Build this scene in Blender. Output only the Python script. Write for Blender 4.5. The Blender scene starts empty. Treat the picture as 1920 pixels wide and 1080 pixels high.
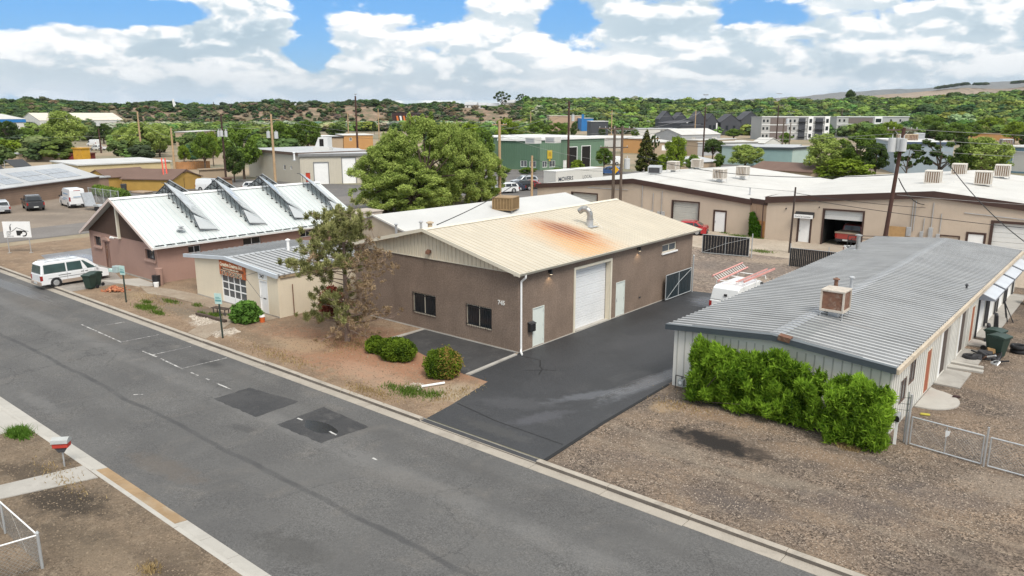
import bpy, bmesh, math, random
import numpy as np
from mathutils import Vector, Matrix
S = bpy.context.scene
COL = S.collection
R = math.radians
rnd = random.Random(7)
# ------------------------------------------------------------------ camera
YAW, PITCH, FOC, CH = R(39.9), R(12.87), 1438.0, 12.3
cam_d = bpy.data.cameras.new('camera')
cam = bpy.data.objects.new('camera', cam_d)
COL.objects.link(cam)
cam.location = (24.4, -29.72, CH)
cam.rotation_euler = (R(90) - PITCH, 0, YAW)
cam_d.sensor_width = 36
cam_d.lens = 36 * FOC / 1920
cam_d.clip_end = 40000
cam_d.clip_start = 0.2
S.camera = cam
# ------------------------------------------------------------------ sun, sky, exposure
SUN_EL, SUN_AZ = 52, 118          # azimuth measured from +Y towards +X
sun_d = bpy.data.lights.new('sun', 'SUN')
sun_d.energy = 2.5
sun_d.angle = R(24)
sun_d.color = (1, .94, .85)
sun = bpy.data.objects.new('sun', sun_d)
COL.objects.link(sun)
_sv = Vector((math.sin(R(SUN_AZ)) * math.cos(R(SUN_EL)), math.cos(R(SUN_AZ)) * math.cos(R(SUN_EL)), math.sin(R(SUN_EL))))
sun.rotation_euler = _sv.to_track_quat('Z', 'Y').to_euler()
S.view_settings.view_transform = 'Standard'
S.view_settings.look = 'None'
S.view_settings.gamma = 1
S.view_settings.exposure = 0.5
S.view_settings.use_curve_mapping = False
W = bpy.data.worlds.new('World')
S.world = W
W.use_nodes = True
class NT:
 """little node-tree writer"""
 def __init__(s, nt):
  s.nt = nt
  nt.nodes.clear()
 def n(s, t, **kw):
  o = s.nt.nodes.new(t)
  for k, v in kw.items():
   if k.startswith('i_'):
    key = k[2:]
    key = int(key) if key.isdigit() else key.replace('_', ' ')
    s.set(o.inputs[key], v)
   else:
    setattr(o, k, v)
  return o
 def set(s, sock, v):
  if isinstance(v, bpy.types.NodeSocket):
   s.nt.links.new(v, sock)
  elif isinstance(v, bpy.types.Node):
   s.nt.links.new(v.outputs[0], sock)
  else:
   if isinstance(v, (tuple, list)) and len(v) == 3 and sock.type == 'RGBA':
    v = (*v, 1)
   sock.default_value = v
 def math(s, op, a, b=0.0, c=None, clamp=False):
  o = s.n('ShaderNodeMath', operation=op, use_clamp=clamp)
  s.set(o.inputs[0], a)
  s.set(o.inputs[1], b)
  if c is not None:
   s.set(o.inputs[2], c)
  return o.outputs[0]
 def vmath(s, op, a, b=(0, 0, 0), out=0):
  o = s.n('ShaderNodeVectorMath', operation=op)
  s.set(o.inputs[0], a)
  if op == 'SCALE':
   s.set(o.inputs['Scale'], b)
  else:
   s.set(o.inputs[1], b)
  return o.outputs[out]
 def noise(s, vec, scale, detail=4, rough=.55, dist=0.0, out='Fac'):
  o = s.n('ShaderNodeTexNoise')
  s.set(o.inputs['Vector'], vec)
  o.inputs['Scale'].default_value = scale
  o.inputs['Detail'].default_value = detail
  o.inputs['Roughness'].default_value = rough
  o.inputs['Distortion'].default_value = dist
  return o.outputs[out]
 def mrange(s, v, a, b, c=0.0, d=1.0, smooth=False):
  o = s.n('ShaderNodeMapRange', clamp=True)
  if smooth:
   o.interpolation_type = 'SMOOTHSTEP'
  s.set(o.inputs[0], v)
  for i, q in enumerate((a, b, c, d)):
   s.set(o.inputs[i + 1], q)
  return o.outputs[0]
 def mix(s, f, a, b, mode='MIX'):
  o = s.n('ShaderNodeMix', data_type='RGBA', blend_type=mode)
  s.set(o.inputs[0], f)
  s.set(o.inputs[6], a)
  s.set(o.inputs[7], b)
  return o.outputs[2]
 def ramp(s, f, stops):
  o = s.n('ShaderNodeValToRGB')
  s.set(o.inputs[0], f)
  e = o.color_ramp.elements
  while len(e) < len(stops):
   e.new(.5)
  for i, (p, c) in enumerate(stops):
   e[i].position = p
   e[i].color = (*c, 1)
  return o.outputs[0]
def build_sky():
 t = NT(W.node_tree)
 out = t.n('ShaderNodeOutputWorld')
 bg = t.n('ShaderNodeBackground')
 bg.inputs[1].default_value = 0.1
 sky = t.n('ShaderNodeTexSky', sky_type='NISHITA')
 sky.sun_disc = False
 sky.sun_elevation = R(SUN_EL)
 sky.sun_rotation = R(SUN_AZ)
 sky.air_density = 1.0
 sky.dust_density = 0.3
 sky.ozone_density = 2.0
 tc = t.n('ShaderNodeTexCoord').outputs['Generated']
 d = t.vmath('NORMALIZE', tc)
 sep = t.n('ShaderNodeSeparateXYZ', i_0=d)
 z = sep.outputs[2]
 # clouds are flattened by perspective close to the horizon
 st = t.vmath('MULTIPLY', d, (1, 1, 2.3))
 warp = t.noise(st, 9, 2, .6, out='Color')
 wv = t.vmath('SCALE', t.vmath('SUBTRACT', warp, (.5, .5, .5)), .05)
 p = t.vmath('ADD', st, wv)
 def dens(vec):
  a = t.noise(vec, 7.0, 8, .60)
  vo = t.n('ShaderNodeTexVoronoi', normalize=True, i_Vector=vec, i_Scale=13.0, i_Detail=3.0, i_Roughness=.55)
  b = t.math('SUBTRACT', .82, vo.outputs['Distance'])
  return t.math('ADD', t.math('MULTIPLY', a, .62), t.math('MULTIPLY', b, .38))
 d0 = dens(p)
 dup = dens(t.vmath('ADD', p, (.010, -.004, .022)))
 # wide openings of blue between the cloud banks, by direction in the sky
 yaw = YAW
 def direc(px, py):
  f = np.array([-math.sin(yaw) * math.cos(PITCH), math.cos(yaw) * math.cos(PITCH), -math.sin(PITCH)])
  r = np.array([math.cos(yaw), math.sin(yaw), 0])
  u = np.cross(r, f)
  v = f + r * (px - 960) / FOC - u * (py - 540) / FOC
  return v / np.linalg.norm(v)
 gap = None
 for (px, py, sx, sz, k) in ((130, 20, .13, .020, 0.192), (20, 60, .03, .014, 0.08), (320, 25, .06, .012, 0.08), (585, 70, .030, .045, 0.136), (590, 130, .02, .02, 0.08), (800, 8, .055, .018, 0.16), (1055, 35, .035, .022, 0.128), (1425, 28, .045, .016, 0.128), (1430, 92, .016, .008, 0.08), (1780, 140, .08, .010, 0.096),
        (100, 90, .09, .030, -0.104), (290, 105, .10, .035, -0.112), (460, 40, .05, .040, -0.112), (420, 80, .09, .03, -0.096), (700, 80, .06, .03, -0.096), (940, 50, .07, .045, -0.112), (1240, 90, .11, .05, -0.112), (1600, 70, .12, .06, -0.112), (1850, 60, .1, .05, -0.096),
        (960, 158, 1.6, .030, -.19)):
  c = direc(px, py)
  q = t.vmath('MULTIPLY', t.vmath('SUBTRACT', d, tuple(c)), (1 / sx, 1 / sx, 1 / sz))
  l2 = t.vmath('LENGTH', q, out=1)
  g = t.math('MULTIPLY', t.mrange(l2, 1.5, .2, 0, 1, True), k)
  gap = g if gap is None else t.math('ADD', gap, g)
 thr = t.math('ADD', gap, t.mrange(z, .16, .4, .50, .38))
 cover = t.mrange(t.math('SUBTRACT', d0, thr), -.015, .055, 0, 1, True)
 # lit crowns and grey bases inside the clouds
 shade = t.math('SUBTRACT', d0, dup)
 lit = t.mrange(shade, -.045, .06, 0, 1, True)
 thick = t.mrange(t.math('SUBTRACT', d0, thr), .02, .20, 1, 0)
 big = t.mrange(t.noise(t.vmath('ADD', p, (1.3, 4.4, .7)), 4.2, 5, .5), .36, .62, 0, 1, True)
 lum = t.math('ADD', t.math('ADD', t.math('MULTIPLY', lit, .62), t.math('MULTIPLY', thick, .14)), t.math('MULTIPLY', big, .34), clamp=True)
 ccol = t.ramp(lum, [(0.0, (3.5, 4.5, 5.2)), (.26, (5.0, 5.8, 6.3)), (.46, (7.0, 7.25, 7.4)), (.68, (8.6, 8.6, 8.5)), (1.0, (10.0, 9.9, 9.6))])
 hz = t.mrange(z, 0.0, .085, 1, 0, True)
 ccol = t.mix(t.math('MULTIPLY', hz, .5), ccol, (4.6, 5.2, 5.6))
 blue = t.mix(1.0, sky.outputs[0], (.50, .86, 1.22), 'MULTIPLY')
 blue = t.mix(.7, blue, (.75, 2.75, 6.0))
 blue = t.mix(t.mrange(z, 0, .12, .5, 0, True), blue, (2.6, 4.5, 5.9))
 col = t.mix(cover, blue, ccol)
 t.set(bg.inputs[0], col)
 t.nt.links.new(bg.outputs[0], out.inputs[0])
build_sky()
# ------------------------------------------------------------------ image pixels to world points: a camera ray through a pixel meets the ground (z) or a vertical plane
_f = np.array([-math.sin(YAW) * math.cos(PITCH), math.cos(YAW) * math.cos(PITCH), -math.sin(PITCH)])
_r = np.array([math.cos(YAW), math.sin(YAW), 0.0])
_u = np.cross(_r, _f)
_c = np.array([24.4, -29.72, CH])
def ray(px, py):
 return _f + _r * (px - 960) / FOC - _u * (py - 540) / FOC
def G(px, py, z=0.0):
 d = ray(px, py)
 p = _c + d * ((z - _c[2]) / d[2])
 return Vector((float(p[0]), float(p[1]), z))
def pol(px, dist):
 """ground point at a bearing (given as an image column) and distance"""
 d = _f * 1.0 + _r * (px - 960) / FOC
 h = np.array([d[0], d[1]])
 h /= np.linalg.norm(h)
 return float(_c[0] + h[0] * dist), float(_c[1] + h[1] * dist)
def height_at(x, y, py):
 b = np.array([x, y, 0.0]) - _c
 dh = math.hypot(b[0], b[1])
 # vertical angle of a row at that bearing
 lo, hi = -10.0, 400.0
 for _ in range(50):
  m = (lo + hi) / 2
  v = np.array([x, y, m]) - _c
  yy = 540 - FOC * float(v @ _u) / float(v @ _f)
  if yy > py:
   lo = m
  else:
   hi = m
 return m
# ------------------------------------------------------------------ materials
MATS = {}
def mat(name, col=(.5, .5, .5), rough=.8, var=.12, scale=2.0, bump=0.0, bscale=60, metal=0.0, spec=.4, fine=.06, fscale=80, dirt=0.0, dirtcol=(.12, .10, .08), coat=0, streak=0.0):
 if name in MATS:
  return MATS[name]
 m = bpy.data.materials.new(name)
 m.use_nodes = True
 t = NT(m.node_tree)
 out = t.n('ShaderNodeOutputMaterial')
 b = t.n('ShaderNodeBsdfPrincipled')
 tc = t.n('ShaderNodeTexCoord').outputs['Object']
 k = t.mrange(t.noise(tc, scale, 6, .6), .25, .75, 1 - var, 1 + var)
 k2 = t.mrange(t.noise(tc, fscale, 3, .6), .2, .8, 1 - fine, 1 + fine)
 c = t.mix(1, col, t.n('ShaderNodeCombineColor', i_0=k, i_1=k, i_2=k).outputs[0], 'MULTIPLY')
 c = t.mix(1, c, t.n('ShaderNodeCombineColor', i_0=k2, i_1=k2, i_2=k2).outputs[0], 'MULTIPLY')
 if dirt:
  f = t.mrange(t.noise(tc, scale * .7, 8, .7, 1.2), .48, .72, 0, dirt, True)
  c = t.mix(f, c, dirtcol)
 if streak:
  v = t.vmath('MULTIPLY', tc, (7, 7, .5))
  f = t.mrange(t.noise(v, 1.2, 5, .6), .5, .78, 0, streak, True)
  c = t.mix(f, c, dirtcol)
 t.set(b.inputs['Base Color'], c)
 b.inputs['Roughness'].default_value = rough
 b.inputs['Metallic'].default_value = metal
 b.inputs['Specular IOR Level'].default_value = spec
 if coat:
  b.inputs['Coat Weight'].default_value = coat
  b.inputs['Coat Roughness'].default_value = .08
 if bump:
  bn = t.n('ShaderNodeBump')
  bn.inputs['Strength'].default_value = bump
  bn.inputs['Distance'].default_value = .02
  t.set(bn.inputs['Height'], t.noise(tc, bscale, 5, .65))
  t.nt.links.new(bn.outputs[0], b.inputs['Normal'])
 t.nt.links.new(b.outputs[0], out.inputs[0])
 MATS[name] = m
 return m
def glassy(name, col=(.02, .025, .03), rough=.08):
 return mat(name, col, rough, .2, 1.5, spec=.6, fine=.02)
def emis(name, col, strength):
 m = bpy.data.materials.new(name)
 m.use_nodes = True
 t = NT(m.node_tree)
 out = t.n('ShaderNodeOutputMaterial')
 e = t.n('ShaderNodeEmission')
 e.inputs[0].default_value = (*col, 1)
 e.inputs[1].default_value = strength
 t.nt.links.new(e.outputs[0], out.inputs[0])
 return m
def foliage(name, dark, light, hue=(.0, .0, .0), trans=.3):
 m = bpy.data.materials.new(name)
 m.use_nodes = True
 t = NT(m.node_tree)
 out = t.n('ShaderNodeOutputMaterial')
 at = t.n('ShaderNodeAttribute', attribute_name='tone').outputs['Fac']
 oi = t.n('ShaderNodeObjectInfo').outputs['Random']
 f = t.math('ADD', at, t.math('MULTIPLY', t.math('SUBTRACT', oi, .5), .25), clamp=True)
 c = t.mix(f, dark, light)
 d = t.n('ShaderNodeBsdfDiffuse')
 tr = t.n('ShaderNodeBsdfTranslucent')
 t.set(d.inputs[0], c)
 t.set(tr.inputs[0], t.mix(.5, c, light))
 mx = t.n('ShaderNodeMixShader')
 mx.inputs[0].default_value = trans
 t.nt.links.new(d.outputs[0], mx.inputs[1])
 t.nt.links.new(tr.outputs[0], mx.inputs[2])
 t.nt.links.new(mx.outputs[0], out.inputs[0])
 return m
def ground_mat(name, cols, big=.25, patch=.25, grain=18, gamt=.5, bump=.5, rough=.95, stains_and_light=(), tracks=None, spec=.2, wet=(), cracks=None):
 """cols: two soil tones and a speck tone; stains: (x,y,rx,ry,rot,strength,colour) in world metres"""
 m = bpy.data.materials.new(name)
 m.use_nodes = True
 t = NT(m.node_tree)
 out = t.n('ShaderNodeOutputMaterial')
 b = t.n('ShaderNodeBsdfPrincipled')
 tc = t.n('ShaderNodeTexCoord').outputs['Object']
 a = t.mrange(t.noise(tc, big, 8, .62, .4), .35, .65, 0, 1, True)
 c = t.mix(a, cols[0], cols[1])
 pt = t.mrange(t.noise(t.vmath('ADD', tc, (37, 11, 0)), patch * 4, 7, .65, .8), .5, .72, 0, .75, True)
 c = t.mix(pt, c, cols[2])
 vor = t.n('ShaderNodeTexVoronoi', i_Vector=tc, i_Scale=grain)
 sepv = t.n('ShaderNodeSeparateColor', i_0=vor.outputs['Color']).outputs[0]
 lowf = t.mrange(t.noise(t.vmath('ADD', tc, (9, 4, 0)), big * 1.7, 5, .65), .36, .6, .25, 1.15, True)
 g = t.math('ADD', t.math('MULTIPLY', t.math('SUBTRACT', t.mrange(sepv, 0, 1, 1 - gamt, 1 + gamt), 1), lowf), 1)
 c = t.mix(1, c, t.n('ShaderNodeCombineColor', i_0=g, i_1=g, i_2=g).outputs[0], 'MULTIPLY')
 n2 = t.mrange(t.noise(tc, grain * .35, 4, .7), .25, .75, 1 - gamt * .5, 1 + gamt * .5)
 c = t.mix(1, c, t.n('ShaderNodeCombineColor', i_0=n2, i_1=n2, i_2=n2).outputs[0], 'MULTIPLY')
 if tracks:
  # worn lines running along x at given y positions: (y, halfwidth, strength)
  sp = t.n('ShaderNodeSeparateXYZ', i_0=tc)
  wob = t.math('MULTIPLY', t.math('SUBTRACT', t.noise(tc, .35, 3), .5), .5)
  for (yy, hw, k, cc) in tracks:
   f = t.mrange(t.math('ABSOLUTE', t.math('ADD', t.math('SUBTRACT', sp.outputs[1], yy), wob)), hw, hw * .3, 0, k, True)
   f = t.math('MULTIPLY', f, t.mrange(t.noise(tc, .8, 5), .3, .6, .3, 1))
   c = t.mix(f, c, cc)
 if cracks:
  wv = t.vmath('SCALE', t.vmath('SUBTRACT', t.noise(tc, 1.1, 5, .7, out='Color'), (.5, .5, .5)), 1.3)
  ve = t.n('ShaderNodeTexVoronoi', feature='DISTANCE_TO_EDGE', i_Vector=t.vmath('ADD', tc, wv), i_Scale=cracks[0]).outputs['Distance']
  f = t.mrange(ve, cracks[1] * .3, cracks[1], cracks[2], 0)
  f = t.math('MULTIPLY', f, t.mrange(t.noise(tc, .16, 3), .48, .6, 0, 1))
  c = t.mix(f, c, (.03, .03, .032))
 rg = rough
 for (x, y, rx, ry, ro, k, cc) in stains_and_light:
  mp = t.n('ShaderNodeMapping', vector_type='TEXTURE')
  t.set(mp.inputs[0], tc)
  mp.inputs['Location'].default_value = (x, y, 0)
  mp.inputs['Rotation'].default_value = (0, 0, ro)
  mp.inputs['Scale'].default_value = (rx, ry, 1)
  l = t.vmath('LENGTH', t.vmath('MULTIPLY', mp.outputs[0], (1, 1, 0)), out=1)
  l = t.math('ADD', l, t.math('MULTIPLY', t.math('SUBTRACT', t.noise(tc, 2.2, 7, .65), .5), 1.5))
  f = t.mrange(l, 1.0, .35, 0, k, True)
  c = t.mix(f, c, cc)
 for (x, y, rx, ry, ro, rr) in wet:
  mp = t.n('ShaderNodeMapping', vector_type='TEXTURE')
  t.set(mp.inputs[0], tc)
  mp.inputs['Location'].default_value = (x, y, 0)
  mp.inputs['Rotation'].default_value = (0, 0, ro)
  mp.inputs['Scale'].default_value = (rx, ry, 1)
  l = t.vmath('LENGTH', t.vmath('MULTIPLY', mp.outputs[0], (1, 1, 0)), out=1)
  l = t.math('ADD', l, t.math('MULTIPLY', t.math('SUBTRACT', t.noise(t.vmath('MULTIPLY', mp.outputs[0], (1, 3, 1)), 2.2, 6, .65), .5), 1.6))
  rg = t.mrange(l, .5, 1.0, rr, rg, True)
 t.set(b.inputs['Base Color'], c)
 t.set(b.inputs['Roughness'], rg)
 b.inputs['Specular IOR Level'].default_value = spec
 bn = t.n('ShaderNodeBump')
 bn.inputs['Strength'].default_value = bump
 bn.inputs['Distance'].default_value = .03
 t.set(bn.inputs['Height'], t.math('ADD', vor.outputs['Distance'], t.noise(tc, grain * .5, 4, .7)))
 t.nt.links.new(bn.outputs[0], b.inputs['Normal'])
 t.nt.links.new(b.outputs[0], out.inputs[0])
 return m
# ------------------------------------------------------------------ mesh builder and scene tree
class Fr:
 """wall frame: u along the wall, d outward, z up"""
 def __init__(s, ox, oy, ang=0.0, flip=False, oz=0.0):
  s.o = (ox, oy, oz)
  s.U = (math.cos(ang), math.sin(ang))
  s.N = (math.sin(ang), -math.cos(ang))
  if flip:
   s.N = (-s.N[0], -s.N[1])
 def __call__(s, p):
  u, d, z = p
  return (s.o[0] + u * s.U[0] + d * s.N[0], s.o[1] + u * s.U[1] + d * s.N[1], s.o[2] + z)
class MB:
 def __init__(s, fr=None):
  s.v, s.f, s.fr = [], [], fr
 def P(s, p):
  s.v.append(s.fr(p) if s.fr else tuple(p))
  return len(s.v) - 1
 def poly(s, pts):
  s.f.append([s.P(p) for p in pts])
  return s
 def box(s, x0, x1, y0, y1, z0, z1):
  i = len(s.v)
  for z in (z0, z1):
   for (x, y) in ((x0, y0), (x1, y0), (x1, y1), (x0, y1)):
    s.P((x, y, z))
  s.f += [[i, i + 3, i + 2, i + 1], [i + 4, i + 5, i + 6, i + 7], [i, i + 1, i + 5, i + 4], [i + 1, i + 2, i + 6, i + 5], [i + 2, i + 3, i + 7, i + 6], [i + 3, i, i + 4, i + 7]]
  return s
 def prism(s, pts, vec):
  """closed polygon pts swept by vec"""
  i = len(s.v)
  n = len(pts)
  for p in pts:
   s.P(p)
  for p in pts:
   s.P((p[0] + vec[0], p[1] + vec[1], p[2] + vec[2]))
  s.f.append([i + k for k in range(n)][::-1])
  s.f.append([i + n + k for k in range(n)])
  for k in range(n):
   s.f.append([i + k, i + (k + 1) % n, i + n + (k + 1) % n, i + n + k])
  return s
 def cyl(s, a, b, r0, r1=None, n=10, caps=True):
  r1 = r0 if r1 is None else r1
  a, b = Vector(a), Vector(b)
  d = (b - a)
  if d.length < 1e-6:
   return s
  q = d.normalized().orthogonal().normalized()
  w = d.normalized().cross(q)
  i = len(s.v)
  for (c, r) in ((a, r0), (b, r1)):
   for k in range(n):
    t = 2 * math.pi * k / n
    s.P(tuple(c + q * math.cos(t) * r + w * math.sin(t) * r))
  for k in range(n):
   s.f.append([i + k, i + (k + 1) % n, i + n + (k + 1) % n, i + n + k])
  if caps:
   s.f.append([i + k for k in range(n)][::-1])
   s.f.append([i + n + k for k in range(n)])
  return s
 def tube(s, pts, r, n=6):
  for a, b in zip(pts[:-1], pts[1:]):
   s.cyl(a, b, r, r, n)
  return s
 def build(s, name, m, parent=None, smooth=False, bevel=0.0, clean=True):
  me = bpy.data.meshes.new(name)
  me.from_pydata(s.v, [], s.f)
  if clean and len(s.f) < 20000:
   bm = bmesh.new()
   bm.from_mesh(me)
   bmesh.ops.recalc_face_normals(bm, faces=bm.faces)
   bm.to_mesh(me)
   bm.free()
  me.materials.append(m)
  o = bpy.data.objects.new(name, me)
  COL.objects.link(o)
  if parent is not None:
   o.parent = parent
  if smooth:
   me.polygons.foreach_set('use_smooth', [True] * len(me.polygons))
  if bevel:
   md = o.modifiers.new('bevel', 'BEVEL')
   md.width = bevel
   md.segments = 2
   md.limit_method = 'ANGLE'
   md.angle_limit = R(30)
  return o
def thing(name, label, cat, loc=(0, 0, 0), rot=0.0, group=None):
 o = bpy.data.objects.new(name, None)
 COL.objects.link(o)
 o.empty_display_size = .3
 o.location = loc
 o.rotation_euler = (0, 0, rot)
 o['label'] = label
 o['category'] = cat
 if group:
  o['group'] = group
 return o
def tag(o, label, cat, group=None):
 o['label'] = label
 o['category'] = cat
 if group:
  o['group'] = group
 return o
def struct(name, mb, m, **kw):
 o = mb.build(name, m, **kw)
 o['kind'] = 'structure'
 return o
def copy_tree(o, parent=None):
 c = o.copy()
 COL.objects.link(c)
 if parent is not None:
  c.parent = parent
 for ch in list(o.children):
  copy_tree(ch, c)
 return c
def text_mesh(txt, size, m, name, parent, mtx, depth=.01, bold=0.0, sx=1.0, align='LEFT'):
 cu = bpy.data.curves.new(name, 'FONT')
 cu.body = txt
 cu.size = size
 cu.extrude = depth
 cu.offset = bold
 cu.align_x = align
 cu.resolution_u = 2
 tmp = bpy.data.objects.new('tmp', cu)
 COL.objects.link(tmp)
 bpy.context.view_layer.update()
 dg = bpy.context.evaluated_depsgraph_get()
 me = bpy.data.meshes.new_from_object(tmp.evaluated_get(dg))
 bpy.data.objects.remove(tmp)
 me.transform(mtx @ Matrix.Diagonal((sx, 1, 1, 1)))
 me.materials.clear()
 me.materials.append(m)
 me.name = name
 o = bpy.data.objects.new(name, me)
 COL.objects.link(o)
 o.parent = parent
 return o
def fmtx(fr, u, d, z):
 """matrix that lays text on a wall frame: text x -> U, text y -> Z, text z -> N"""
 p = fr((u, d, z))
 return Matrix(((fr.U[0], 0, fr.N[0], p[0]), (fr.U[1], 0, fr.N[1], p[1]), (0, 1, 0, p[2]), (0, 0, 0, 1)))
# ------------------------------------------------------------------ shared materials
stucco_brown = mat('brown_stucco', (.205, .152, .118), .95, .20, .7, bump=1.0, bscale=22, fine=.42, fscale=13, streak=.35, dirtcol=(.10, .075, .06))
cream_metal = mat('cream_metal', (.68, .61, .48), .5, .05, 1.0, fine=.03, streak=.25, dirtcol=(.22, .18, .13))
cream_trim = mat('cream_trim', (.66, .61, .50), .5, .06, 1.0, fine=.03)
white_paint = mat('white_paint', (.78, .78, .77), .5, .05, 1.5, fine=.03, streak=.08, dirtcol=(.4, .38, .34))
white_door = mat('white_steel_door', (.62, .66, .62), .45, .05, 1.0, fine=.03, streak=.15, dirtcol=(.4, .4, .36))
black_metal = mat('black_metal', (.02, .02, .022), .45, .2, 3)
dark_metal = mat('dark_metal', (.05, .05, .055), .5, .2, 3)
galv = mat('galvanised_steel', (.50, .51, .52), .42, .15, 3, metal=.55, fine=.1)
chrome = mat('bright_duct_metal', (.38, .38, .37), .4, .3, 5, metal=.7, dirt=.4, dirtcol=(.2, .17, .13))
concrete = mat('concrete', (.36, .34, .31), .92, .14, .8, bump=.4, bscale=60, fine=.12, fscale=50, dirt=.45, dirtcol=(.17, .15, .13))
concrete_pale = mat('pale_concrete', (.41, .39, .355), .92, .12, .8, bump=.3, bscale=60, fine=.12, fscale=50, dirt=.45, dirtcol=(.3, .27, .23))
kerb_tan = mat('dirty_kerb_concrete', (.37, .33, .28), .92, .15, 1.2, bump=.5, bscale=40, fine=.15, fscale=40, dirt=.5, dirtcol=(.17, .145, .12))
glass_dark = glassy('dark_window_glass')
glass_grey = glassy('grey_window_glass', (.09, .10, .11), .12)
glass_teal = glassy('teal_tinted_glass', (.04, .075, .075), .1)
wood_pole = mat('weathered_pole_wood', (.42, .29, .17), .9, .2, 2, bump=.4, bscale=30, fine=.2, fscale=40)
dark_pole = mat('creosoted_pole_wood', (.055, .032, .024), .9, .25, 2, bump=.4, bscale=30, fine=.2)
grey_pole = mat('greyed_pole_wood', (.12, .09, .07), .9, .25, 2, bump=.4, bscale=30, fine=.2)
green_post = mat('dark_green_post', (.035, .05, .04), .6, .2, 3)
rubber = mat('black_rubber', (.018, .018, .02), .8, .2, 4, fine=.1)
pink_stucco = mat('pink_stucco', (.34, .215, .175), .93, .08, .6, bump=.5, bscale=40, fine=.10, fscale=30, streak=.12, dirtcol=(.2, .12, .10))
brown_board = mat('brown_gable_board', (.085, .05, .035), .8, .12, 1.2, fine=.08)
cream_wall = mat('cream_block_wall', (.66, .58, .45), .9, .06, .7, bump=.3, bscale=40, fine=.05, fscale=30, streak=.10, dirtcol=(.40, .30, .18))
beige_wall = mat('beige_warehouse_wall', (.50, .41, .325), .92, .08, .4, bump=.4, bscale=30, fine=.08, fscale=20, dirt=.14, dirtcol=(.30, .22, .16), streak=.12)
brown_fascia = mat('brown_fascia_metal', (.060, .032, .025), .6, .12, 1)
white_roofing = mat('white_roof_coating', (.53, .52, .495), .75, .09, .3, fine=.04, fscale=10, dirt=.55, dirtcol=(.40, .38, .35), bump=.15, bscale=6)
pale_wall_metal = mat('pale_grey_wall_metal', (.64, .625, .58), .5, .05, 1, fine=.03, streak=.1, dirtcol=(.4, .4, .37))
cooler_tan = mat('tan_cooler_metal', (.46, .37, .26), .7, .15, 3, streak=.4, dirtcol=(.16, .10, .06))
cooler_white = mat('white_cooler_metal', (.62, .58, .52), .6, .1, 3, streak=.3, dirtcol=(.3, .24, .17))
pad_brown = mat('brown_cooler_pad', (.21, .13, .085), .95, .3, 10, bump=.6, bscale=50, fine=.25)
rusty = mat('rusty_steel', (.17, .085, .055), .9, .35, 4, bump=.5, bscale=40, fine=.3, dirt=.7, dirtcol=(.33, .27, .22))
red_paint = mat('red_paint', (.45, .05, .03), .4, .1, 2)
orange_door = mat('orange_brown_door', (.33, .10, .05), .6, .15, 2)
ply = mat('plywood', (.42, .26, .12), .85, .2, 3, fine=.15)
void = mat('dark_interior', (.012, .011, .010), .95, .3, 1)
bark = mat('bark', (.11, .08, .06), .95, .3, 4, bump=.8, bscale=25, fine=.3, fscale=20)
bark_pine = mat('pine_bark', (.24, .175, .14), .95, .3, 5, bump=.8, bscale=30, fine=.3, fscale=20)
street_white = mat('worn_road_paint', (.42, .42, .41), .8, .35, 5, fine=.35, fscale=30)
wire_mat = mat('black_cable', (.03, .03, .03), .7, .1, 1)
wire_pale = mat('pale_cable', (.33, .33, .32), .6, .1, 1)
def roof_metal(name, base, line=.0, rust=None, rough=.4, metal=.3, patch=None, streaky=.12, axis_u=0):
 """ribbed sheet roofing: colour along each sheet varies a little; rust = list of (x,y,rx,ry,rot,k)"""
 m = bpy.data.materials.new(name)
 m.use_nodes = True
 t = NT(m.node_tree)
 out = t.n('ShaderNodeOutputMaterial')
 b = t.n('ShaderNodeBsdfPrincipled')
 tc = t.n('ShaderNodeTexCoord').outputs['Object']
 sc = (.25, 2.2, .25) if axis_u == 0 else (2.2, .25, .25)
 f = t.mrange(t.noise(t.vmath('MULTIPLY', tc, sc), 1.0, 5, .6), .3, .7, 1 - streaky, 1 + streaky)
 f2 = t.mrange(t.noise(tc, .35, 4, .6), .3, .7, .93, 1.05)
 ff = t.math('MULTIPLY', f, f2)
 c = t.mix(1, base, t.n('ShaderNodeCombineColor', i_0=ff, i_1=ff, i_2=ff).outputs[0], 'MULTIPLY')
 for (x, y, rx, ry, ro, k, cc) in (rust or ()):
  mp = t.n('ShaderNodeMapping', vector_type='TEXTURE')
  t.set(mp.inputs[0], tc)
  mp.inputs['Location'].default_value = (x, y, 0)
  mp.inputs['Rotation'].default_value = (0, 0, ro)
  mp.inputs['Scale'].default_value = (rx, ry, 1)
  l = t.vmath('LENGTH', t.vmath('MULTIPLY', mp.outputs[0], (1, 1, 0)), out=1)
  l = t.math('ADD', l, t.math('MULTIPLY', t.math('SUBTRACT', t.noise(t.vmath('MULTIPLY', tc, (1, 3, 1)), 1.2, 5, .65), .5), .6))
  c = t.mix(t.mrange(l, 1.05, .15, 0, k, True), c, cc)
 for (x0, x1, y0, y1, cc, k) in (patch or ()):
  sp = t.n('ShaderNodeSeparateXYZ', i_0=tc)
  a = t.math('MULTIPLY', t.math('GREATER_THAN', sp.outputs[0], x0), t.math('LESS_THAN', sp.outputs[0], x1))
  d = t.math('MULTIPLY', t.math('GREATER_THAN', sp.outputs[1], y0), t.math('LESS_THAN', sp.outputs[1], y1))
  c = t.mix(t.math('MULTIPLY', t.math('MULTIPLY', a, d), k), c, cc)
 t.set(b.inputs['Base Color'], c)
 b.inputs['Metallic'].default_value = metal
 t.set(b.inputs['Roughness'], t.mrange(t.noise(t.vmath('MULTIPLY', tc, sc), .8, 4), .3, .7, rough - .08, rough + .12))
 t.nt.links.new(b.outputs[0], out.inputs[0])
 return m
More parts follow.
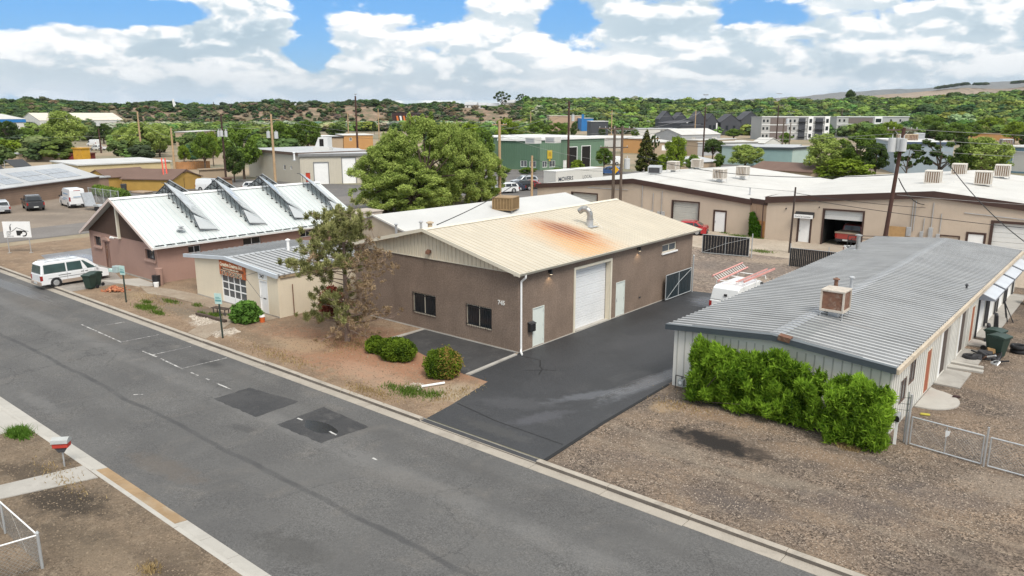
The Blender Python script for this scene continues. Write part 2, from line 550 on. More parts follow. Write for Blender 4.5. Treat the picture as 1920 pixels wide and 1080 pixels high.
# ------------------------------------------------------------------ building helpers
def cells(cuts):
 c = sorted(set(round(x, 4) for x in cuts))
 return list(zip(c[:-1], c[1:]))
def wall(fr, u0, u1, z0, z1, ops, m, parent, reveal=.18, name='wall', ribs=0.0, gable=None, ribm=None):
 """wall sheet with real openings and reveals; ribs = spacing of folded ribs; gable = polygon (u,z) points above z1"""
 mb = MB(fr)
 us = cells([u0, u1] + [o[0] for o in ops] + [o[1] for o in ops])
 zs = cells([z0, z1] + [o[2] for o in ops if o[2] > z0] + [o[3] for o in ops if o[3] < z1])
 for (a, b) in us:
  for (c, d) in zs:
   mu, mz = (a + b) / 2, (c + d) / 2
   if any(o[0] < mu < o[1] and o[2] < mz < o[3] for o in ops):
    continue
   mb.poly([(a, 0, c), (b, 0, c), (b, 0, d), (a, 0, d)])
 for o in ops:
  a, b, c, d = o[:4]
  mb.poly([(a, 0, c), (a, -reveal, c), (a, -reveal, d), (a, 0, d)])
  mb.poly([(b, 0, c), (b, 0, d), (b, -reveal, d), (b, -reveal, c)])
  mb.poly([(a, 0, d), (a, -reveal, d), (b, -reveal, d), (b, 0, d)])
  mb.poly([(a, 0, c), (b, 0, c), (b, -reveal, c), (a, -reveal, c)])
 if gable:
  mb.poly([(u, 0, z) for (u, z) in gable])
 w = mb.build(name, m, parent, clean=False)
 if ribs:
  rb = MB(fr)
  u = u0 + ribs / 2
  while u < u1 - .02:
   segs = [(z0, z1)]
   for o in ops:
    if o[0] - .04 < u < o[1] + .04:
     ns = []
     for (c, d) in segs:
      if o[2] > c:
       ns.append((c, min(d, o[2])))
      if o[3] < d:
       ns.append((max(c, o[3]), d))
     segs = ns
   for (c, d) in segs:
    if d - c > .03:
     rb.prism([(u - .03, 0, c), (u + .03, 0, c), (u + .014, .022, c), (u - .014, .022, c)], (0, 0, d - c))
   u += ribs
  r_ = rb.build('wall_ribs', ribm or m, w, clean=False)
  r_['kind'] = 'stuff'
 return w
def window(fr, a, b, c, d, parent, frame=white_paint, glass=glass_dark, depth=.12, mull=1, rows=1, fw=.05, sill=None, bars=0, surround=None):
 w = MB(fr)
 y0, y1 = -depth, -depth + .05
 w.box(a, a + fw, y0, y1, c, d).box(b - fw, b, y0, y1, c, d).box(a + fw, b - fw, y0, y1, c, c + fw).box(a + fw, b - fw, y0, y1, d - fw, d)
 for k in range(1, mull + 1):
  x = a + (b - a) * k / (mull + 1)
  w.box(x - fw * .4, x + fw * .4, y0 + .003, y1 - .003, c + fw, d - fw)
 for k in range(1, rows):
  z = c + (d - c) * k / rows
  w.box(a + fw, b - fw, y0 + .006, y1 - .006, z - fw * .4, z + fw * .4)
 o = w.build('window', frame, parent)
 for k in range(mull + 1):
  xa, xb = a + (b - a) * k / (mull + 1), a + (b - a) * (k + 1) / (mull + 1)
  for r_ in range(rows):
   za, zb = c + (d - c) * r_ / rows, c + (d - c) * (r_ + 1) / rows
   MB(fr).box(xa + .01, xb - .01, y0 + .01, y0 + .022, za + .01, zb - .01).build('pane', glass, o, clean=False)
 if bars:
  g = MB(fr)
  n = int((b - a) / bars)
  for k in range(n + 1):
   x = a + .02 + (b - a - .04) * k / n
   g.box(x - .008, x + .008, .03, .046, c - .05, d + .05)
  g.box(a - .03, b + .03, .022, .03, c + .1, c + .14).box(a - .03, b + .03, .022, .03, d - .14, d - .1)
  g.build('window_bars', black_metal, o, clean=False)
 if sill is not None:
  MB(fr).box(a - .08, b + .08, 0, .09, c - .1, c).build('sill', sill, o)
 if surround is not None:
  s_ = MB(fr)
  s_.box(a - .1, a, 0, .035, c - .1, d + .1).box(b, b + .1, 0, .035, c - .1, d + .1).box(a, b, 0, .035, d, d + .1).box(a, b, 0, .035, c - .1, c)
  s_.build('surround', surround, o)
 return o
def door(fr, a, b, c, d, parent, m=white_door, frame=None, depth=.06, handle=True, hs=-1, mname='door'):
 dm = MB(fr).box(a + .05, b - .05, -depth - .05, -depth, c + .01, d - .05).build(mname, m, parent)
 f = MB(fr)
 fm = frame or m
 f.box(a, a + .05, -depth - .05, .012, c, d).box(b - .05, b, -depth - .05, .012, c, d).box(a + .05, b - .05, -depth - .05, .012, d - .05, d)
 f.build('frame', fm, dm)
 if handle:
  u = a + .13 if hs < 0 else b - .13
  h = MB(fr)
  h.box(u - .03, u + .03, -depth, -depth + .015, c + .95, c + 1.15)
  h.cyl((u, -depth + .015, c + 1.0), (u, -depth + .07, c + 1.0), .02, n=8)
  h.build('handle', galv, dm)
  u2 = b - .06 if hs < 0 else a + .06
  for z in (c + .25, c + 1.05, c + 1.85):
   MB(fr).box(u2 - .015, u2 + .015, -depth, -depth + .02, z - .06, z + .06).build('hinge', galv, dm)
 return dm
def rollup(fr, a, b, c, d, parent, m, frame=None, depth=.3, panels=5, sub=4, fw=.13, opened=0.0, name='garage_door'):
 """sectional garage door made of separate panels; opened = fraction of the height that is clear"""
 g = MB(fr)
 if frame is not None:
  g.box(a - fw, a, -.02, .05, c, d + fw).box(b, b + fw, -.02, .05, c, d + fw).box(a, b, -.02, .05, d, d + fw)
  root = g.build(name, frame, parent)
 else:
  root = MB(fr).box(a, b, -depth - .02, -depth + .03, d - .04, d).build(name, m, parent)
 zb = c + (d - c) * opened
 h = (d - zb) / panels
 for k in range(panels):
  z0, z1 = zb + k * h + .006, zb + (k + 1) * h - .006
  p = MB(fr)
  hh = (z1 - z0) / sub
  for q in range(sub):
   p.prism([(a + .005, -depth - .045, z0 + q * hh), (a + .005, -depth, z0 + q * hh + .008), (a + .005, -depth, z0 + (q + 1) * hh - .014), (a + .005, -depth - .016, z0 + (q + 1) * hh - .004), (a + .005, -depth - .045, z0 + (q + 1) * hh)], (b - a - .01, 0, 0))
  p.build('door_panel', m, root, clean=True)
 if opened:
  MB(fr).box(a, b, -4.6, -4.5, c, zb + .3).build('dark_interior_wall', void, root)
 return root
def ribbed(fr, P0, P1, length, m, parent, name='roof', spacing=.3, rib=.03, thick=.05, rw=.04, side=None):
 """sheet roof slope: P0=(u,z) eave, P1=(u,z) ridge; runs d=0..-length; ribs follow the slope"""
 mb = MB(fr)
 (u0, z0), (u1, z1) = P0, P1
 L = math.hypot(u1 - u0, z1 - z0)
 nu, nz = -(z1 - z0) / L, (u1 - u0) / L
 if nz < 0:
  nu, nz = -nu, -nz
 prof = []
 n = max(1, int(round(length / spacing)))
 s = length / n
 for k in range(n):
  y = k * s
  prof += [(y, 0), (y + s / 2 - rw, 0), (y + s / 2 - rw * .45, rib), (y + s / 2 + rw * .45, rib), (y + s / 2 + rw, 0)]
 prof.append((length, 0))
 i = len(mb.v)
 for (y, h) in prof:
  mb.P((u0 + nu * h, -y, z0 + nz * h))
  mb.P((u1 + nu * h, -y, z1 + nz * h))
 side_faces = []
 for k in range(len(prof) - 1):
  a = i + 2 * k
  if abs(prof[k + 1][1] - prof[k][1]) > 1e-5:
   side_faces.append(len(mb.f))
  mb.f.append([a, a + 2, a + 3, a + 1])
 # underside and edges
 mb.poly([(u0 - nu * thick, 0, z0 - nz * thick), (u1 - nu * thick, 0, z1 - nz * thick), (u1 - nu * thick, -length, z1 - nz * thick), (u0 - nu * thick, -length, z0 - nz * thick)])
 mb.poly([(u0, 0, z0), (u1, 0, z1), (u1 - nu * thick, 0, z1 - nz * thick), (u0 - nu * thick, 0, z0 - nz * thick)])
 mb.poly([(u0, -length, z0), (u1, -length, z1), (u1 - nu * thick, -length, z1 - nz * thick), (u0 - nu * thick, -length, z0 - nz * thick)])
 mb.poly([(u0, 0, z0), (u0, -length, z0), (u0 - nu * thick, -length, z0 - nz * thick), (u0 - nu * thick, 0, z0 - nz * thick)])
 o = mb.build(name, m, parent, clean=False)
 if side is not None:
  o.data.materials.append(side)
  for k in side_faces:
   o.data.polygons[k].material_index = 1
 return o
def cooler(label, x, y, z, w=1.0, h=.95, rot=0.0, m=cooler_white, rust=False, group=None, legs=.3, name='evaporative_cooler', padm=pad_brown):
 t = thing(name, label, 'air cooler', (x, y, z), rot, group)
 b = w / 2
 MB().box(-b, b, -b, b, legs + h * .9, legs + h).build('lid', m, t, bevel=.03)
 c = MB()
 for (sx, sy) in ((-1, -1), (1, -1), (1, 1), (-1, 1)):
  c.box(sx * b - .04 * (sx > 0) * 2, sx * b + .04 * (sx < 0) * 2, sy * b - .04 * (sy > 0) * 2, sy * b + .04 * (sy < 0) * 2, legs + .1, legs + h * .9)
 c.box(-b, b, -b, b, legs, legs + .1)
 c.build('cabinet', m, t)
 MB().box(-b + .05, b - .05, -b + .05, b - .05, legs + .1, legs + h * .9).build('pad', rusty if rust else padm, t)
 lv = MB()
 n = 6
 for k in range(n):
  q = -b + .1 + (2 * b - .2) * (k + .5) / n
  for s_ in (-1, 1):
   lv.box(q - .035, q + .035, s_ * (b - .035), s_ * (b - .01), legs + .12, legs + h * .88)
   lv.box(s_ * (b - .035) if s_ > 0 else -(b - .01), (b - .01) if s_ > 0 else -(b - .035), q - .035, q + .035, legs + .12, legs + h * .88)
 if not rust:
  lv.build('louvre', m, t)
 lg = MB()
 for (sx, sy) in ((-1, -1), (1, -1), (1, 1), (-1, 1)):
  lg.cyl((sx * (b - .04), sy * (b - .04), -.15), (sx * (b - .04), sy * (b - .04), legs), .022, n=6)
 lg.build('leg_frame', galv, t)
 MB().box(-.22, .22, -.22, .22, -.1, legs).build('duct', galv, t)
 return t
def pipe(label, x, y, z, h, r=.06, m=galv, cap=True, name='roof_vent_pipe', group=None, skew=(0, 0)):
 t = thing(name, label, 'vent pipe', (x, y, z), 0, group)
 top = (skew[0], skew[1], h)
 MB().cyl((0, 0, -.1), top, r, n=10).build('flue', m, t, smooth=False)
 MB().cyl((0, 0, -.02), (0, 0, .04), r * 2.6, r * 1.5, n=12).build('flashing', galv, t)
 if cap:
  MB().cyl((top[0], top[1], h), (top[0], top[1], h + .05), r * 1.7, r * 1.7, n=10).cyl((top[0], top[1], h + .05), (top[0], top[1], h + .11), r * 1.7, r * .5, n=10).build('cap', m, t)
 return t
# ------------------------------------------------------------------ terrain
def smooth(a, b, v):
 k = min(1.0, max(0.0, (v - a) / (b - a)))
 return k * k * (3 - 2 * k)
# bearing column -> foot distance, crest distance, crest height (left: a steep clay bluff; right: a long wooded rise)
_HP = [(-400, 640, 720, 15), (0, 640, 720, 15), (150, 620, 710, 15.5), (400, 630, 705, 15.5), (560, 640, 705, 16), (800, 640, 710, 16.5), (960, 560, 720, 17), (1100, 430, 820, 19), (1300, 400, 860, 18), (1450, 400, 880, 16.5),
    (1650, 380, 900, 19), (1850, 360, 920, 25), (2400, 340, 940, 30)]
_fy, _fx = np.array([_f[0], _f[1]]), np.array([_r[0], _r[1]])
_fy = _fy / np.linalg.norm(_fy)
def terr(x, y):
 v = np.array([x - 24.4, y + 29.72])
 a, b = float(v @ _fy), float(v @ _fx)
 dist = math.hypot(x - 24.4, y + 29.72)
 if a < 60:
  return 0.0
 px = 960 + FOC * .975 * b / a
 px = max(-400, min(2399, px))
 for p, q in zip(_HP[:-1], _HP[1:]):
  if p[0] <= px <= q[0]:
   k = (px - p[0]) / (q[0] - p[0])
   r0, r1, h = (p[i] + (q[i] - p[i]) * k for i in (1, 2, 3))
   break
 if dist < r0:
  return 0.0
 wob = 1.6 * math.sin(x * .021) * math.cos(y * .017) + .9 * math.sin(x * .06 + y * .05)
 k = smooth(r0, r1, dist)
 return h * k + wob * k
def far_axis(a, b, near0, near1, step):
 xs = list(np.arange(near0, near1 + .1, step))
 lo, hi = near0, near1
 s = step
 while lo > a:
  s *= 1.5
  lo -= s
  xs.insert(0, lo)
 s = step
 while hi < b:
  s *= 1.5
  hi += s
  xs.append(hi)
 return xs
dirt_tan = ground_mat('tan_dirt', ((.34, .27, .19), (.29, .225, .16), (.24, .19, .13)), big=.08, grain=9, gamt=.2, bump=.4)
def terrain_mat():
 m = bpy.data.materials.new('valley_ground')
 m.use_nodes = True
 t = NT(m.node_tree)
 out = t.n('ShaderNodeOutputMaterial')
 b = t.n('ShaderNodeBsdfPrincipled')
 tc = t.n('ShaderNodeTexCoord').outputs['Object']
 sp = t.n('ShaderNodeSeparateXYZ', i_0=tc)
 c = t.mix(t.mrange(t.noise(tc, .03, 7, .6), .4, .6, 0, 1, True), (.30, .235, .165), (.17, .165, .11))
 c = t.mix(t.mrange(t.noise(tc, .4, 6, .7), .4, .7, 0, .5, True), c, (.36, .30, .23))
 hill = t.mrange(sp.outputs[2], 1.5, 5, 0, 1, True)
 strata = t.noise(t.vmath('MULTIPLY', tc, (.02, .02, .5)), 1.0, 6, .7)
 hc = t.ramp(strata, [(.3, (.19, .125, .09)), (.5, (.26, .18, .13)), (.7, (.31, .25, .185))])
 hc = t.mix(t.mrange(t.noise(tc, .12, 6, .65), .42, .6, 0, .8, True), hc, (.12, .12, .075))
 c = t.mix(hill, c, hc)
 t.set(b.inputs['Base Color'], c)
 b.inputs['Roughness'].default_value = .97
 b.inputs['Specular IOR Level'].default_value = .1
 t.nt.links.new(b.outputs[0], out.inputs[0])
 return m
def build_terrain():
 xs = far_axis(-11000, 9000, -1000, 760, 14)
 ys = [-9.25] + [q for q in far_axis(0, 12000, 40, 1020, 14) if q > -9]
 v, f = [], []
 for y in ys:
  for x in xs:
   v.append((x, y, terr(x, y)))
 n = len(xs)
 for j in range(len(ys) - 1):
  for i in range(n - 1):
   f.append([j * n + i, j * n + i + 1, (j + 1) * n + i + 1, (j + 1) * n + i])
 mb = MB()
 mb.v, mb.f = v, f
 struct('ground', mb, terrain_mat(), smooth=True, clean=False)
 # south side of the street
 m2 = ground_mat('brown_yard_dirt', ((.20, .15, .105), (.125, .096, .070), (.24, .19, .138)), big=.5, patch=.45, grain=22, gamt=.28, bump=.8,
     stains_and_light=((-1.4, -21.6, 2.6, 1.0, .3, .9, (.045, .036, .028)), (-4.5, -21.6, 2.0, .7, .3, .7, (.06, .048, .036)), (1.5, -22.3, 3.0, 1.0, .2, .5, (.075, .06, .045)), (1.5, -24.5, 2.2, .8, .2, .35, (.07, .055, .04)), (-5.5, -22.2, 1.4, .7, .3, .5, (.08, .06, .045)), (5.5, -21.4, 3, .5, .0, .5, (.08, .06, .045)),
       (-1.0, -25.2, 2.2, .9, .1, .45, (.36, .28, .19)), (3.2, -22.2, 2.5, .8, .1, .3, (.30, .23, .16))))
 mb = MB().poly([(-4000, -20.05, 0), (4000, -20.05, 0), (4000, -4000, 0), (-4000, -4000, 0)])
 struct('near_yard', mb, m2)
build_terrain()
asphalt = ground_mat('street_asphalt', ((.120, .117, .114), (.096, .094, .093), (.136, .128, .120)), big=.22, patch=.14, grain=26, gamt=.22, bump=.35, rough=.9, spec=.25,
    cracks=(.2, .008, .4), tracks=((-16.0, .17, .75, (.060, .060, .062)), (-13.2, .7, .3, (.20, .195, .19)), (-17.6, .8, .25, (.075, .073, .072)), (-11.2, .5, .3, (.075, .072, .070))),
    stains_and_light=((-11.2, -11.0, 1.2, .5, 0, .6, (.05, .05, .05)), (-2.5, -14.5, 1.0, .4, .3, .5, (.05, .05, .052)), (-12.0, -18.7, 2.5, .5, 0, .45, (.17, .165, .16)), (6.0, -13.4, 3.0, .8, .2, .35, (.15, .14, .13)),
    (-1.5, -18.2, 3, .7, .1, .4, (.12, .098, .08)), (-20.5, -12.3, 2.4, .9, 0, .35, (.13, .115, .10)), (6.5, -18.4, 2.2, .8, .2, .5, (.062, .060, .058)), (-32, -12, 5, 1.5, 0, .3, (.14, .125, .11))),
    wet=((-38, -11.2, 9, .8, .0, .35), (-4.0, -12.3, .9, .35, .1, .15)))
struct('street', MB().poly([(-400, -19.6, -.12), (200, -19.6, -.12), (200, -9.85, -.12), (-400, -9.85, -.12)]), asphalt)
# two dark repair patches in the street, and worn parking-bay paint
patch_m = ground_mat('fresh_asphalt_patch', ((.058, .057, .058), (.042, .042, .044), (.085, .082, .080)), big=.5, patch=.3, grain=26, gamt=.18, bump=.25, rough=.75, spec=.3)
def ragged(pts, amt=.035, step=.25, sd=1):
 rg_ = random.Random(sd)
 out_ = []
 for a, b in zip(pts, pts[1:] + pts[:1]):
  n = max(1, int(math.hypot(b[0] - a[0], b[1] - a[1]) / step))
  for k in range(n):
   out_.append((a[0] + (b[0] - a[0]) * k / n + rg_.uniform(-amt, amt), a[1] + (b[1] - a[1]) * k / n + rg_.uniform(-amt, amt)))
 return out_
for pts in ([(-6.45, -13.55), (-3.1, -13.5), (-3.25, -11.3), (-6.5, -11.75)], [(-1.75, -13.4), (1.1, -13.35), (1.3, -11.15), (-1.9, -11.0)]):
 struct('asphalt_patch', MB().poly([(x, y, -.116) for x, y in ragged(pts)]), patch_m)
struct('damp_patch', MB().poly([(-.2 + .95 * math.cos(a) * (1 + .15 * math.sin(3 * a)), -12.45 + .42 * math.sin(a), -.1145) for a in np.linspace(0, 6.28, 22)[:-1]]),
    mat('damp_asphalt', (.018, .018, .02), .22, .2, 3, spec=.5))
def worn_mat():
 m = bpy.data.materials.new('worn_line_paint')
 m.use_nodes = True
 t = NT(m.node_tree)
 out = t.n('ShaderNodeOutputMaterial')
 b = t.n('ShaderNodeBsdfPrincipled')
 tc = t.n('ShaderNodeTexCoord').outputs['Object']
 f = t.mrange(t.noise(tc, 3.2, 9, .75), .45, .56, .12, .9, True)
 t.set(b.inputs['Base Color'], t.mix(f, (.105, .102, .10), (.52, .51, .49)))
 b.inputs['Roughness'].default_value = .85
 t.nt.links.new(b.outputs[0], out.inputs[0])
 return m
worn = worn_mat()
lines = MB()
for (a, b) in (((-22.72, -11.28), (-22.6, -10.3)), ((-18.45, -12.22), (-18.3, -10.25)), ((-14.85, -12.27), (-14.7, -10.22)), ((-11.52, -12.33), (-11.38, -10.04)), ((-24.0, -12.2), (-18.4, -12.3)), ((-15.9, -12.3), (-14.3, -12.3)),
    ((-13.9, -12.3), (-11.4, -12.4)), ((-10.6, -12.4), (-9.9, -12.4)), ((-9.2, -12.38), (-8.9, -12.38)), ((-8.2, -12.4), (-6.9, -12.4)), ((-1.7, -12.46), (-1.35, -12.46)), ((.45, -12.45), (.95, -12.5)), ((3.65, -12.92), (3.95, -12.95)), ((-9.7, -15.6), (-9.4, -15.3))):
 d = Vector((b[0] - a[0], b[1] - a[1], 0)).normalized()
 n_ = Vector((-d.y, d.x, 0)) * .042
 A, B = Vector((*a, -.1135)), Vector((*b, -.1135))
 lines.poly([tuple(A - n_), tuple(B - n_), tuple(B + n_), tuple(A + n_)])
struct('parking_lines', lines, worn)
drive_m0 = mat('apron_asphalt', (.045, .045, .048), .6, .2, 1, fine=.2, fscale=30)
# far kerb and gutter with their joints
kerb_m = kerb_tan
def kerb_run(x0, x1, low=False):
 mb = MB()
 h = -.06 if low else .02
 mb.prism([(x0, -9.47, -.15), (x0, -9.45, h - .02), (x0, -9.42, h), (x0, -9.24, h), (x0, -9.22, -.15)], (x1 - x0, 0, 0))
 return mb
kerb_face = mat('grimy_shaded_kerb_face', (.13, .112, .095), .95, .3, 1.5, bump=.4, bscale=40, fine=.2)  # kerb grime, darkened further so the face's shade is in its colour
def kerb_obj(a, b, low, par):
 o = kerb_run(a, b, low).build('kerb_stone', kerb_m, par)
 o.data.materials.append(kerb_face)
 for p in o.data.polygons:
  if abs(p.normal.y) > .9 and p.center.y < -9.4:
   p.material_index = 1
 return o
kb = struct('kerb', kerb_run(-300, -150), kerb_m)
x = -150.0
while x < -33.3:
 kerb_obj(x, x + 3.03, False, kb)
 x += 3.05
x = -33.2
segs = []
while x < 60:
 w = 3.05
 if x < 2.5 < x + w:
  w = 2.5 - x
 low = 2.45 < x < 8.55
 if low and x + w > 8.6:
  w = 8.6 - x
 segs.append((x, x + w - .02, low))
 x += w
for (a, b, low) in segs:
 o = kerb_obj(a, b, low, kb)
 o.location = (0, rnd.uniform(-.015, .015), rnd.uniform(-.008, .006))
gutter_m = mat('gutter_concrete', (.34, .305, .26), .92, .15, .9, bump=.3, bscale=50, fine=.14, fscale=40, dirt=.45, dirtcol=(.19, .165, .14))
gt = struct('gutter', MB().box(-300, -150, -9.92, -9.47, -.2, -.108), gutter_m)
x = -150.0
while x < 60:
 o = MB().box(x, x + 3.03, -9.92, -9.47, -.2, -.108).build('gutter_slab', gutter_m, gt)
 o.location = (0, rnd.uniform(-.02, .02), 0)
 x += 3.05
# near side: pale flat kerb slabs with a thin lip behind, some stained ochre by run-off
ochre = mat('ochre_stained_concrete', (.30, .205, .115), .9, .3, .9, bump=.3, bscale=50, fine=.14, dirt=.7, dirtcol=(.36, .31, .24))
nk = struct('near_kerb', MB().box(-300, -60, -19.98, -19.5, -.2, -.05), concrete_pale)
x = -60.0
k = 0
while x < 30:
 stained = -2.9 < x + .7 < 2.9
 w = 1.5 if not stained else 1.42
 MB().prism([(x, -19.98, -.2), (x, -19.98, -.045), (x, -19.55, -.105), (x, -19.48, -.2)], (w - .015, 0, 0)).build('kerb_slab', ochre if stained else concrete_pale, nk)
 x += w
x = -60.0
while x < 30:
 MB().prism([(x, -20.14, -.2), (x, -20.14, .005), (x, -19.99, .005), (x, -19.985, -.2)], (2.98, 0, 0)).build('kerb_lip', concrete_pale, nk)
 x += 3.0
struct('driveway_apron', MB().poly([(2.55, -9.44, -.052), (8.75, -9.44, -.052), (8.75, -9.1, .012), (2.66, -9.1, .012)]), drive_m0)
struct('kerb_backing', MB().box(-400, 200, -9.27, -9.255, -.2, -.002), concrete)
struct('ground_under_street', MB().poly([(-400, -20.3, -.17), (200, -20.3, -.17), (200, -9.2, -.17), (-400, -9.2, -.17)]), dirt_tan)
struct('front_walk', MB().prism([(-3.55, -20.16, -.02), (-2.2, -20.2, -.02), (-3.3, -23.6, -.02), (-4.1, -28, -.02), (-5.4, -28, -.02), (-4.3, -23.2, -.02)], (0, 0, .05)), concrete)
struct('near_driveway', MB().prism([(-8.9, -20.16, -.02), (-16, -20.16, -.02), (-16, -30, -.02), (-9.9, -30, -.02)], (0, 0, .045)), concrete_pale)
# dirt in front of the brown building
yard_m = ground_mat('red_brown_dirt', ((.26, .185, .125), (.185, .132, .092), (.30, .23, .16)), big=.45, patch=.3, grain=18, gamt=.2, bump=.7,
     stains_and_light=((-6, -5.0, 10, 4.0, .05, .95, (.31, .165, .10)), (-13, -7.3, 3.5, .8, 0, .6, (.15, .115, .08)), (-22.5, -7.2, 2.5, .8, .1, .6, (.13, .10, .07)), (-3, -7.2, 4.5, 1.3, -.1, .45, (.40, .275, .195)), (-10, -6.4, 3, 1.6, .1, .45, (.36, .30, .20)), (-2.5, -4.6, 2.5, .5, .1, .5, (.27, .125, .075)), (-9, -2.0, 3.5, 1.2, .2, .5, (.25, .14, .09)), (-12, -3.2, 2.5, 1.0, .2, .45, (.15, .11, .08)),
       (1.2, -6.3, 1.6, 1.8, 0, .55, (.36, .31, .23)), (-20, -7, 5, 1, 0, .6, (.17, .145, .11)), (-24, -6.5, 4, 1.3, .1, .5, (.17, .14, .11)), (-17, -7.8, 3, .6, 0, .7, (.50, .46, .40)), (-28.5, -6.8, 2, 1.2, 0, .5, (.33, .25, .15)),
       (-20.5, -5.8, 2.0, .8, .2, .6, (.12, .10, .08))))
struct('yard', MB().poly([(-58, -9.25, .004), (2.64, -9.25, .004), (2.66, -7.95, .004), (1.67, -4.28, .004), (.36, -4.15, .004), (.36, .5, .004), (-15.9, 2, .004), (-15.9, 16, .004), (-58, 16, .004)]), yard_m)
walk_m = ground_mat('dirty_walk_concrete', ((.33, .28, .22), (.26, .205, .155), (.22, .17, .125)), big=.5, patch=.35, grain=16, gamt=.15, bump=.3)
struct('sidewalk', MB().prism([(-31.5, -5.3, -.02), (-28.6, -4.4, -.02), (-25.6, -4.0, -.02), (-15.8, -4.0, -.02), (-15.8, -5.3, -.02), (-25.8, -5.5, -.02), (-28.5, -6.1, -.02)], (0, 0, .05)), walk_m)
struct('shop_walk', MB().prism([(-19.9, -5.32, -.02), (-17.8, -5.32, -.02), (-15.0, -9.2, -.02), (-17.0, -9.2, -.02)], (0, 0, .045)), walk_m)
struct('side_slab', MB().prism([(-35.5, -6.4, -.02), (-31.0, -5.4, -.02), (-30.3, -4.3, -.02), (-34, -4.1, -.02)], (0, 0, .04)), concrete_pale)
drive_van = ground_mat('old_drive_concrete', ((.30, .275, .25), (.24, .22, .20), (.2, .18, .16)), big=.3, grain=20, gamt=.15, bump=.2, stains_and_light=((-36.5, -7, 2, 2, 0, .5, (.10, .09, .08)),))
struct('van_driveway', MB().poly([(-38.8, -9.25, .008), (-33.2, -9.25, .008), (-33.4, -5.5, .008), (-38.8, -4.0, .008)]), drive_van)
drive_m = ground_mat('new_black_asphalt', ((.040, .041, .045), (.032, .033, .036), (.052, .052, .055)), big=.25, patch=.12, grain=26, gamt=.22, bump=.3, rough=.62, spec=.45, cracks=(.25, .008, .5),
    stains_and_light=((7.6, 1.2, 5.5, .6, 1.50, .55, (.14, .145, .16)), (6.4, -2.6, 2.8, .5, 1.1, .6, (.12, .125, .14)), (3.6, 17.5, 3.0, 2.2, .3, .5, (.10, .10, .11)), (4.5, -5.5, 2.4, .9, .5, .35, (.085, .085, .092)), (1.2, 10, .9, 6, 0, .5, (.022, .022, .024)), (6.2, -6.2, 2, .6, 1.2, .4, (.10, .10, .115)),  # pale streaks are painted sheen; dark strip by the workshop is painted shade
    (5.6, -8.3, 2.6, .5, 0, .4, (.075, .073, .07)), (3.5, 6, 1.0, 4, -.2, .3, (.065, .065, .07))),
    wet=((7.5, 1.0, 5.0, .6, 1.4, .22), (3.5, 17, 3, 2, .3, .25)))
struct('driveway', MB().poly([(2.66, -9.22, .008), (8.75, -9.2, .008), (8.45, -4.8, .008), (8.3, .86, .008), (8.3, 20.4, .008), (.25, 19.0, .008), (0, 19, .008), (0, 0, .008), (.3, -4.2, .008), (1.66, -4.3, .008), (2.4, -7.5, .008)]), drive_m)
struct('driveway_edge', MB().prism([(8.75, -9.2, -.02), (8.9, -9.2, -.02), (8.6, -4.8, -.02), (8.42, .8, -.02), (8.3, .86, -.02), (8.45, -4.8, -.02)], (0, 0, .045)), mat('tar_edge', (.016, .016, .017), .8, .2, 3))
struct('asphalt_pad', MB().poly([(-7.05, 0, .008), (-.15, 0, .008), (.1, -4.25, .008), (-3.2, -3.5, .008), (-6.95, -2.5, .008)]), patch_m)
struct('pad_kerb', MB().prism([(-.02, -.3, -.02), (.16, -.3, -.02), (.42, -4.2, -.02), (.2, -4.25, -.02)], (0, 0, .09)), concrete)
struct('pad_strip', MB().prism([(-7.25, .0, -.02), (-7.05, .0, -.02), (-7.0, -2.6, -.02), (-7.3, -2.5, -.02)], (0, 0, .06)), concrete)
# thin cracks across the driveway
ck = MB()
for pts in (((.3, -.3), (1.6, -.2), (2.2, -1.0), (2.6, -1.3), (3.2, -1.0)), ((2.0, -1.9), (2.6, -1.4), (2.9, -2.0)), ((2.5, -7.2), (5.0, -7.6), (8.5, -7.7))):
 for a, b in zip(pts[:-1], pts[1:]):
  d = Vector((b[0] - a[0], b[1] - a[1], 0)).normalized()
  n_ = Vector((-d.y, d.x, 0)) * .03
  A, B = Vector((*a, .012)), Vector((*b, .012))
  ck.poly([tuple(A - n_), tuple(B - n_), tuple(B + n_), tuple(A + n_)])
struct('driveway_cracks', ck, mat('crack_sealer', (.012, .012, .013), .6, .1, 3))
gravel = ground_mat('gravel', ((.205, .152, .110), (.118, .094, .077), (.235, .185, .14)), big=.35, patch=.35, grain=19, gamt=.6, bump=1.0, tracks=((-4.9, .28, .4, (.25, .205, .16)), (-6.5, .28, .4, (.25, .205, .16)), (-7.7, .2, .35, (.12, .10, .088))),
     stains_and_light=((12.9, -3.8, 2.9, 1.0, -.15, 1.0, (.028, .024, .022)), (14.6, -3.7, .9, .5, 0, .6, (.07, .055, .045)), (11.5, -1.3, 3.0, .9, 0, .55, (.30, .20, .125)), (9.6, -1.9, .9, .7, 0, .6, (.38, .27, .16)), (16.5, -2.4, 3, .9, .1, .45, (.29, .20, .13)),
       (12.0, -5.6, 2.2, .8, .1, .4, (.27, .225, .175)), (15.5, -5.5, 3.0, .6, .2, .4, (.27, .23, .18)), (18.5, -5.5, 2.5, 1.2, .2, .55, (.10, .085, .08)), (15.3, -7.8, 3.0, .9, .1, .5, (.10, .085, .08)), (20.5, -3.0, 2.5, 1.2, .4, .45, (.11, .095, .09)), (11.5, -7.0, 2.2, .8, 0, .4, (.12, .10, .09)), (22, -1, 2, 1.5, 0, .4, (.27, .23, .19)), (10.6, .5, 1.4, .35, -.1, .6, (.12, .07, .045)), (14, .3, 3.5, .6, 0, .6, (.13, .09, .065)),
       (22, 14, 2, 12, 0, .4, (.20, .165, .14))))
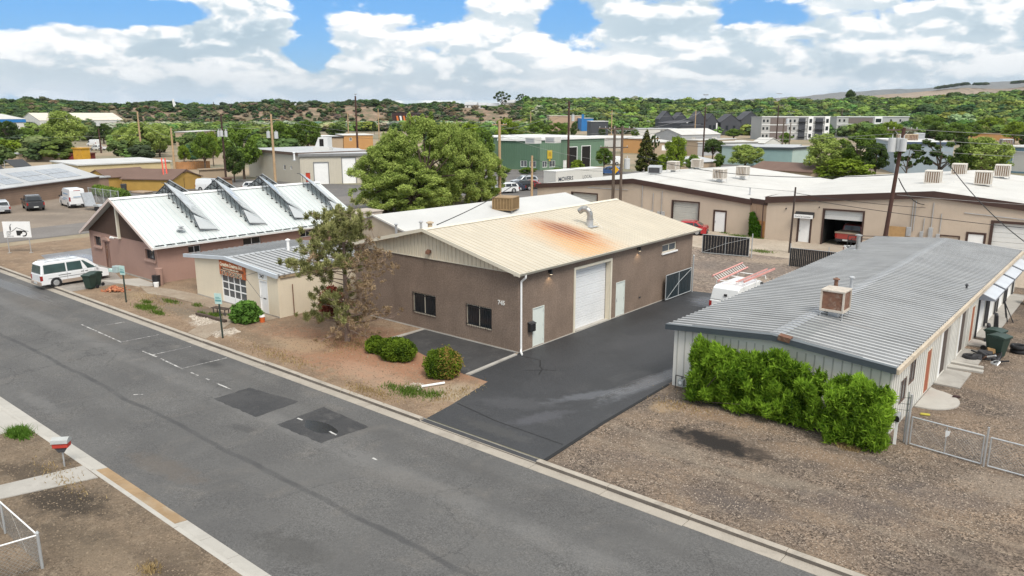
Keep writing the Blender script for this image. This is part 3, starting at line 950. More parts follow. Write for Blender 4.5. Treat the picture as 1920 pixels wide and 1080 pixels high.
struct('gravel_lot', MB().poly([(8.8, -9.22, .004), (60, -9.22, .004), (60, 44, .004), (8.3, 44, .004), (8.3, .86, .004)]), gravel)
back_gravel = ground_mat('back_lot_gravel', ((.235, .185, .15), (.19, .155, .13), (.30, .245, .19)), big=.3, patch=.12, grain=7, gamt=.5, bump=1.0,
    stains_and_light=((-1, 29, 8, 3, .3, .5, (.135, .115, .105)), (2, 34, 6, 2, .3, .5, (.33, .265, .2))))
struct('back_lot', MB().poly([(-14, 19.0, .005), (.2, 19.05, .005), (8.3, 20.4, .005), (8.3, 38, .005), (-14, 38, .005)]), back_gravel)
back_conc = ground_mat('old_back_concrete', ((.42, .36, .29), (.35, .29, .23), (.30, .25, .2)), big=.2, patch=.25, grain=10, gamt=.15, bump=.3,
    stains_and_light=((2, 41, 4, 1.2, 0, .6, (.20, .13, .09)), (-3, 38, 4, .8, .4, .5, (.2, .16, .12)), (-8, 42, 1, .6, 0, .5, (.18, .15, .12))))
struct('back_apron', MB().poly([(-40, 41, .009), (-13, 37, .009), (-6, 35.5, .009), (0, 35.8, .009), (20, 35, .009), (20, 46, .009), (-40, 46, .009)]), back_conc)
# left: parking lot, side road and gravel shoulder
lot_m = ground_mat('old_lot_asphalt', ((.24, .195, .155), (.20, .165, .135), (.27, .225, .18)), big=.12, patch=.1, grain=10, gamt=.15, bump=.3, stains_and_light=((-78, 5, 9, 2.5, .5, .4, (.15, .125, .10)), (-84, 8, 7, 2.2, .3, .5, (.13, .11, .09)), (-72, 1, 8, 2, .4, .3, (.30, .25, .2))))
struct('parking_lot', MB().poly([(-150, -9.3, .004), (-68.5, -9.3, .004), (-69.8, 12, .004), (-84, 16.5, .004), (-97.5, 18, .004), (-110, 14, .004), (-150, 0, .004)]), lot_m)
road2_m = ground_mat('side_road_asphalt', ((.19, .175, .165), (.165, .15, .14), (.21, .195, .18)), big=.2, patch=.12, grain=14, gamt=.15, bump=.2, stains_and_light=((-60.8, 0, .5, 12, 0, .5, (.09, .08, .075)),))
struct('side_road', MB().poly([(-68.5, -9.3, .010), (-60.3, -9.3, .010), (-60.8, 8, .010), (-61, 90, .010), (-69, 90, .010), (-69.8, 10, .010)]), road2_m)
struct('wet_apron', MB().poly([(-50.5, -5.2, .009), (-43, -6.6, .009), (-40, -5.2, .009), (-42.6, -3.9, .009), (-47, 3.0, .009), (-51, 2, .009)]),
    ground_mat('damp_concrete', ((.17, .16, .16), (.12, .115, .115), (.24, .23, .22)), big=.4, patch=.2, grain=14, gamt=.12, bump=.15, rough=.45, spec=.5, wet=((-46, -3.5, 4, 2, .2, .12),)))
mid_as = ground_mat('mid_yard_asphalt', ((.15, .142, .138), (.12, .115, .112), (.2, .18, .16)), big=.1, patch=.1, grain=8, gamt=.2, bump=.2)
struct('yard_asphalt', MB().poly([(-106, 17.5, .006), (-61, 12, .006), (-55, 20, .006), (-56, 60, .006), (-84, 56, .006), (-110, 50, .006), (-112, 30, .006)]), mid_as)
struct('crossing_road', MB().poly([tuple(G(*p)[:2]) + (.007,) for p in ((700, 318), (930, 318), (1185, 322), (1240, 312), (1450, 300), (1450, 316), (1160, 345), (1010, 372), (930, 372), (880, 345), (700, 330))]), mid_as)
wall_rib_shade = mat('shaded_grey_wall_rib', (.40, .395, .365), .6, .15, 1)  # shed wall ribs darker than the sheet, their shadow put into the colour
rib_shade_tan = mat('shaded_tan_rib_side', (.43, .37, .28), .7, .1, .6)  # roof rib sides darker than the sheets: shading painted into the colour
rib_shade_grey = mat('shaded_grey_rib_side', (.19, .195, .20), .6, .3, .5, metal=.2)  # grey roofs: shaded rib sides done by colour
rib_shade_pale = mat('shaded_pale_rib_side', (.44, .50, .50), .6, .2, .6)  # pale roof: rib side shade is in the colour too
# ------------------------------------------------------------------ brown stucco workshop (the main building)
def main_building():
 T = thing('workshop_building', 'brown stucco workshop with cream ribbed roof and rust stain, number 745 on its front', 'building', (0, 0, 0))
 Wd, L, ze, zr, xr = 13.2, 19.2, 4.28, 5.95, -6.6
 F = Fr(-Wd, 0)
 Rt = Fr(0, 0, R(90))
 ops = [(Wd - 8.0, Wd - 6.12, .88, 2.12), (Wd - 3.72, Wd - 1.87, .88, 2.1)]
 wall(F, 0, Wd, -.02, ze, ops, stucco_brown, T, .14)
 for o in ops:
  window(F, *o, T, frame=cream_trim, glass=glass_dark, depth=.11, mull=1, bars=.125)
 rops = [(1.17, 2.17, .06, 2.2), (5.02, 8.66, .02, 3.68), (9.35, 10.37, .04, 2.2), (14.92, 16.85, 3.25, 3.8)]
 wall(Rt, 0, L, -.02, ze, rops, stucco_brown, T, .34)
 wall(Fr(0, L, R(180)), 0, Wd, -.02, ze, [], stucco_brown, T)
 wall(Fr(-Wd, L, R(-90)), 0, L, -.02, ze, [], stucco_brown, T)
 door(Rt, *rops[0], T, depth=.03, hs=-1)
 door(Rt, *rops[2], T, depth=.03, hs=-1)
 rollup(Rt, *rops[1], T, mat('white_door_panel', (.70, .71, .72), .5, .04, 1, fine=.02, streak=.1, dirtcol=(.5, .5, .48)), frame=cream_trim, depth=.33, panels=6, sub=4, fw=.14)
 # door reveal and sill
 MB(Rt).box(5.02, 8.66, -.33, .06, 0, .05).build('door_sill', concrete_pale, T)
 jb = MB(Rt)
 jb.box(5.021, 5.05, -.28, -.01, .05, 3.67).box(8.63, 8.659, -.28, -.01, .05, 3.67).box(5.05, 8.63, -.28, -.01, 3.64, 3.67)
 jb.build('door_jamb', cream_metal, T)
 window(Rt, *rops[3], T, frame=cream_trim, glass=glass_grey, depth=.1, mull=1, fw=.07, sill=white_paint)
 # base strip where paving meets the wall
 MB().box(-Wd - .02, .03, -.03, -.001, -.02, .07).box(.001, .03, -.03, L, -.02, .05).build('wall_base', concrete_pale, T)
 # gable in cream siding
 G1 = MB(Fr(-Wd, -.04))
 zt = lambda u: ze + (zr - .1 - ze) * (1 - abs(u - Wd / 2) / (Wd / 2))
 G1.prism([(.0, 0, ze), (Wd, 0, ze), (Wd / 2, 0, zr - .1)], (0, -.04, 0))
 g = G1.build('gable_siding', cream_metal, T)
 u = .35
 while u < Wd - .3:
  top = zt(u) - .03
  if top > ze + .05:
   MB(Fr(-Wd, -.04)).prism([(u - .035, 0, ze + .01), (u + .035, 0, ze + .01), (u + .02, .03, ze + .01), (u - .02, .03, ze + .01)], (0, 0, top - ze)).build('siding_rib', cream_metal, g, clean=False)
   MB(Fr(-Wd, -.04)).box(u + .04, u + .06, 0, .006, ze + .01, top).build('siding_shade_strip', rib_shade_tan, g, clean=False)  # flat darker strip beside each rib paints its shade
  u += .3
 MB(Fr(-Wd, -.04)).box(0, Wd, .0, .03, ze - .03, ze + .012).build('flashing', cream_trim, g)
 # back gable
 MB(Fr(-Wd, L - .02)).prism([(0, 0, ze), (Wd, 0, ze), (Wd / 2, 0, zr - .1)], (0, -.03, 0)).build('gable_siding', cream_metal, T)
 # roof
 m_roof = roof_metal('cream_roof_sheet', (.53, .475, .38), rust=[(-2.2, 7.6, 4.6, 3.4, .35, .62, (.58, .30, .10)), (-.4, 6.8, 2.8, 2.6, .1, .6, (.58, .30, .09)), (-3.0, 8.3, 3.4, 2.1, .15, 1.0, (.46, .15, .03)), (-3.4, 8.6, 2.2, 1.2, .1, .95, (.22, .06, .02)), (-2.2, 9.6, 1.0, .45, .5, .8, (.45, .16, .03))],
      rough=.5, metal=.1, streaky=.06)
 fr = Fr(0, -.45)
 # geometry in world orientation: eave x=+.42, ridge -6.6, other eave -13.6
 sl = (5.98 - 4.38) / 7.02
 ribbed(fr, (.42, 4.38), (-6.6, 5.98), L + .85, m_roof, T, name='roof_slope', spacing=.40, rib=.022, rw=.035, side=rib_shade_tan)
 ribbed(fr, (-13.62, 4.38), (-6.6, 5.98), L + .85, m_roof, T, name='roof_slope', spacing=.40, rib=.022, rw=.035, side=rib_shade_tan)
 MB(fr).prism([(-6.85, .01, 5.955), (-6.6, .01, 6.03), (-6.35, .01, 5.955), (-6.6, .01, 6.0)], (0, -(L + .88), 0)).build('ridge_cap', cream_trim, T)
 tr = MB(fr)
 for (xa, xb) in ((.44, -6.6), (-13.64, -6.6)):
  tr.prism([(xa, .03, 4.40), (xb, .03, 6.03), (xb, .03, 5.84), (xa, .03, 4.20)], (0, -.05, 0))
 tr.build('rake_trim', cream_trim, T)
 sf = MB(fr)
 sf.poly([(.42, 0, 4.3), (-6.6, 0, 5.9), (-6.6, -.42, 5.9), (.42, -.42, 4.3)]).poly([(-13.6, 0, 4.3), (-6.6, 0, 5.9), (-6.6, -.42, 5.9), (-13.6, -.42, 4.3)])
 sf.build('soffit', cream_trim, T)
 # gutter and downspout
 gm = MB()
 gm.prism([(.03, -.46, 4.22), (.40, -.46, 4.22), (.50, -.46, 4.36), (.50, -.46, 4.39), (.46, -.46, 4.39), (.37, -.46, 4.26), (.03, -.46, 4.26)], (0, L + .86, 0))
 gm.build('gutter', cream_trim, T)
 hg = MB()
 y = .3
 while y < L:
  hg.box(.40, .49, y - .012, y + .012, 4.385, 4.40)
  y += 2.4
 hg.build('gutter_clips', rusty, T)
 ds = MB()
 ds.tube([(.38, .10, 4.24), (.38, .10, 4.08), (.09, .10, 3.85), (.09, .10, .22), (.14, .02, .1), (.38, -.18, .06)], .055, 6)
 ds.build('downspout', white_paint, T)
 # numbers
 tm = mat('white_number', (.75, .74, .70), .5, .05, 3)
 text_mesh('745', .33, tm, 'house_number', T, fmtx(Fr(-1.42, 0), 0, .012, 2.44), depth=.012, bold=.008, sx=1.0)
 # lamps
 lampm = emis('warm_lamp', (1, .82, .55), 2.2)
 def lamp(fr, u, z, lit=True):
  a = MB(fr)
  a.box(u - .06, u + .06, 0, .05, z - .1, z + .12)
  a.cyl((u, .05, z + .04), (u, .17, z + .04), .02, n=6)
  a.cyl((u, .17, z - .16), (u, .17, z + .1), .085, .06, 10)
  o = a.build('wall_lamp', black_metal, T)
  if lit:
   MB(fr).cyl((u, .17, z - .175), (u, .17, z - .162), .07, n=10).build('bulb', lampm, o)
   ld = bpy.data.lights.new('wall_lamp_light', 'SPOT')
   ld.energy = 14
   ld.color = (1, .78, .5)
   ld.spot_size = R(100)
   ld.shadow_soft_size = .05
   lo = bpy.data.objects.new('wall_lamp_light', ld)
   COL.objects.link(lo)
   lo.parent = o
   lo.location = fr((u, .19, z - .19))
 lamp(Rt, 2.54, 4.02)
 lamp(Rt, 11.76, 4.02)
 a = MB(Fr(-6.42, -.07)).box(-.11, .11, 0, .1, 4.62, 4.78).prism([(-.13, .1, 4.68), (.13, .1, 4.68), (.16, .22, 4.56), (-.16, .22, 4.56)], (0, -.02, .14))
 a.build('gable_lamp', rusty, T)
 # letter box by the first door
 b = MB(Rt).box(.72, 1.16, .03, .24, 1.02, 1.5)
 mbx = b.build('letter_box', black_metal, T, bevel=.02)
 MB(Rt).prism([(.70, .03, 1.52), (1.18, .03, 1.52), (1.18, .27, 1.44), (.70, .27, 1.44)], (0, 0, .02)).build('lid', dark_metal, mbx)
 MB(Rt).box(12.1, 12.2, .0, .05, .72, .82).box(12.25, 12.32, 0, .04, .74, .8).build('socket_box', dark_metal, T)
 # small stacks on the ridge
 pipe('short twin flue at the front end of the cream roof ridge', -7.9, .7, 5.70, .42, .07)
 pipe('fat short stub flue on the cream roof beside the ridge', -7.2, .75, 5.84, .30, .13, m=cooler_tan)
 # big galvanised exhaust elbow
 E = thing('exhaust_duct', 'big galvanised exhaust duct bending over on the rusty cream roof', 'exhaust duct', (-3.17, 11.05, 5.18))
 E.scale = (.82, .82, .85)
 MB().cyl((0, 0, -.15), (0, 0, .55), .27, n=18).build('lower_duct', galv, E, smooth=False)
 MB().cyl((0, 0, .52), (0, 0, .56), .29, n=18).cyl((0, 0, -.05), (0, 0, .02), .42, .30, n=18).build('collar', chrome, E)
 pts = [(0, 0, .55), (0, 0, .85), (-.05, -.03, 1.1), (-.25, -.1, 1.3), (-.52, -.2, 1.32), (-.78, -.3, 1.12)]
 for a_, b_ in zip(pts[:-1], pts[1:]):
  d = (Vector(b_) - Vector(a_)) * .06
  MB().cyl(Vector(a_) - d, Vector(b_) + d, .235, .225, 18).build('duct_ring', chrome, E)
 MB().cyl(Vector(pts[-1]) + Vector((-.045, -.02, -.04)), Vector(pts[-1]) + Vector((-.05, -.022, -.044)), .2, n=18).build('duct_mouth', void, E)
 MB().box(-.5, .5, -.5, .5, -.02, .01).build('base_plate', galv, E)
 gb = MB()
 gb.tube([(-.2, .1, .95), (.9, .6, -.22)], .01, 5).tube([(-.2, -.1, .95), (-.9, -.8, .12)], .01, 5)
 gb.build('guy_wire', galv, E)
main_building()
# ------------------------------------------------------------------ tattoo shop (747)
def tattoo_shop():
 x0, x1, y0, L = -25.6, -15.72, -3.95, 7.4
 T = thing('tattoo_shop', 'small cream shop with low grey tin roof and orange tattooing sign, number 747', 'shop building', (x0, y0, 0))
 Wd = x1 - x0
 F = Fr(0, 0)
 win = (3.35, 6.3, .05, 1.95)
 dr = (7.85, 8.75, .03, 2.15)
 wall(F, 0, Wd, -.02, 2.6, [win, dr], cream_wall, T, .12, gable=[(0, 2.6), (Wd, 2.6), (Wd / 2 - .6, 3.0)])
 Rt = Fr(Wd, 0, R(90))
 wall(Rt, 0, L, -.02, 2.62, [], cream_wall, T)
 wall(Fr(Wd, L, R(180)), 0, Wd, -.02, 2.6, [], cream_wall, T, gable=[(0, 2.6), (Wd, 2.6), (Wd / 2 + .6, 3.0)])
 wall(Fr(0, L, R(-90)), 0, L, -.02, 2.6, [], cream_wall, T)
 # glazed front
 w = MB(F)
 a, b, c, d = win
 y0_, y1_ = -.10, -.04
 w.box(a, a + .06, y0_, y1_, c, d).box(b - .06, b, y0_, y1_, c, d).box(a + .06, b - .06, y0_, y1_, d - .06, d).box(a + .06, b - .06, y0_, y1_, c, c + .42)
 zs = [c + .42, c + .9, c + 1.38, d - .06]
 xs = [a + .06 + (b - a - .12) * k / 4 for k in range(5)]
 for xx in xs[1:-1]:
  w.box(xx - .035, xx + .035, y0_ + .003, y1_ - .003, c + .42, d - .06)
 for zz in zs[1:-1]:
  w.box(a + .06, b - .06, y0_ + .006, y1_ - .006, zz - .035, zz + .035)
 wo = w.build('window', white_paint, T)
 MB(F).box(xs[2] - .012, xs[2] + .012, y1_, y1_ + .012, c, c + .42).build('panel_joint', galv, wo)
 for i in range(4):
  for j in range(3):
   MB(F).box(xs[i], xs[i + 1], y0_ + .012, y0_ + .024, zs[j], zs[j + 1]).build('pane', glass_grey, wo, clean=False)
 cur = mat('net_curtain', (.28, .26, .23), .95, .3, 6)
 for i in range(4):
  m_ = MB(F)
  n = 10
  for k in range(n):
   u_ = xs[i] + (xs[i + 1] - xs[i]) * (k + .5) / n
   m_.box(u_ - .02, u_ + .02, y0_ - .02, y0_ - .005 + .01 * (k % 2), zs[0], zs[2])
  m_.build('curtain', cur, wo, clean=False)
 door(F, *dr, T, m=white_paint, frame=white_paint, depth=.05)
 MB(F).box(8.15, 8.45, -.046, -.035, .95, 1.02).build('letter_slot', black_metal, T)
 MB(F).box(7.8, 8.8, .0, .02, 2.2, 2.62).build('number_board', white_paint, T)
 text_mesh('747', .30, black_metal, 'house_number', T, fmtx(F, 7.98, .022, 2.29), depth=.006, bold=.008, sx=1.05)
 # painted board sign
 sgm = mat('orange_sign_board', (.42, .105, .03), .6, .15, 2, fine=.08)
 sg = MB(F).prism([(3.33, .02, 1.9), (6.42, .02, 1.9), (6.42, .02, 2.72), (3.33, .02, 2.92)], (0, .05, 0)).build('sign_board', sgm, T)
 cw = mat('cream_lettering', (.75, .68, .52), .6, .1, 3)
 bk = mat('dark_lettering', (.035, .025, .022), .6, .1, 3)
 text_mesh('Creative Designs Art', .34, cw, 'sign_lettering', sg, fmtx(F, 3.42, .076, 2.52), .004, .012, .92)
 MB(F).box(3.55, 6.25, .07, .078, 2.27, 2.45).build('sign_band', mat('brown_band', (.12, .045, .02), .7), sg)
 text_mesh('TATTOO & PIERCING ART', .13, cw, 'sign_lettering', sg, fmtx(F, 3.75, .08, 2.31), .003, .003, 1.25)
 text_mesh('TATTOOING', .40, cw, 'sign_lettering', sg, fmtx(F, 3.48, .074, 1.94), .004, .03, 1.07)
 text_mesh('TATTOOING', .40, bk, 'sign_lettering', sg, fmtx(F, 3.48, .080, 1.94), .004, .008, 1.07)
 # roof
 rm = roof_metal('grey_tin_roof', (.44, .445, .45), rough=.42, metal=.25, streaky=.10)
 fr = Fr(0, -.14)
 xr = 4.15
 ribbed(fr, (-1.15, 2.68), (xr, 3.10), L + 1.0, rm, T, name='roof_slope', spacing=.40, rib=.06, rw=.055, side=rib_shade_grey)
 ribbed(fr, (Wd + .12, 2.70), (xr, 3.10), L + 1.0, rm, T, name='roof_slope', spacing=.40, rib=.06, rw=.055, side=rib_shade_grey)
 MB(fr).prism([(xr - .25, .0, 3.10), (xr, .0, 3.16), (xr + .25, .0, 3.10)], (0, -(L + 1.0), 0)).build('ridge_cap', galv, T)
 tr = MB(fr)
 fsc = mat('pale_blue_grey_fascia', (.50, .54, .58), .45, .08, 1, metal=.1)
 for (xa, za) in ((-1.2, 2.62), (Wd + .15, 2.62)):
  tr.prism([(xa, .05, za + .14), (xr, .05, 3.20), (xr, .05, 2.98), (xa, .05, za - .10)], (0, -.16, 0))
 tr.build('fascia', fsc, T)
 MB(fr).box(-1.15, Wd + .1, -.5, -.65, 2.56, 2.6).build('soffit', cream_trim, T)
 MB(fr).box(Wd - .02, Wd + .1, -.3, -(L + 1), 2.48, 2.66).build('eave_board', mat('weathered_board', (.33, .25, .16), .9, .3, 3, fine=.2), T)
 pt = thing('standing_pipe', 'thin brown pipe leaning upright against the cream shop side wall', 'pipe', (x1 + .15, y0 + .95, 0))
 MB().cyl((0, 0, 0), (-.02, 0, 2.0), .03, n=8).build('tube', rusty, pt)
 pipe('white capped flue on the grey tin roof of the tattoo shop', -20.9, .4, 3.0, .75, .10, m=white_paint)
 # low plinth line
 MB(Fr(0, 0)).box(0, Wd, .001, .02, -.02, .08).build('wall_base', concrete, T)
 # door stay wire
 MB(F).tube([(7.75, .05, 2.6), (7.0, .5, 2.35), (8.3, .25, 1.1)], .012, 5).build('awning_stay', dark_metal, T)
tattoo_shop()
# ------------------------------------------------------------------ pink building with rows of solar collectors
def solar_building():
 x0, x1, y0, L = -42.65, -31.05, -3.96, 18.4
 T = thing('pink_workshop', 'pink stucco building with brown gable and pale ribbed roof carrying rows of solar collectors', 'building', (x0, y0, 0))
 Wd = x1 - x0
 ze, zr = 2.93, 5.8
 xr = Wd / 2
 F = Fr(0, 0)
 ops = [(.85, 2.15, 1.72, 2.5), (2.75, 3.55, .05, 2.2), (9.8, 11.3, 1.68, 2.42)]
 wall(F, 0, Wd, -.02, ze, ops, pink_stucco, T, .2)
 Rt = Fr(Wd, 0, R(90))
 rops = [(7.0, 8.6, 1.9, 2.5), (12.4, 13.6, 1.9, 2.5), (2.4, 3.4, 1.9, 2.45)]
 wall(Rt, 0, L, -.02, ze, rops, pink_stucco, T, .2)
 wall(Fr(Wd, L, R(180)), 0, Wd, -.02, ze, [], pink_stucco, T)
 wall(Fr(0, L, R(-90)), 0, L, -.02, ze, [], pink_stucco, T)
 pk = mat('pink_sill', (.38, .25, .205), .9, .05, 1)
 for o in (ops[0], ops[2]):
  window(F, *o, T, frame=dark_metal, glass=glass_dark, depth=.17, mull=2, surround=pk)
  MB(F).box(o[0] - .12, o[1] + .12, .03, .13, o[2] - .2, o[2] - .03).build('sill', pk, T, bevel=.02)
 for o in rops:
  window(Rt, *o, T, frame=white_paint, glass=glass_dark, depth=.15, mull=1)
 dm = mat('pink_brown_door', (.27, .165, .13), .7, .1, 2)
 door(F, *ops[1], T, m=dm, frame=mat('brown_frame', (.16, .09, .07), .7), depth=.08)
 MB(F).box(3.1, 3.16, .0, .09, .9, 1.9).build('door_grille', rusty, T)
 MB(F).prism([(2.5, .0, 2.35), (3.8, .0, 2.35), (3.6, .0, 2.55), (3.15, .0, 2.62), (2.7, .0, 2.55)], (0, .12, 0)).build('door_hood', pk, T)
 MB(F).box(-.02, Wd + .02, .002, .05, -.02, .1).build('wall_base', concrete, T)
 # gable: two dark brown halves split by a cream post
 for (a, b) in ((-.02, xr - .12), (xr + .12, Wd + .02)):
  ha = ze + (zr - ze) * (1 - abs(a - xr) / xr)
  hb = ze + (zr - ze) * (1 - abs(b - xr) / xr)
  pts = [(a, .03, ze - .03), (b, .03, ze - .03), (b, .03, hb - .05), (a, .03, max(ze, ha) - .05)]
  g = MB(F).prism(pts, (0, -.05, 0)).build('gable_board', brown_board, T)
  rb = MB(F)
  u = a + .1
  while u < b - .04:
   h = ze + (zr - ze) * (1 - abs(u - xr) / xr) - .09
   if h > ze + .05:
    rb.box(u - .006, u + .006, .03, .042, ze - .02, h)
   u += .2
  r_ = rb.build('board_battens', mat('brown_batten', (.06, .035, .025), .8), g, clean=False)
 MB(F).box(xr - .1, xr + .1, .0, .2, 2.75, zr).build('centre_post', cream_trim, T)
 MB(F).cyl((xr - .05, .12, 2.78), (xr - .05, .62, 2.95), .04, n=8).cyl((xr - .05, .5, 2.85), (xr - .05, .75, 2.95), .1, n=8).build('floodlight', white_paint, T)
 # roof
 rm = roof_metal('pale_green_white_roof_sheet', (.565, .595, .59), rough=.5, metal=.1, streaky=.03)
 fr = Fr(0, -.55)
 sl = (zr - ze) / xr
 e0, e1 = -.5, Wd + .5
 ribbed(fr, (e0, ze - .5 * sl + .08), (xr, zr + .08), L + .9, rm, T, name='roof_slope', spacing=.45, rib=.04, rw=.03, side=rib_shade_pale)
 ribbed(fr, (e1, ze - .5 * sl + .08), (xr, zr + .08), L + .9, rm, T, name='roof_slope', spacing=.45, rib=.04, rw=.03, side=rib_shade_pale)
 MB(fr).prism([(xr - .3, 0, zr + .02), (xr, 0, zr + .15), (xr + .3, 0, zr + .02)], (0, -(L + .9), 0)).build('ridge_cap', white_paint, T)
 tr = MB(fr)
 for xa in (e0 - .03, e1 + .03):
  za = ze - .5 * sl
  tr.prism([(xa, .04, za + .1), (xr, .04, zr + .14), (xr, .04, zr - .08), (xa, .04, za - .12)], (0, -.06, 0))
 tr.build('barge_board', mat('pale_pink_trim', (.62, .52, .47), .6, .05), T)
 za = ze - .5 * sl
 gt_ = MB(fr)
 gt_.prism([(e1 - .02, 0, za - .04), (e1 + .12, 0, za - .04), (e1 + .14, 0, za + .08), (e1 + .11, 0, za + .08), (e1 + .09, 0, za), (e1 - .02, 0, za)], (0, -(L + .9), 0))
 gt_.build('gutter', white_paint, T)
 sn = MB(fr)
 for k in range(22):
  y = .3 + k * .83
  sn.box(e1 - .32, e1 - .05, -y - .66, -y, za + .17, za + .20)
 sn.build('snow_guard', mat('black_snow_guard', (.03, .03, .035), .5), T)
 # collector rows
 roofz = lambda u: zr + .08 - abs(u - xr) * sl
 panel_m = mat('pale_collector_back', (.46, .48, .49), .45, .05, 1, metal=.2)
 glass_m = mat('collector_glass', (.46, .49, .50), .15, .1, 1, spec=.7)  # pale base colour stands for sky reflected at a grazing view
 fm_ = mat('black_collector_frame', (.025, .025, .028), .5, .1, 2)
 for k in range(4):
  ys = 3.75 + 4.27 * k            # local y of the strut feet (y0 = -3.96)
  C_ = thing('solar_collector_row', 'tilted solar collector row on the pale roof, %s from the front gable' % ('first', 'second', 'third', 'fourth')[k], 'solar collectors', (x0, y0, 0), 0, 'solar collector rows on the pale roof')
  ua, ub = xr - .9 * (1), xr + 5.25
  ua = xr + .25
  n = 5
  hup = 1.05
  for i in range(n):
   a = ua + (ub - ua) * i / n + .02
   b = ua + (ub - ua) * (i + 1) / n - .02
   pa, pb = roofz(a), roofz(b)
   low = ys + 1.5
   ka = hup * (1 - .55 * max(0, (i - 3.2) / 1.8)) if i > 3 else hup
   kb_ = hup * (1 - .75) if i == n - 1 else hup
   P = MB()
   P.prism([(a, ys, pa + ka), (b, ys, pb + kb_), (b, low, pb + .08), (a, low, pa + .08)], (0, .02, .07))
   p_ = P.build('collector_panel', panel_m, C_)
   MB().poly([(a + .05, ys + .12, pa + ka + .02), (b - .05, ys + .12, pb + kb_ + .02), (b - .05, low - .02, pb + .17), (a + .05, low - .02, pa + .17)]).build('glazing', glass_m, p_, clean=False)
  fr_ = MB()
  fr_.tube([(ua - .4, ys - .02, roofz(ua) + hup), (ua, ys - .02, roofz(ua) + hup), (ua + (ub - ua) * .8, ys - .02, roofz(ua + (ub - ua) * .8) + hup), (ub, ys + .0, roofz(ub) + .26), (ub + .2, ys + 1.5, roofz(ub) + .05)], .028, 6)
  fr_.build('rail', fm_, C_)
  for i in range(7):
   u = ua + .35 + (ub - ua - 1.1) * i / 6
   hh = hup if u < ua + (ub - ua) * .8 else hup * .6
   s_ = MB()
   s_.cyl((u, ys + .1, roofz(u) + .02), (u, ys, roofz(u) + hh), .022, n=6)
   s_.box(u - .07, u + .07, ys + .03, ys + .17, roofz(u) + .0, roofz(u) + .06)
   s_.build('strut', fm_, C_)
 for k in range(3):
  ys = 6.3 + 4.27 * k - 2.6
  C_ = thing('solar_collector_row', 'collector lattice rising behind the ridge of the pale roof, %s from the left' % ('first', 'second', 'third')[k], 'solar collectors', (x0, y0, 0), 0, 'solar collector rows behind the ridge')
  ub, ua = xr - .35, xr - 5.2
  hup = 1.25
  for i in range(5):
   a = ua + (ub - ua) * i / 5 + .02
   b = ua + (ub - ua) * (i + 1) / 5 - .02
   P = MB()
   P.prism([(a, ys + .8, roofz(a) + hup), (b, ys + .8, roofz(b) + hup), (b, ys + 2.5, roofz(b) + .1), (a, ys + 2.5, roofz(a) + .1)], (0, .02, .06))
   P.build('collector_panel', panel_m, C_)
  fr_ = MB()
  for q in (.0, .33, .66, 1.0):
   y_ = ys + .74 + 1.7 * q
   z_ = hup - (hup - .1) * q - .05
   fr_.tube([(ua, y_, roofz(ua) + z_), (ub, y_, roofz(ub) + z_)], .04, 5)
  for i in range(9):
   u = ua + (ub - ua) * i / 8
   fr_.tube([(u, ys + .74, roofz(u) + hup - .06), (u, ys + 2.45, roofz(u) + .04)], .03, 5)
   fr_.tube([(u, ys + .74, roofz(u) + hup - .06), (u, ys + .6, roofz(u))], .03, 5)
  fr_.build('lattice', fm_, C_)
 pipe('low round vent on the pale solar roof slope', -31.9, -1.55, 3.7, .15, .13, cap=True)
 # duct box at the rear right
 bx = thing('roof_duct_box', 'beige box unit between the pink building and the tattoo shop roof', 'duct box', (-29.6, 11.5, 0))
 MB().box(0, 2.2, 0, 3, 0, 3.9).build('casing', mat('beige_casing', (.40, .34, .29), .7, .1, 1), bx, bevel=.05)
 MB().box(-.08, 2.28, -.08, 3.08, 3.9, 3.98).build('lid', mat('beige_casing'), bx)
 return T
MATS_fallback = mat('beige_casing', (.40, .34, .29), .7, .1, 1)
solar_building()
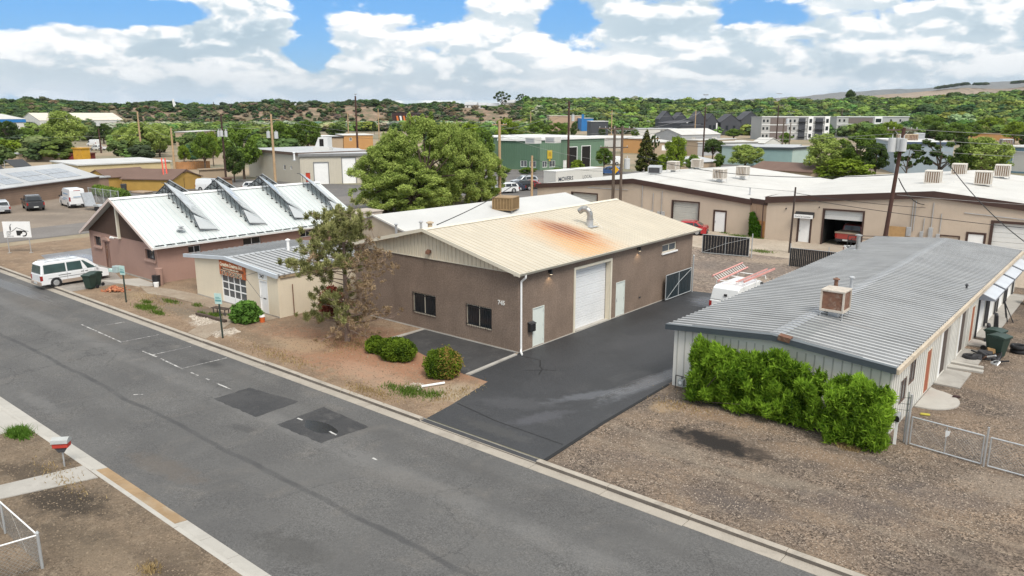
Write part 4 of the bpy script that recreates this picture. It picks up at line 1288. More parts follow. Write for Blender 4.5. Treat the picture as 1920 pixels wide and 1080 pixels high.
# ------------------------------------------------------------------ grey metal shed row on the right
def grey_building():
 x0, x1, y0, L = 8.5, 17.75, .86, 32.6
 T = thing('grey_shed_row', 'long low pale metal shed with ribbed grey roof behind the green hedge', 'building', (x0, y0, 0))
 Wd = x1 - x0
 F = Fr(0, 0)
 wall(F, 0, Wd, -.02, 2.75, [], pale_wall_metal, T, ribs=.36, ribm=wall_rib_shade, gable=[(0, 2.75), (Wd, 2.75), (Wd / 2, 3.15)])
 Rt = Fr(Wd, 0, R(90))
 wops = [(1.4, 2.4, .9, 1.9), (2.75, 3.75, 1.35, 2.35), (5.8, 6.8, .05, 2.1), (8.3, 10.3, .05, 2.35), (12.6, 14.6, .05, 2.35), (16.1, 17.0, .05, 2.1)] + [(17.9 + 3.55 * k, 20.5 + 3.55 * k, .05, 2.25) for k in range(4)]
 wall(Rt, 0, L, -.02, 2.75, wops, pale_wall_metal, T, ribs=.38, reveal=.1, ribm=wall_rib_shade)
 wall(Fr(0, L, R(-90)), 0, L, -.02, 2.75, [], pale_wall_metal, T, ribs=.4)
 wall(Fr(Wd, L, R(180)), 0, Wd, -.02, 2.75, [], pale_wall_metal, T, ribs=.4, gable=[(0, 2.75), (Wd, 2.75), (Wd / 2, 3.15)])
 for o in wops[:2]:
  window(Rt, *o, T, frame=mat('brown_window_frame', (.14, .09, .07), .6), glass=glass_grey, depth=.05, mull=1)
 for o in (wops[2], wops[5]):
  door(Rt, *o, T, m=orange_door, frame=cream_trim, depth=.02, handle=False)
 dkdoor = mat('dark_brown_recess', (.085, .065, .055), .8, .15, 1)
 for o in wops[3:5]:
  MB(Rt).box(o[0] + .9, o[1], -.09, -.06, o[2], o[3]).build('dark_door_leaf', dkdoor, T)
  MB(Rt).box(o[0], o[0] + .9, -.06, -.03, o[2], o[3]).build('door_leaf', white_paint, T)
  fz = MB(Rt).box(o[0] - .14, o[0], 0, .06, 0, 2.5).box(o[1], o[1] + .14, 0, .06, 0, 2.5).box(o[0], o[1], 0, .06, 2.36, 2.5)
  fz.build('door_surround', pale_wall_metal, T)
 for k, o in enumerate(wops[6:]):
  rollup(Rt, *o, T, white_paint, frame=None, depth=.05, panels=5, sub=4)
  for u_ in (o[0] - .1, o[1] + .02):
   MB(Rt).box(u_, u_ + .08, 0, .1, 0, 2.3).build('door_track', dark_metal, T)
  aw = MB(Rt)
  aw.prism([(o[0] - .25, 0, 2.62), (o[1] + .25, 0, 2.62), (o[1] + .25, .8, 2.3), (o[0] - .25, .8, 2.3)], (0, 0, .03))
  aw_o = aw.build('awning', mat('silver_awning', (.60, .62, .65), .35, .1, 1, metal=.4), T)
  sd = MB(Rt)
  for u in (o[0] - .25, o[1] + .22):
   sd.prism([(u, 0, 2.62), (u, .8, 2.3), (u, .8, 2.22), (u, 0, 2.2)], (.03, 0, 0))
  sd.box(o[0] - .22, o[1] + .22, .77, .80, 2.2, 2.3)
  sd.build('awning_side', mat('blue_grey_awning_side', (.2, .22, .26), .5, .1), aw_o)
 # door steps along the right side
 for (u0, u1, w) in ((7.9, 10.6, 1.1), (12.2, 14.9, 1.1), (15.8, 17.2, .9), (17.8, 31.5, .9)):
  MB(Rt).box(u0, u1, .02, w, -.02, .07).build('door_slab', concrete, T)
 MB(Rt).prism([(10.8, .0, 0), (11.4, .0, 0), (11.35, 1.5, 0), (11.0, 1.5, 0)], (0, 0, .1)).prism([(11.75, .0, 0), (12.1, .0, 0), (12.0, 1.4, 0), (11.7, 1.4, 0)], (0, 0, .1)).build('splash_block', concrete_pale, T)
 rsl = MB()
 rsl.prism([(Wd + .05 + .0, 4.2, -.02)] + [(Wd + .15 + 1.35 * math.sin(a), 5.6 - 1.4 * math.cos(a), -.02) for a in np.linspace(.1, 3.0, 14)] + [(Wd + .05, 7.2, -.02)], (0, 0, .08))
 rsl.build('round_door_slab', concrete_pale, T)
 # roof
 rm = roof_metal('weathered_galvanised_roof', (.52, .52, .515), rough=.42, metal=.3, streaky=.16, rust=[(5.2, 2.5, .35, 1.0, 0, .25, (.25, .17, .12)), (6.8, 4.1, .9, .25, 0, .35, (.27, .17, .10))],
     patch=[(4.55, 5.75, .2, 3.3, (.34, .355, .34), .75)])
 fr = Fr(0, -.3)
 zr, xr = 3.27, 4.6
 ribbed(fr, (-.25, 2.9), (xr, zr), L + .5, rm, T, name='roof_slope', spacing=.42, rib=.07, rw=.105, side=rib_shade_grey)
 ribbed(fr, (Wd + .12, 2.9), (xr, zr), L + .5, rm, T, name='roof_slope', spacing=.42, rib=.07, rw=.105, side=rib_shade_grey)
 rc = MB(fr)
 rc.prism([(xr - .28, 0, zr + .015), (xr, 0, zr + .05), (xr + .28, 0, zr + .015)], (0, -(L + .5), 0))
 rc.build('ridge_cap', roof_metal('dull_ridge_cap', (.30, .31, .33), metal=.3), T)
 fs = mat('slate_grey_fascia', (.05, .062, .072), .5, .1, 1)
 tr = MB(fr)
 tr.prism([(-.3, .05, 2.93), (xr, .05, 3.33), (xr, .05, 3.11), (-.3, .05, 2.71)], (0, -.08, 0))
 tr.prism([(xr, .05, 3.33), (Wd + .16, .05, 2.93), (Wd + .16, .05, 2.71), (xr, .05, 3.11)], (0, -.08, 0))
 tr.build('front_fascia', fs, T)
 tr = MB(fr)
 tr.prism([(-.3, .055, 2.94), (xr, .055, 3.34), (xr, -.25, 3.34), (-.3, -.25, 2.94)], (0, 0, .02))
 tr.prism([(xr, .055, 3.34), (Wd + .16, .055, 2.94), (Wd + .16, -.25, 2.94), (xr, -.25, 3.34)], (0, 0, .02))
 tr.build('rake_cap', mat('pale_slate_cap', (.11, .125, .135), .6, .1, 1), T)
 eb = MB(fr)
 eb.box(Wd + .1, Wd + .24, -.1, -(L + .5), 2.66, 2.86)
 eb.build('eave_gutter', mat('stained_cream_gutter', (.52, .44, .34), .6, .15, 1, dirt=.4), T)
 # a torn bit of flashing on the front edge
 MB(fr).prism([(xr + .25, .07, 3.20), (xr + .75, .07, 3.14), (xr + .8, .1, 3.35), (xr + .3, .12, 3.42)], (0, -.3, .03)).build('torn_flashing', rusty, T)
 # gas meters at the front left corner
 gm = thing('gas_meter_pair', 'pair of grey gas meters with looped pipes at the shed corner', 'gas meters', (x0 + .25, y0 - .25, 0))
 for k in (0, 1):
  o = MB().box(.22 + .45 * k, .5 + .45 * k, -.14, .08, .18, .5).build('meter', mat('grey_meter', (.36, .38, .37), .5), gm, bevel=.03)
  MB().cyl((.36 + .45 * k, -.15, .36), (.36 + .45 * k, -.17, .36), .08, n=12).build('dial', white_paint, o)
 MB().tube([(.05, 0, 0), (.05, 0, .62), (1.05, 0, .6), (1.05, 0, .1)], .022, 6).tube([(.36, 0, .6), (.36, 0, .5)], .022).tube([(.81, 0, .6), (.81, 0, .5)], .022).build('gas_pipe', dark_metal, gm)
 cooler('rusty brown cooler box standing on the grey ribbed roof', 13.95, 5.75, 3.28, w=1.05, h=1.0, rot=0.0, m=mat('rusted_cream_metal', (.48, .43, .37), .75, .2, 3, streak=.6, dirtcol=(.17, .09, .05)), rust=True, legs=.25)
 pipe('rust-brown capped flue beside the cooler on the grey roof', 12.32, 11.09, 3.2, .62, .10, m=rusty, cap=True)
 pipe('bright steel capped flue beside the rust-brown one on the grey roof', 12.9, 11.75, 3.22, .66, .09, m=galv)
 pipe('thick bright steel flue near the back left of the grey roof', 9.06, 26.18, 2.98, 1.0, .14, m=chrome)
 pipe('small vent stub near the front left of the grey roof', 10.6, 1.99, 3.03, .3, .035, m=galv, cap=False)
 pipe('small dark vent on the right eave of the grey roof', 17.3, 17.2, 2.95, .22, .05, m=dark_metal, cap=True)
grey_building()
# ------------------------------------------------------------------ white-roofed building behind the workshop
def gable_building(name, label, cat, ox, oy, ang, Wd, L, ze, zr, wallm, roofm, xr=None, ops=(), rops=(), fascia=None, fdepth=.25, over=.3, ribs=0.0, rib_roof=.0, fill=None, mono=False):
 """front gable along u at angle ang; ridge runs inward"""
 T = thing(name, label, cat, (ox, oy, 0), ang)
 xr = Wd / 2 if xr is None else xr
 F, Rt, Bk, Lf = Fr(0, 0), Fr(Wd, 0, R(90)), Fr(Wd, L, R(180)), Fr(0, L, R(-90))
 gb = [(0, ze), (Wd, ze), (xr, zr)] if zr > ze + .01 else None
 gb2 = [(0, ze), (Wd, ze), (Wd - xr, zr)] if gb else None
 wall(F, 0, Wd, -.3, ze, list(ops), wallm, T, gable=gb, ribs=ribs)
 wall(Rt, 0, L, -.3, ze, list(rops), wallm, T, ribs=ribs)
 wall(Bk, 0, Wd, -.3, ze, [], wallm, T, gable=gb2)
 wall(Lf, 0, L, -.3, ze, [], wallm, T)
 fr = Fr(0, -over)
 sl = (zr - ze) / xr if xr > .1 else 0
 sl2 = (zr - ze) / (Wd - xr)
 for (a, s_) in ((-over, sl), (Wd + over, sl2)):
  e = ze - over * s_ + .06
  if rib_roof:
   ribbed(fr, (a, e), (xr, zr + .06), L + 2 * over, roofm, T, name='roof_slope', spacing=rib_roof, rib=.05, rw=.05)
  else:
   MB(fr).prism([(a, 0, e), (xr, 0, zr + .06), (xr, -(L + 2 * over), zr + .06), (a, -(L + 2 * over), e)], (0, 0, -.12)).build('roof_slope', roofm, T)
 if fascia is not None:
  fa = MB(fr)
  fa.prism([(-over - .02, .04, ze - over * sl + .12), (xr, .04, zr + .12), (xr, .04, zr + .12 - fdepth), (-over - .02, .04, ze - over * sl + .12 - fdepth)], (0, -.1, 0))
  fa.prism([(xr, .04, zr + .12), (Wd + over + .02, .04, ze - over * sl2 + .12), (Wd + over + .02, .04, ze - over * sl2 + .12 - fdepth), (xr, .04, zr + .12 - fdepth)], (0, -.1, 0))
  fa.box(Wd + over - .04, Wd + over + .05, 0, -(L + 2 * over), ze - over * sl2 + .12 - fdepth, ze - over * sl2 + .12)
  fa.build('fascia', fascia, T)
 return T
old_stucco = mat('stained_old_stucco', (.42, .35, .27), .95, .12, .6, bump=.4, bscale=25, fine=.1, dirt=.55, dirtcol=(.24, .19, .14))
white_sheet = mat('dirty_white_roof_sheet', (.50, .50, .49), .7, .08, .25, fine=.06, fscale=20, dirt=.4, dirtcol=(.50, .49, .47), bump=.25, bscale=3)
gable_building('stucco_building', 'old stained stucco building with dull white roof behind the workshop', 'building', -26.2, 9.9, R(-3), 7.2, 24.0, 3.45, 4.35, old_stucco, white_sheet, xr=3.3, over=.12, fascia=mat('pale_edge', (.62, .60, .56), .6), fdepth=.12)
tc_ = cooler('big tan rooftop cooler on the dull white roof behind the workshop', -19.9, 22.4, 3.75, w=1.9, h=1.15, rot=R(20), m=mat('tan_brown_cooler', (.30, .20, .10), .6, .15, 2, streak=.3, dirtcol=(.15, .09, .05)), padm=mat('brown_cooler_side', (.20, .13, .06), .8, .2, 4), legs=.15)
pipe('white-capped vent pipe in front of the stucco gable', -19.0, 8.6, 3.2, .9, .09, m=galv)
# ------------------------------------------------------------------ the two beige warehouses at the back
def warehouses():
 Wd = 27.6
 y0 = 45.9
 # left one, front from x=-34.7 to -7.1
 g1 = (Wd - 8.9, Wd - 5.6, 0, 3.0)
 g0 = (Wd - 22.4, Wd - 18.6, 0, 3.05)
 d1 = (Wd - 3.85, Wd - 2.6, .03, 2.2)
 T = gable_building('beige_warehouse', 'wide beige warehouse with white roof and brown fascia, left of the angled wall', 'warehouse', -7.1 - Wd, y0, 0, Wd, 28.7, 3.6, 4.95, beige_wall, white_roofing, xr=Wd - 13.9, ops=[g0, g1, d1], fascia=brown_fascia, fdepth=.55, over=.15)
 F = Fr(0, 0)
 for g in (g0, g1):
  o = rollup(F, g[0] + .12, g[1] - .12, 0, g[3] - .12, T, mat('dull_white_door', (.48, .47, .43), .6, .08, 1, fine=.04, streak=.2, dirtcol=(.3, .27, .2)), frame=brown_fascia, depth=.16, panels=5, sub=3, fw=.14)
 door(F, *d1, T, m=white_paint, frame=brown_fascia, depth=.03)
 s = MB(F).box(d1[0] - .12, d1[0], 0, .04, 0, 2.34).box(d1[1], d1[1] + .12, 0, .04, 0, 2.34).box(d1[0], d1[1], 0, .04, 2.2, 2.34).build('door_trim', brown_fascia, T)
 cd = MB(F)
 for u, z0_, z1_ in ((Wd - 12.6, .6, 4.6), (Wd - 11.2, 1.0, 3.6), (Wd - 10.1, .8, 3.9)):
  cd.cyl((u, .08, z0_), (u, .08, z1_), .04, n=6)
 cd.tube([(Wd - 20, .05, 3.7), (Wd - 14.5, .05, 3.75)], .03, 5)
 cd.build('conduit', galv, T)
 mt = MB(F)
 for u in (Wd - 10.4, Wd - 9.9, Wd - 11.5, Wd - 12.2, Wd - 12.8):
  mt.box(u - .2, u + .2, .0, .18, 1.0, 1.65)
 mt.build('meter_box', galv, T)
 # angled link wall, rust stained with ivy
 P1, P2 = Vector((-7.1, y0)), Vector((-4.9, 44.7))
 d = P2 - P1
 ang = math.atan2(d.y, d.x)
 lk = thing('link_wall', 'short angled rust-stained wall joining the two beige warehouses', 'wall', (P1.x, P1.y, 0), ang)
 wall(Fr(0, 0), 0, d.length, -.1, 3.4, [], mat('rust_stained_wall', (.42, .29, .20), .9, .1, 1, streak=.6, dirtcol=(.15, .07, .04)), lk)
 MB(Fr(0, 0)).box(.05, d.length - .1, .01, .05, 0, 1.75).build('timber_panel', mat('orange_ply', (.42, .20, .07), .8, .2, 2, streak=.4, dirtcol=(.2, .1, .05)), lk)
 MB(Fr(0, 0)).box(-.05, d.length + .05, -.05, .1, 3.35, 3.85).build('fascia', brown_fascia, lk)
 MB(Fr(0, 0)).poly([(-.1, -.05, 3.86), (d.length + .1, -.05, 3.86), (d.length + .1, -6, 3.86), (-.1, -6, 3.86)]).build('roof_slope', white_roofing, lk)
 # right one
 ang2 = R(4)
 W2 = 29.2
 ga = (5.35, 9.05, 0, 3.45)
 gb_ = (19.1, 23.4, 0, 3.35)
 dd = (3.2, 4.3, .05, 2.45)
 d2 = (17.45, 18.7, .0, 2.15)
 d3 = (15.35, 16.8, .0, 1.75)
 T2 = gable_building('beige_warehouse', 'beige warehouse with brown fascia and half-open garage door beside the tall dark pole', 'warehouse', -4.9, 44.7, ang2, W2, 32.0, 4.1, 5.5, beige_wall, white_roofing, xr=14.5, ops=[dd, ga, gb_, d2, d3], fascia=brown_fascia, fdepth=.6, over=.15)
 wm = mat('clean_white_door', (.66, .66, .64), .5, .06, 1, fine=.03)
 rollup(F, ga[0] + .15, ga[1] - .15, 0, ga[3] - .15, T2, wm, frame=brown_fascia, depth=.16, panels=2, sub=4, fw=.16, opened=.74)
 rollup(F, gb_[0] + .15, gb_[1] - .15, 0, gb_[3] - .15, T2, wm, frame=brown_fascia, depth=.16, panels=4, sub=2, fw=.22)
 wb = MB(F)
 wb.box(ga[0] + .05, ga[0] + .1, -5, -.2, 0, 3.4).box(ga[1] - .1, ga[1] - .05, -5, -.2, 0, 3.4).box(ga[0], ga[1], -5, -.2, 3.42, 3.45)
 wb.build('garage_interior', void, T2)
 for o_ in (dd, d2):
  door(F, *o_, T2, m=white_paint, frame=brown_fascia, depth=.03)
  MB(F).box(o_[0] - .13, o_[0], 0, .04, 0, o_[3] + .13).box(o_[1], o_[1] + .13, 0, .04, 0, o_[3] + .13).box(o_[0], o_[1], 0, .04, o_[3], o_[3] + .13).build('door_trim', brown_fascia, T2)
 MB(F).box(d3[0], d3[1], -.1, -.05, 0, d3[3]).build('blank_panel', beige_wall, T2)
 MB(F).box(d3[0] - .1, d3[0], 0, .04, 0, d3[3] + .1).box(d3[1], d3[1] + .1, 0, .04, 0, d3[3] + .1).box(d3[0], d3[1], 0, .04, d3[3], d3[3] + .1).build('panel_trim', brown_fascia, T2)
 # black awning sign over the door
 aw = MB(F).prism([(2.85, .0, 2.5), (2.85, .55, 2.45), (2.85, .55, 2.7), (2.85, .0, 3.0)], (1.75, 0, 0)).build('awning', black_metal, T2)
 sb = MB(F).box(2.85, 4.6, .56, .60, 2.42, 2.78).build('sign_board', white_paint, aw)
 text_mesh('Cool City Customs', .21, black_metal, 'sign_lettering', sb, fmtx(F, 2.93, .605, 2.52), .003, .0, .88)
 # brown downspout, plywood, electrical gear
 MB(F).box(4.62 - 5, 4.7 - 5, 0, .1, 0, 3.6).build('corner_trim', brown_fascia, T2)
 pl = thing('plywood_sheet', 'sheet of orange plywood leaning on the beige warehouse wall by the tall dark pole', 'plywood', (6.35, 45.25, 0), ang2)
 MB().box(0, 1.35, -.05, 0, .9, 2.3).build('sheet', ply, pl)
 MB().box(0, .1, -.2, 0, 0, .9).box(1.2, 1.3, -.2, 0, 0, .9).build('prop', ply, pl)
 el = MB(F)
 for u, z0_, z1_ in ((13.0, 2.0, 4.7), (13.2, 2.0, 4.7), (14.0, 2.0, 3.2), (14.6, 2.2, 4.6), (15.3, 2.0, 3.7)):
  el.cyl((u, .07, z0_), (u, .07, z1_), .035, n=6)
 el.tube([(17, .05, 3.9), (23, .05, 3.55)], .03, 5)
 el.build('conduit', galv, T2)
 for u, w_, z0_, z1_ in ((12.85, .42, 1.5, 2.3), (13.9, .3, 1.5, 2.0), (14.6, .36, 1.4, 2.4), (15.2, .3, 1.3, 1.9)):
  MB(F).box(u - w_ / 2, u + w_ / 2, 0, .2, z0_, z1_).build('meter_box', galv, T2, bevel=.03)
 # little lamps
 MB(F).cyl((1.9, .0, 3.2), (1.9, .15, 3.15), .06, n=8).cyl((5.0, .0, 3.55), (5.0, .15, 3.5), .05, n=8).build('wall_lamp', black_metal, T2)
 for i, (px, py, z, lab) in enumerate(((1228, 327, 4.6, 'cooler box nearest the double pole on the beige warehouse roof'), (1262, 322, 4.6, 'cooler box with pale grille between two others on the left warehouse roof'), (1307, 317, 4.6, 'farthest cooler box of the left warehouse roof, in front of the grey roof'),
    (1349, 339, 4.55, 'tan-slatted cooler box on the middle of the white warehouse roof'), (1392, 333, 4.6, 'tan-slatted cooler box just below the left warehouse ridge end'), (1748, 348, 5.1, 'leftmost cooler box right of the tall dark pole, on the right warehouse roof'),
    (1797, 332, 5.1, 'cooler box standing highest on the right warehouse roof'), (1842, 350, 5.2, 'cooler box in front of the others near the right warehouse ridge'), (1878, 335, 5.2, 'rightmost cooler box on the right warehouse roof'))):
  p = G(px, py, z)
  if i == 0:
   t = thing('rooftop_fan_hood', 'grey slanted hood fan on the left warehouse roof near the double pole', 'fan hood', (p.x, p.y, z - .1), R(20))
   MB().prism([(-.8, -.8, .3), (-.8, -.8, 1.1), (-.8, .6, 1.25), (-.8, .9, .3)], (1.6, 0, 0)).build('hood', galv, t)
   MB().box(-.7, .7, -.81, -.79, .35, 1.0).build('hood_mouth', dark_metal, t)
   MB().box(-.6, .6, -.6, .6, -.2, .3).build('base', white_paint, t)
   continue
  cooler(lab, p.x, p.y, z - .05, w=1.3 if i < 5 else 1.45, h=1.15 if i < 5 else 1.3, rot=R(4), m=cooler_white, group='cooler boxes on the white warehouse roofs', legs=.3, padm=mat('brown_louvre_pad', (.24, .17, .12), .9, .2, 5))
 for (px, py, z, lab) in ((1406, 362, 4.0, 'thin vent pipe low on the left warehouse roof corner'), (1787, 352, 5.0, 'dark stub vent on the right warehouse roof below the coolers'), (1742, 348, 5.0, 'small dark vent under the leftmost right-roof cooler')):
  p = G(px, py, z)
  pipe(lab, p.x, p.y, z - .05, .55, .07)
warehouses()
# ------------------------------------------------------------------ vehicles
def paint(name, col, rough=.28, metal=0.0):
 return mat(name, col, rough, .03, .7, fine=.01, metal=metal, spec=.5, coat=.5)
tyre_m = rubber
rim_m = mat('alloy_rim', (.42, .43, .44), .35, .1, 4, metal=.5)
plastic_m = mat('grey_black_plastic', (.03, .03, .032), .7, .1, 3)
lamp_red = mat('red_tail_lamp', (.30, .015, .012), .25, .1, 3, spec=.6)
lamp_clear = mat('clear_lamp', (.55, .56, .57), .15, .1, 3, spec=.7)
plate_m = mat('number_plate', (.55, .56, .55), .5, .1, 4)
def vehicle(name, label, cat, kind, loc, rot, pm, group=None, lower=None, z=0.0):
 """kind: suv, van, minivan, pickup, sedan, cargo; +x is forward"""
 K = {
  'minivan': dict(L=4.75, W=1.72, H=1.86, belt=1.02, wb=2.85, r=.34, gc=.24, hood=[(2.36, .55), (2.30, .82), (1.75, 1.0)], cab=[(1.75, 1.02), (.95, 1.72), (.55, 1.84), (-2.0, 1.84), (-2.24, 1.72), (-2.36, 1.02)], tail=[(-2.38, 1.0), (-2.38, .5)],
      side=[(1.45, .62, .85, .50), (.50, .44, -.55, -.55), (-.65, -.65, -2.15, -2.1)], roofw=.86),
  'suv': dict(L=4.7, W=1.88, H=1.66, belt=1.0, wb=2.75, r=.37, gc=.26, hood=[(2.34, .6), (2.28, .85), (1.2, 1.0)], cab=[(1.2, 1.02), (.45, 1.55), (.0, 1.64), (-1.6, 1.62), (-2.0, 1.5), (-2.3, 1.06)], tail=[(-2.34, .95), (-2.34, .55)],
     side=[(.95, .35, .12, .10), (.02, .0, -.95, -.95), (-1.05, -1.05, -2.0, -1.75)], roofw=.80),
  'sedan': dict(L=4.6, W=1.80, H=1.44, belt=.92, wb=2.7, r=.33, gc=.2, hood=[(2.28, .5), (2.2, .75), (1.1, .9)], cab=[(1.1, .93), (.35, 1.36), (.05, 1.42), (-.9, 1.41), (-1.25, 1.33), (-1.85, .98)], tail=[(-2.2, .95), (-2.28, .6)],
    side=[(.85, .3, .05, .05), (-.05, -.05, -.95, -.9), (-1.02, -.98, -1.55, -1.2)], roofw=.78),
  'cargo': dict(L=5.7, W=2.02, H=2.5, belt=1.25, wb=3.7, r=.36, gc=.3, hood=[(2.84, .65), (2.78, .95), (2.1, 1.25)], cab=[(2.1, 1.27), (1.45, 2.0), (1.05, 2.38), (.5, 2.50), (-2.6, 2.50), (-2.8, 2.4), (-2.84, 1.27)], tail=[(-2.86, 1.2), (-2.86, .5)],
    side=[(1.95, 1.4, .95, .95)], roofw=.86),
  'lowvan': dict(L=5.4, W=1.95, H=2.05, belt=1.15, wb=3.4, r=.36, gc=.28, hood=[(2.66, .6), (2.6, .95), (1.7, 1.12)], cab=[(1.7, 1.17), (1.05, 1.85), (.7, 2.0), (-2.3, 2.04), (-2.6, 1.9), (-2.68, 1.17)], tail=[(-2.70, 1.1), (-2.70, .5)],
    side=[(1.5, .95, .6, .6)], roofw=.84),
  'pickup': dict(L=5.8, W=1.98, H=1.88, belt=1.18, wb=3.6, r=.42, gc=.38, hood=[(2.86, .7), (2.84, 1.08), (1.55, 1.2)], cab=[(1.5, 1.2), (.85, 1.78), (.4, 1.87), (-.75, 1.85), (-1.0, 1.74), (-1.12, 1.2)], tail=[(-2.86, 1.18), (-2.88, .62)],
    side=[(1.2, .75, .35, .35), (.27, .27, -.9, -.75)], roofw=.82),
 }[kind]
 T = thing(name, label, cat, (loc[0], loc[1], z), rot, group)
 hw = K['W'] / 2
 belt = K['belt']
 gc = K['gc']
 hoodp = K['hood']
 tail = K['tail']
 low = [(hoodp[0][0], gc + .02)] + hoodp + [(p[0], p[1]) for p in (K['cab'][0],)] + [(K['cab'][-1][0], belt)] + tail + [(tail[-1][0], gc + .02)]
 # body lower: rounded sides through three width stations
 mb = MB()
 n = len(low)
 st = [(-hw, .94), (-hw + .06, 1.0), (hw - .06, 1.0), (hw, .94)]
 cx, cz = 0, (gc + belt) / 2
 for (y, s_) in st:
  for (x_, z_) in low:
   mb.P((cx + (x_ - cx) * (.985 if s_ < 1 else 1), y, cz + (z_ - cz) * (s_ if s_ < 1 else 1)))
 mb.f.append(list(range(n))[::-1])
 mb.f.append([3 * n + k for k in range(n)])
 for j in range(3):
  for k in range(n):
   mb.f.append([j * n + k, j * n + (k + 1) % n, (j + 1) * n + (k + 1) % n, (j + 1) * n + k])
 body = mb.build('body', pm, T, bevel=.035)
 # cabin
 cab = K['cab']
 zr = K['H']
 rw = K['roofw']
 def yw(z_):
  k = max(0, (z_ - belt) / (zr - belt))
  return hw * .97 * (1 - (1 - rw) * k)
 mb = MB()
 for sgn in (-1, 1):
  for (x_, z_) in cab:
   mb.P((x_, sgn * yw(z_), z_))
 n = len(cab)
 mb.f.append(list(range(n))[::-1])
 mb.f.append([n + k for k in range(n)])
 for k in range(n):
  mb.f.append([k, (k + 1) % n, n + (k + 1) % n, n + k])
 mb.build('cabin', pm, T, bevel=.04)
 # glass: side, front, rear
 gl = glass_teal if kind == 'minivan' else glass_dark
 z0, z1 = belt + .05, zr - .17
 if kind in ('cargo',):
  z0, z1 = belt + .12, 2.0
 for sgn in (-1, 1):
  for (xb0, xt0, xb1, xt1) in K['side']:
   # corners: (x_bottom_front, x_top_front, x_bottom_rear, x_top_rear)
   q = [(xb0, z0), (xt0, z1), (xt1, z1), (xb1, z0)]
   if xb0 < xb1:
    q = [(xb0, z0), (xt0, z1), (xt1, z1), (xb1, z0)]
   g = MB().prism([(a, sgn * (yw(b) + .004), b) for a, b in q], (0, sgn * .008, 0))
   g.build('side_window', gl, T)
 def cross(i, j, f0, f1, nm, m=gl, wk=.9):
  (xa, za), (xb, zb) = cab[i], cab[j]
  a = (xa + (xb - xa) * f0, za + (zb - za) * f0)
  b = (xa + (xb - xa) * f1, za + (zb - za) * f1)
  dx, dz = xb - xa, zb - za
  l = math.hypot(dx, dz)
  nx, nz = dz / l, -dx / l
  if (nx * (xa)) < 0:
   nx, nz = -nx, -nz
  o = .012
  pts = []
  for (x_, z_, s_) in ((*a, -1), (*a, 1), (*b, 1), (*b, -1)):
   pts.append((x_ + nx * o, s_ * yw(z_) * wk, z_ + nz * o))
  MB().poly(pts).build(nm, m, T, clean=False)
 cross(0, 1, .08, .95, 'windscreen')
 if kind == 'cargo':
  cross(0, 1, .08, 1.0, 'windscreen')
 nn = len(cab)
 if kind == 'pickup':
  cross(nn - 1, nn - 2, .15, .95, 'rear_window', wk=.8)
  # open bed
  bd = MB().box(-2.76, -1.2, -hw + .14, hw - .14, belt - .02, belt + .004)
  bd.build('bed', void, T)
  rl = MB()
  rl.box(-2.84, -1.15, -hw + .03, -hw + .13, belt, belt + .07).box(-2.84, -1.15, hw - .13, hw - .03, belt, belt + .07).box(-2.86, -2.78, -hw + .13, hw - .13, belt, belt + .07)
  rl.build('bed_rail', pm, T)
 elif kind == 'cargo':
  pass
 elif kind == 'lowvan' and name == 'ladder_van':
  MB().box(-2.71, -2.69, -.15, .05, 1.45, 1.6).build('rear_handle', plastic_m, T)
 elif kind == 'lowvan':
  for s_ in (-1, 1):
   MB().prism([(-2.69, s_ * .08, 1.25), (-2.69, s_ * .72, 1.25), (-2.64, s_ * .66, 1.75), (-2.64, s_ * .08, 1.75)], (.02, 0, 0)).build('rear_window', gl, T)
 else:
  cross(nn - 1, nn - 2, .10, .9, 'rear_window')
 # wheels
 for sx in (1, -1):
  for sy in (1, -1):
   xw = sx * K['wb'] / 2 + (.02 if kind != 'pickup' else .05)
   r = K['r']
   w = MB().cyl((xw, sy * (hw - .20), r), (xw, sy * (hw + .015), r), r, n=20)
   wo = w.build('wheel', tyre_m, T, bevel=.02)
   MB().cyl((xw, sy * (hw + .013), r), (xw, sy * (hw + .028), r), r * .62, r * .55, n=16).build('rim', rim_m, wo)
   arch = MB()
   pts = [(xw + r * 1.15 * math.cos(a), sy * (hw - .06), r + r * 1.15 * math.sin(a)) for a in np.linspace(-.25, math.pi + .25, 14)]
   arch.prism(pts, (0, sy * .066, 0))
   arch.build('wheel_arch', plastic_m, T)
 # lights, bumpers, plate, mirrors
 xf, xr_ = hoodp[0][0], tail[-1][0]
 hz = hoodp[1][1] - .09
 for s_ in (-1, 1):
  MB().box(xf - .06, xf + .01, s_ * (hw - .42) if s_ > 0 else -(hw - .08), (hw - .08) if s_ > 0 else -(hw - .42), hz - .07, hz + .06).build('headlight', lamp_clear, T, bevel=.01)
  tz0, tz1 = (belt - .42, belt - .08) if kind != 'cargo' else (.95, 1.5)
  MB().box(xr_ - .015, xr_ + .12, min(s_ * (hw - .16), s_ * (hw + .004)), max(s_ * (hw - .16), s_ * (hw + .004)), tz0, tz1).build('tail_light', lamp_red, T)
  mx = cab[0][0] - .35
  MB().box(mx, mx + .1, min(s_ * (hw + .02), s_ * (hw + .2)), max(s_ * (hw + .02), s_ * (hw + .2)), belt + .02, belt + .2).box(mx + .03, mx + .07, min(s_ * (hw - .08), s_ * (hw + .05)), max(s_ * (hw - .08), s_ * (hw + .05)), belt + .03, belt + .07).build('mirror', plastic_m if kind in ('cargo', 'lowvan') else pm, T)
 bm_ = lower or plastic_m
 MB().box(xf - .1, xf + .05, -hw + .06, hw - .06, gc, gc + .24).build('front_bumper', bm_, T, bevel=.03)
 MB().box(xr_ - .07, xr_ + .1, -hw + .04, hw - .04, gc + .02, gc + .26).build('rear_bumper', bm_, T, bevel=.03)
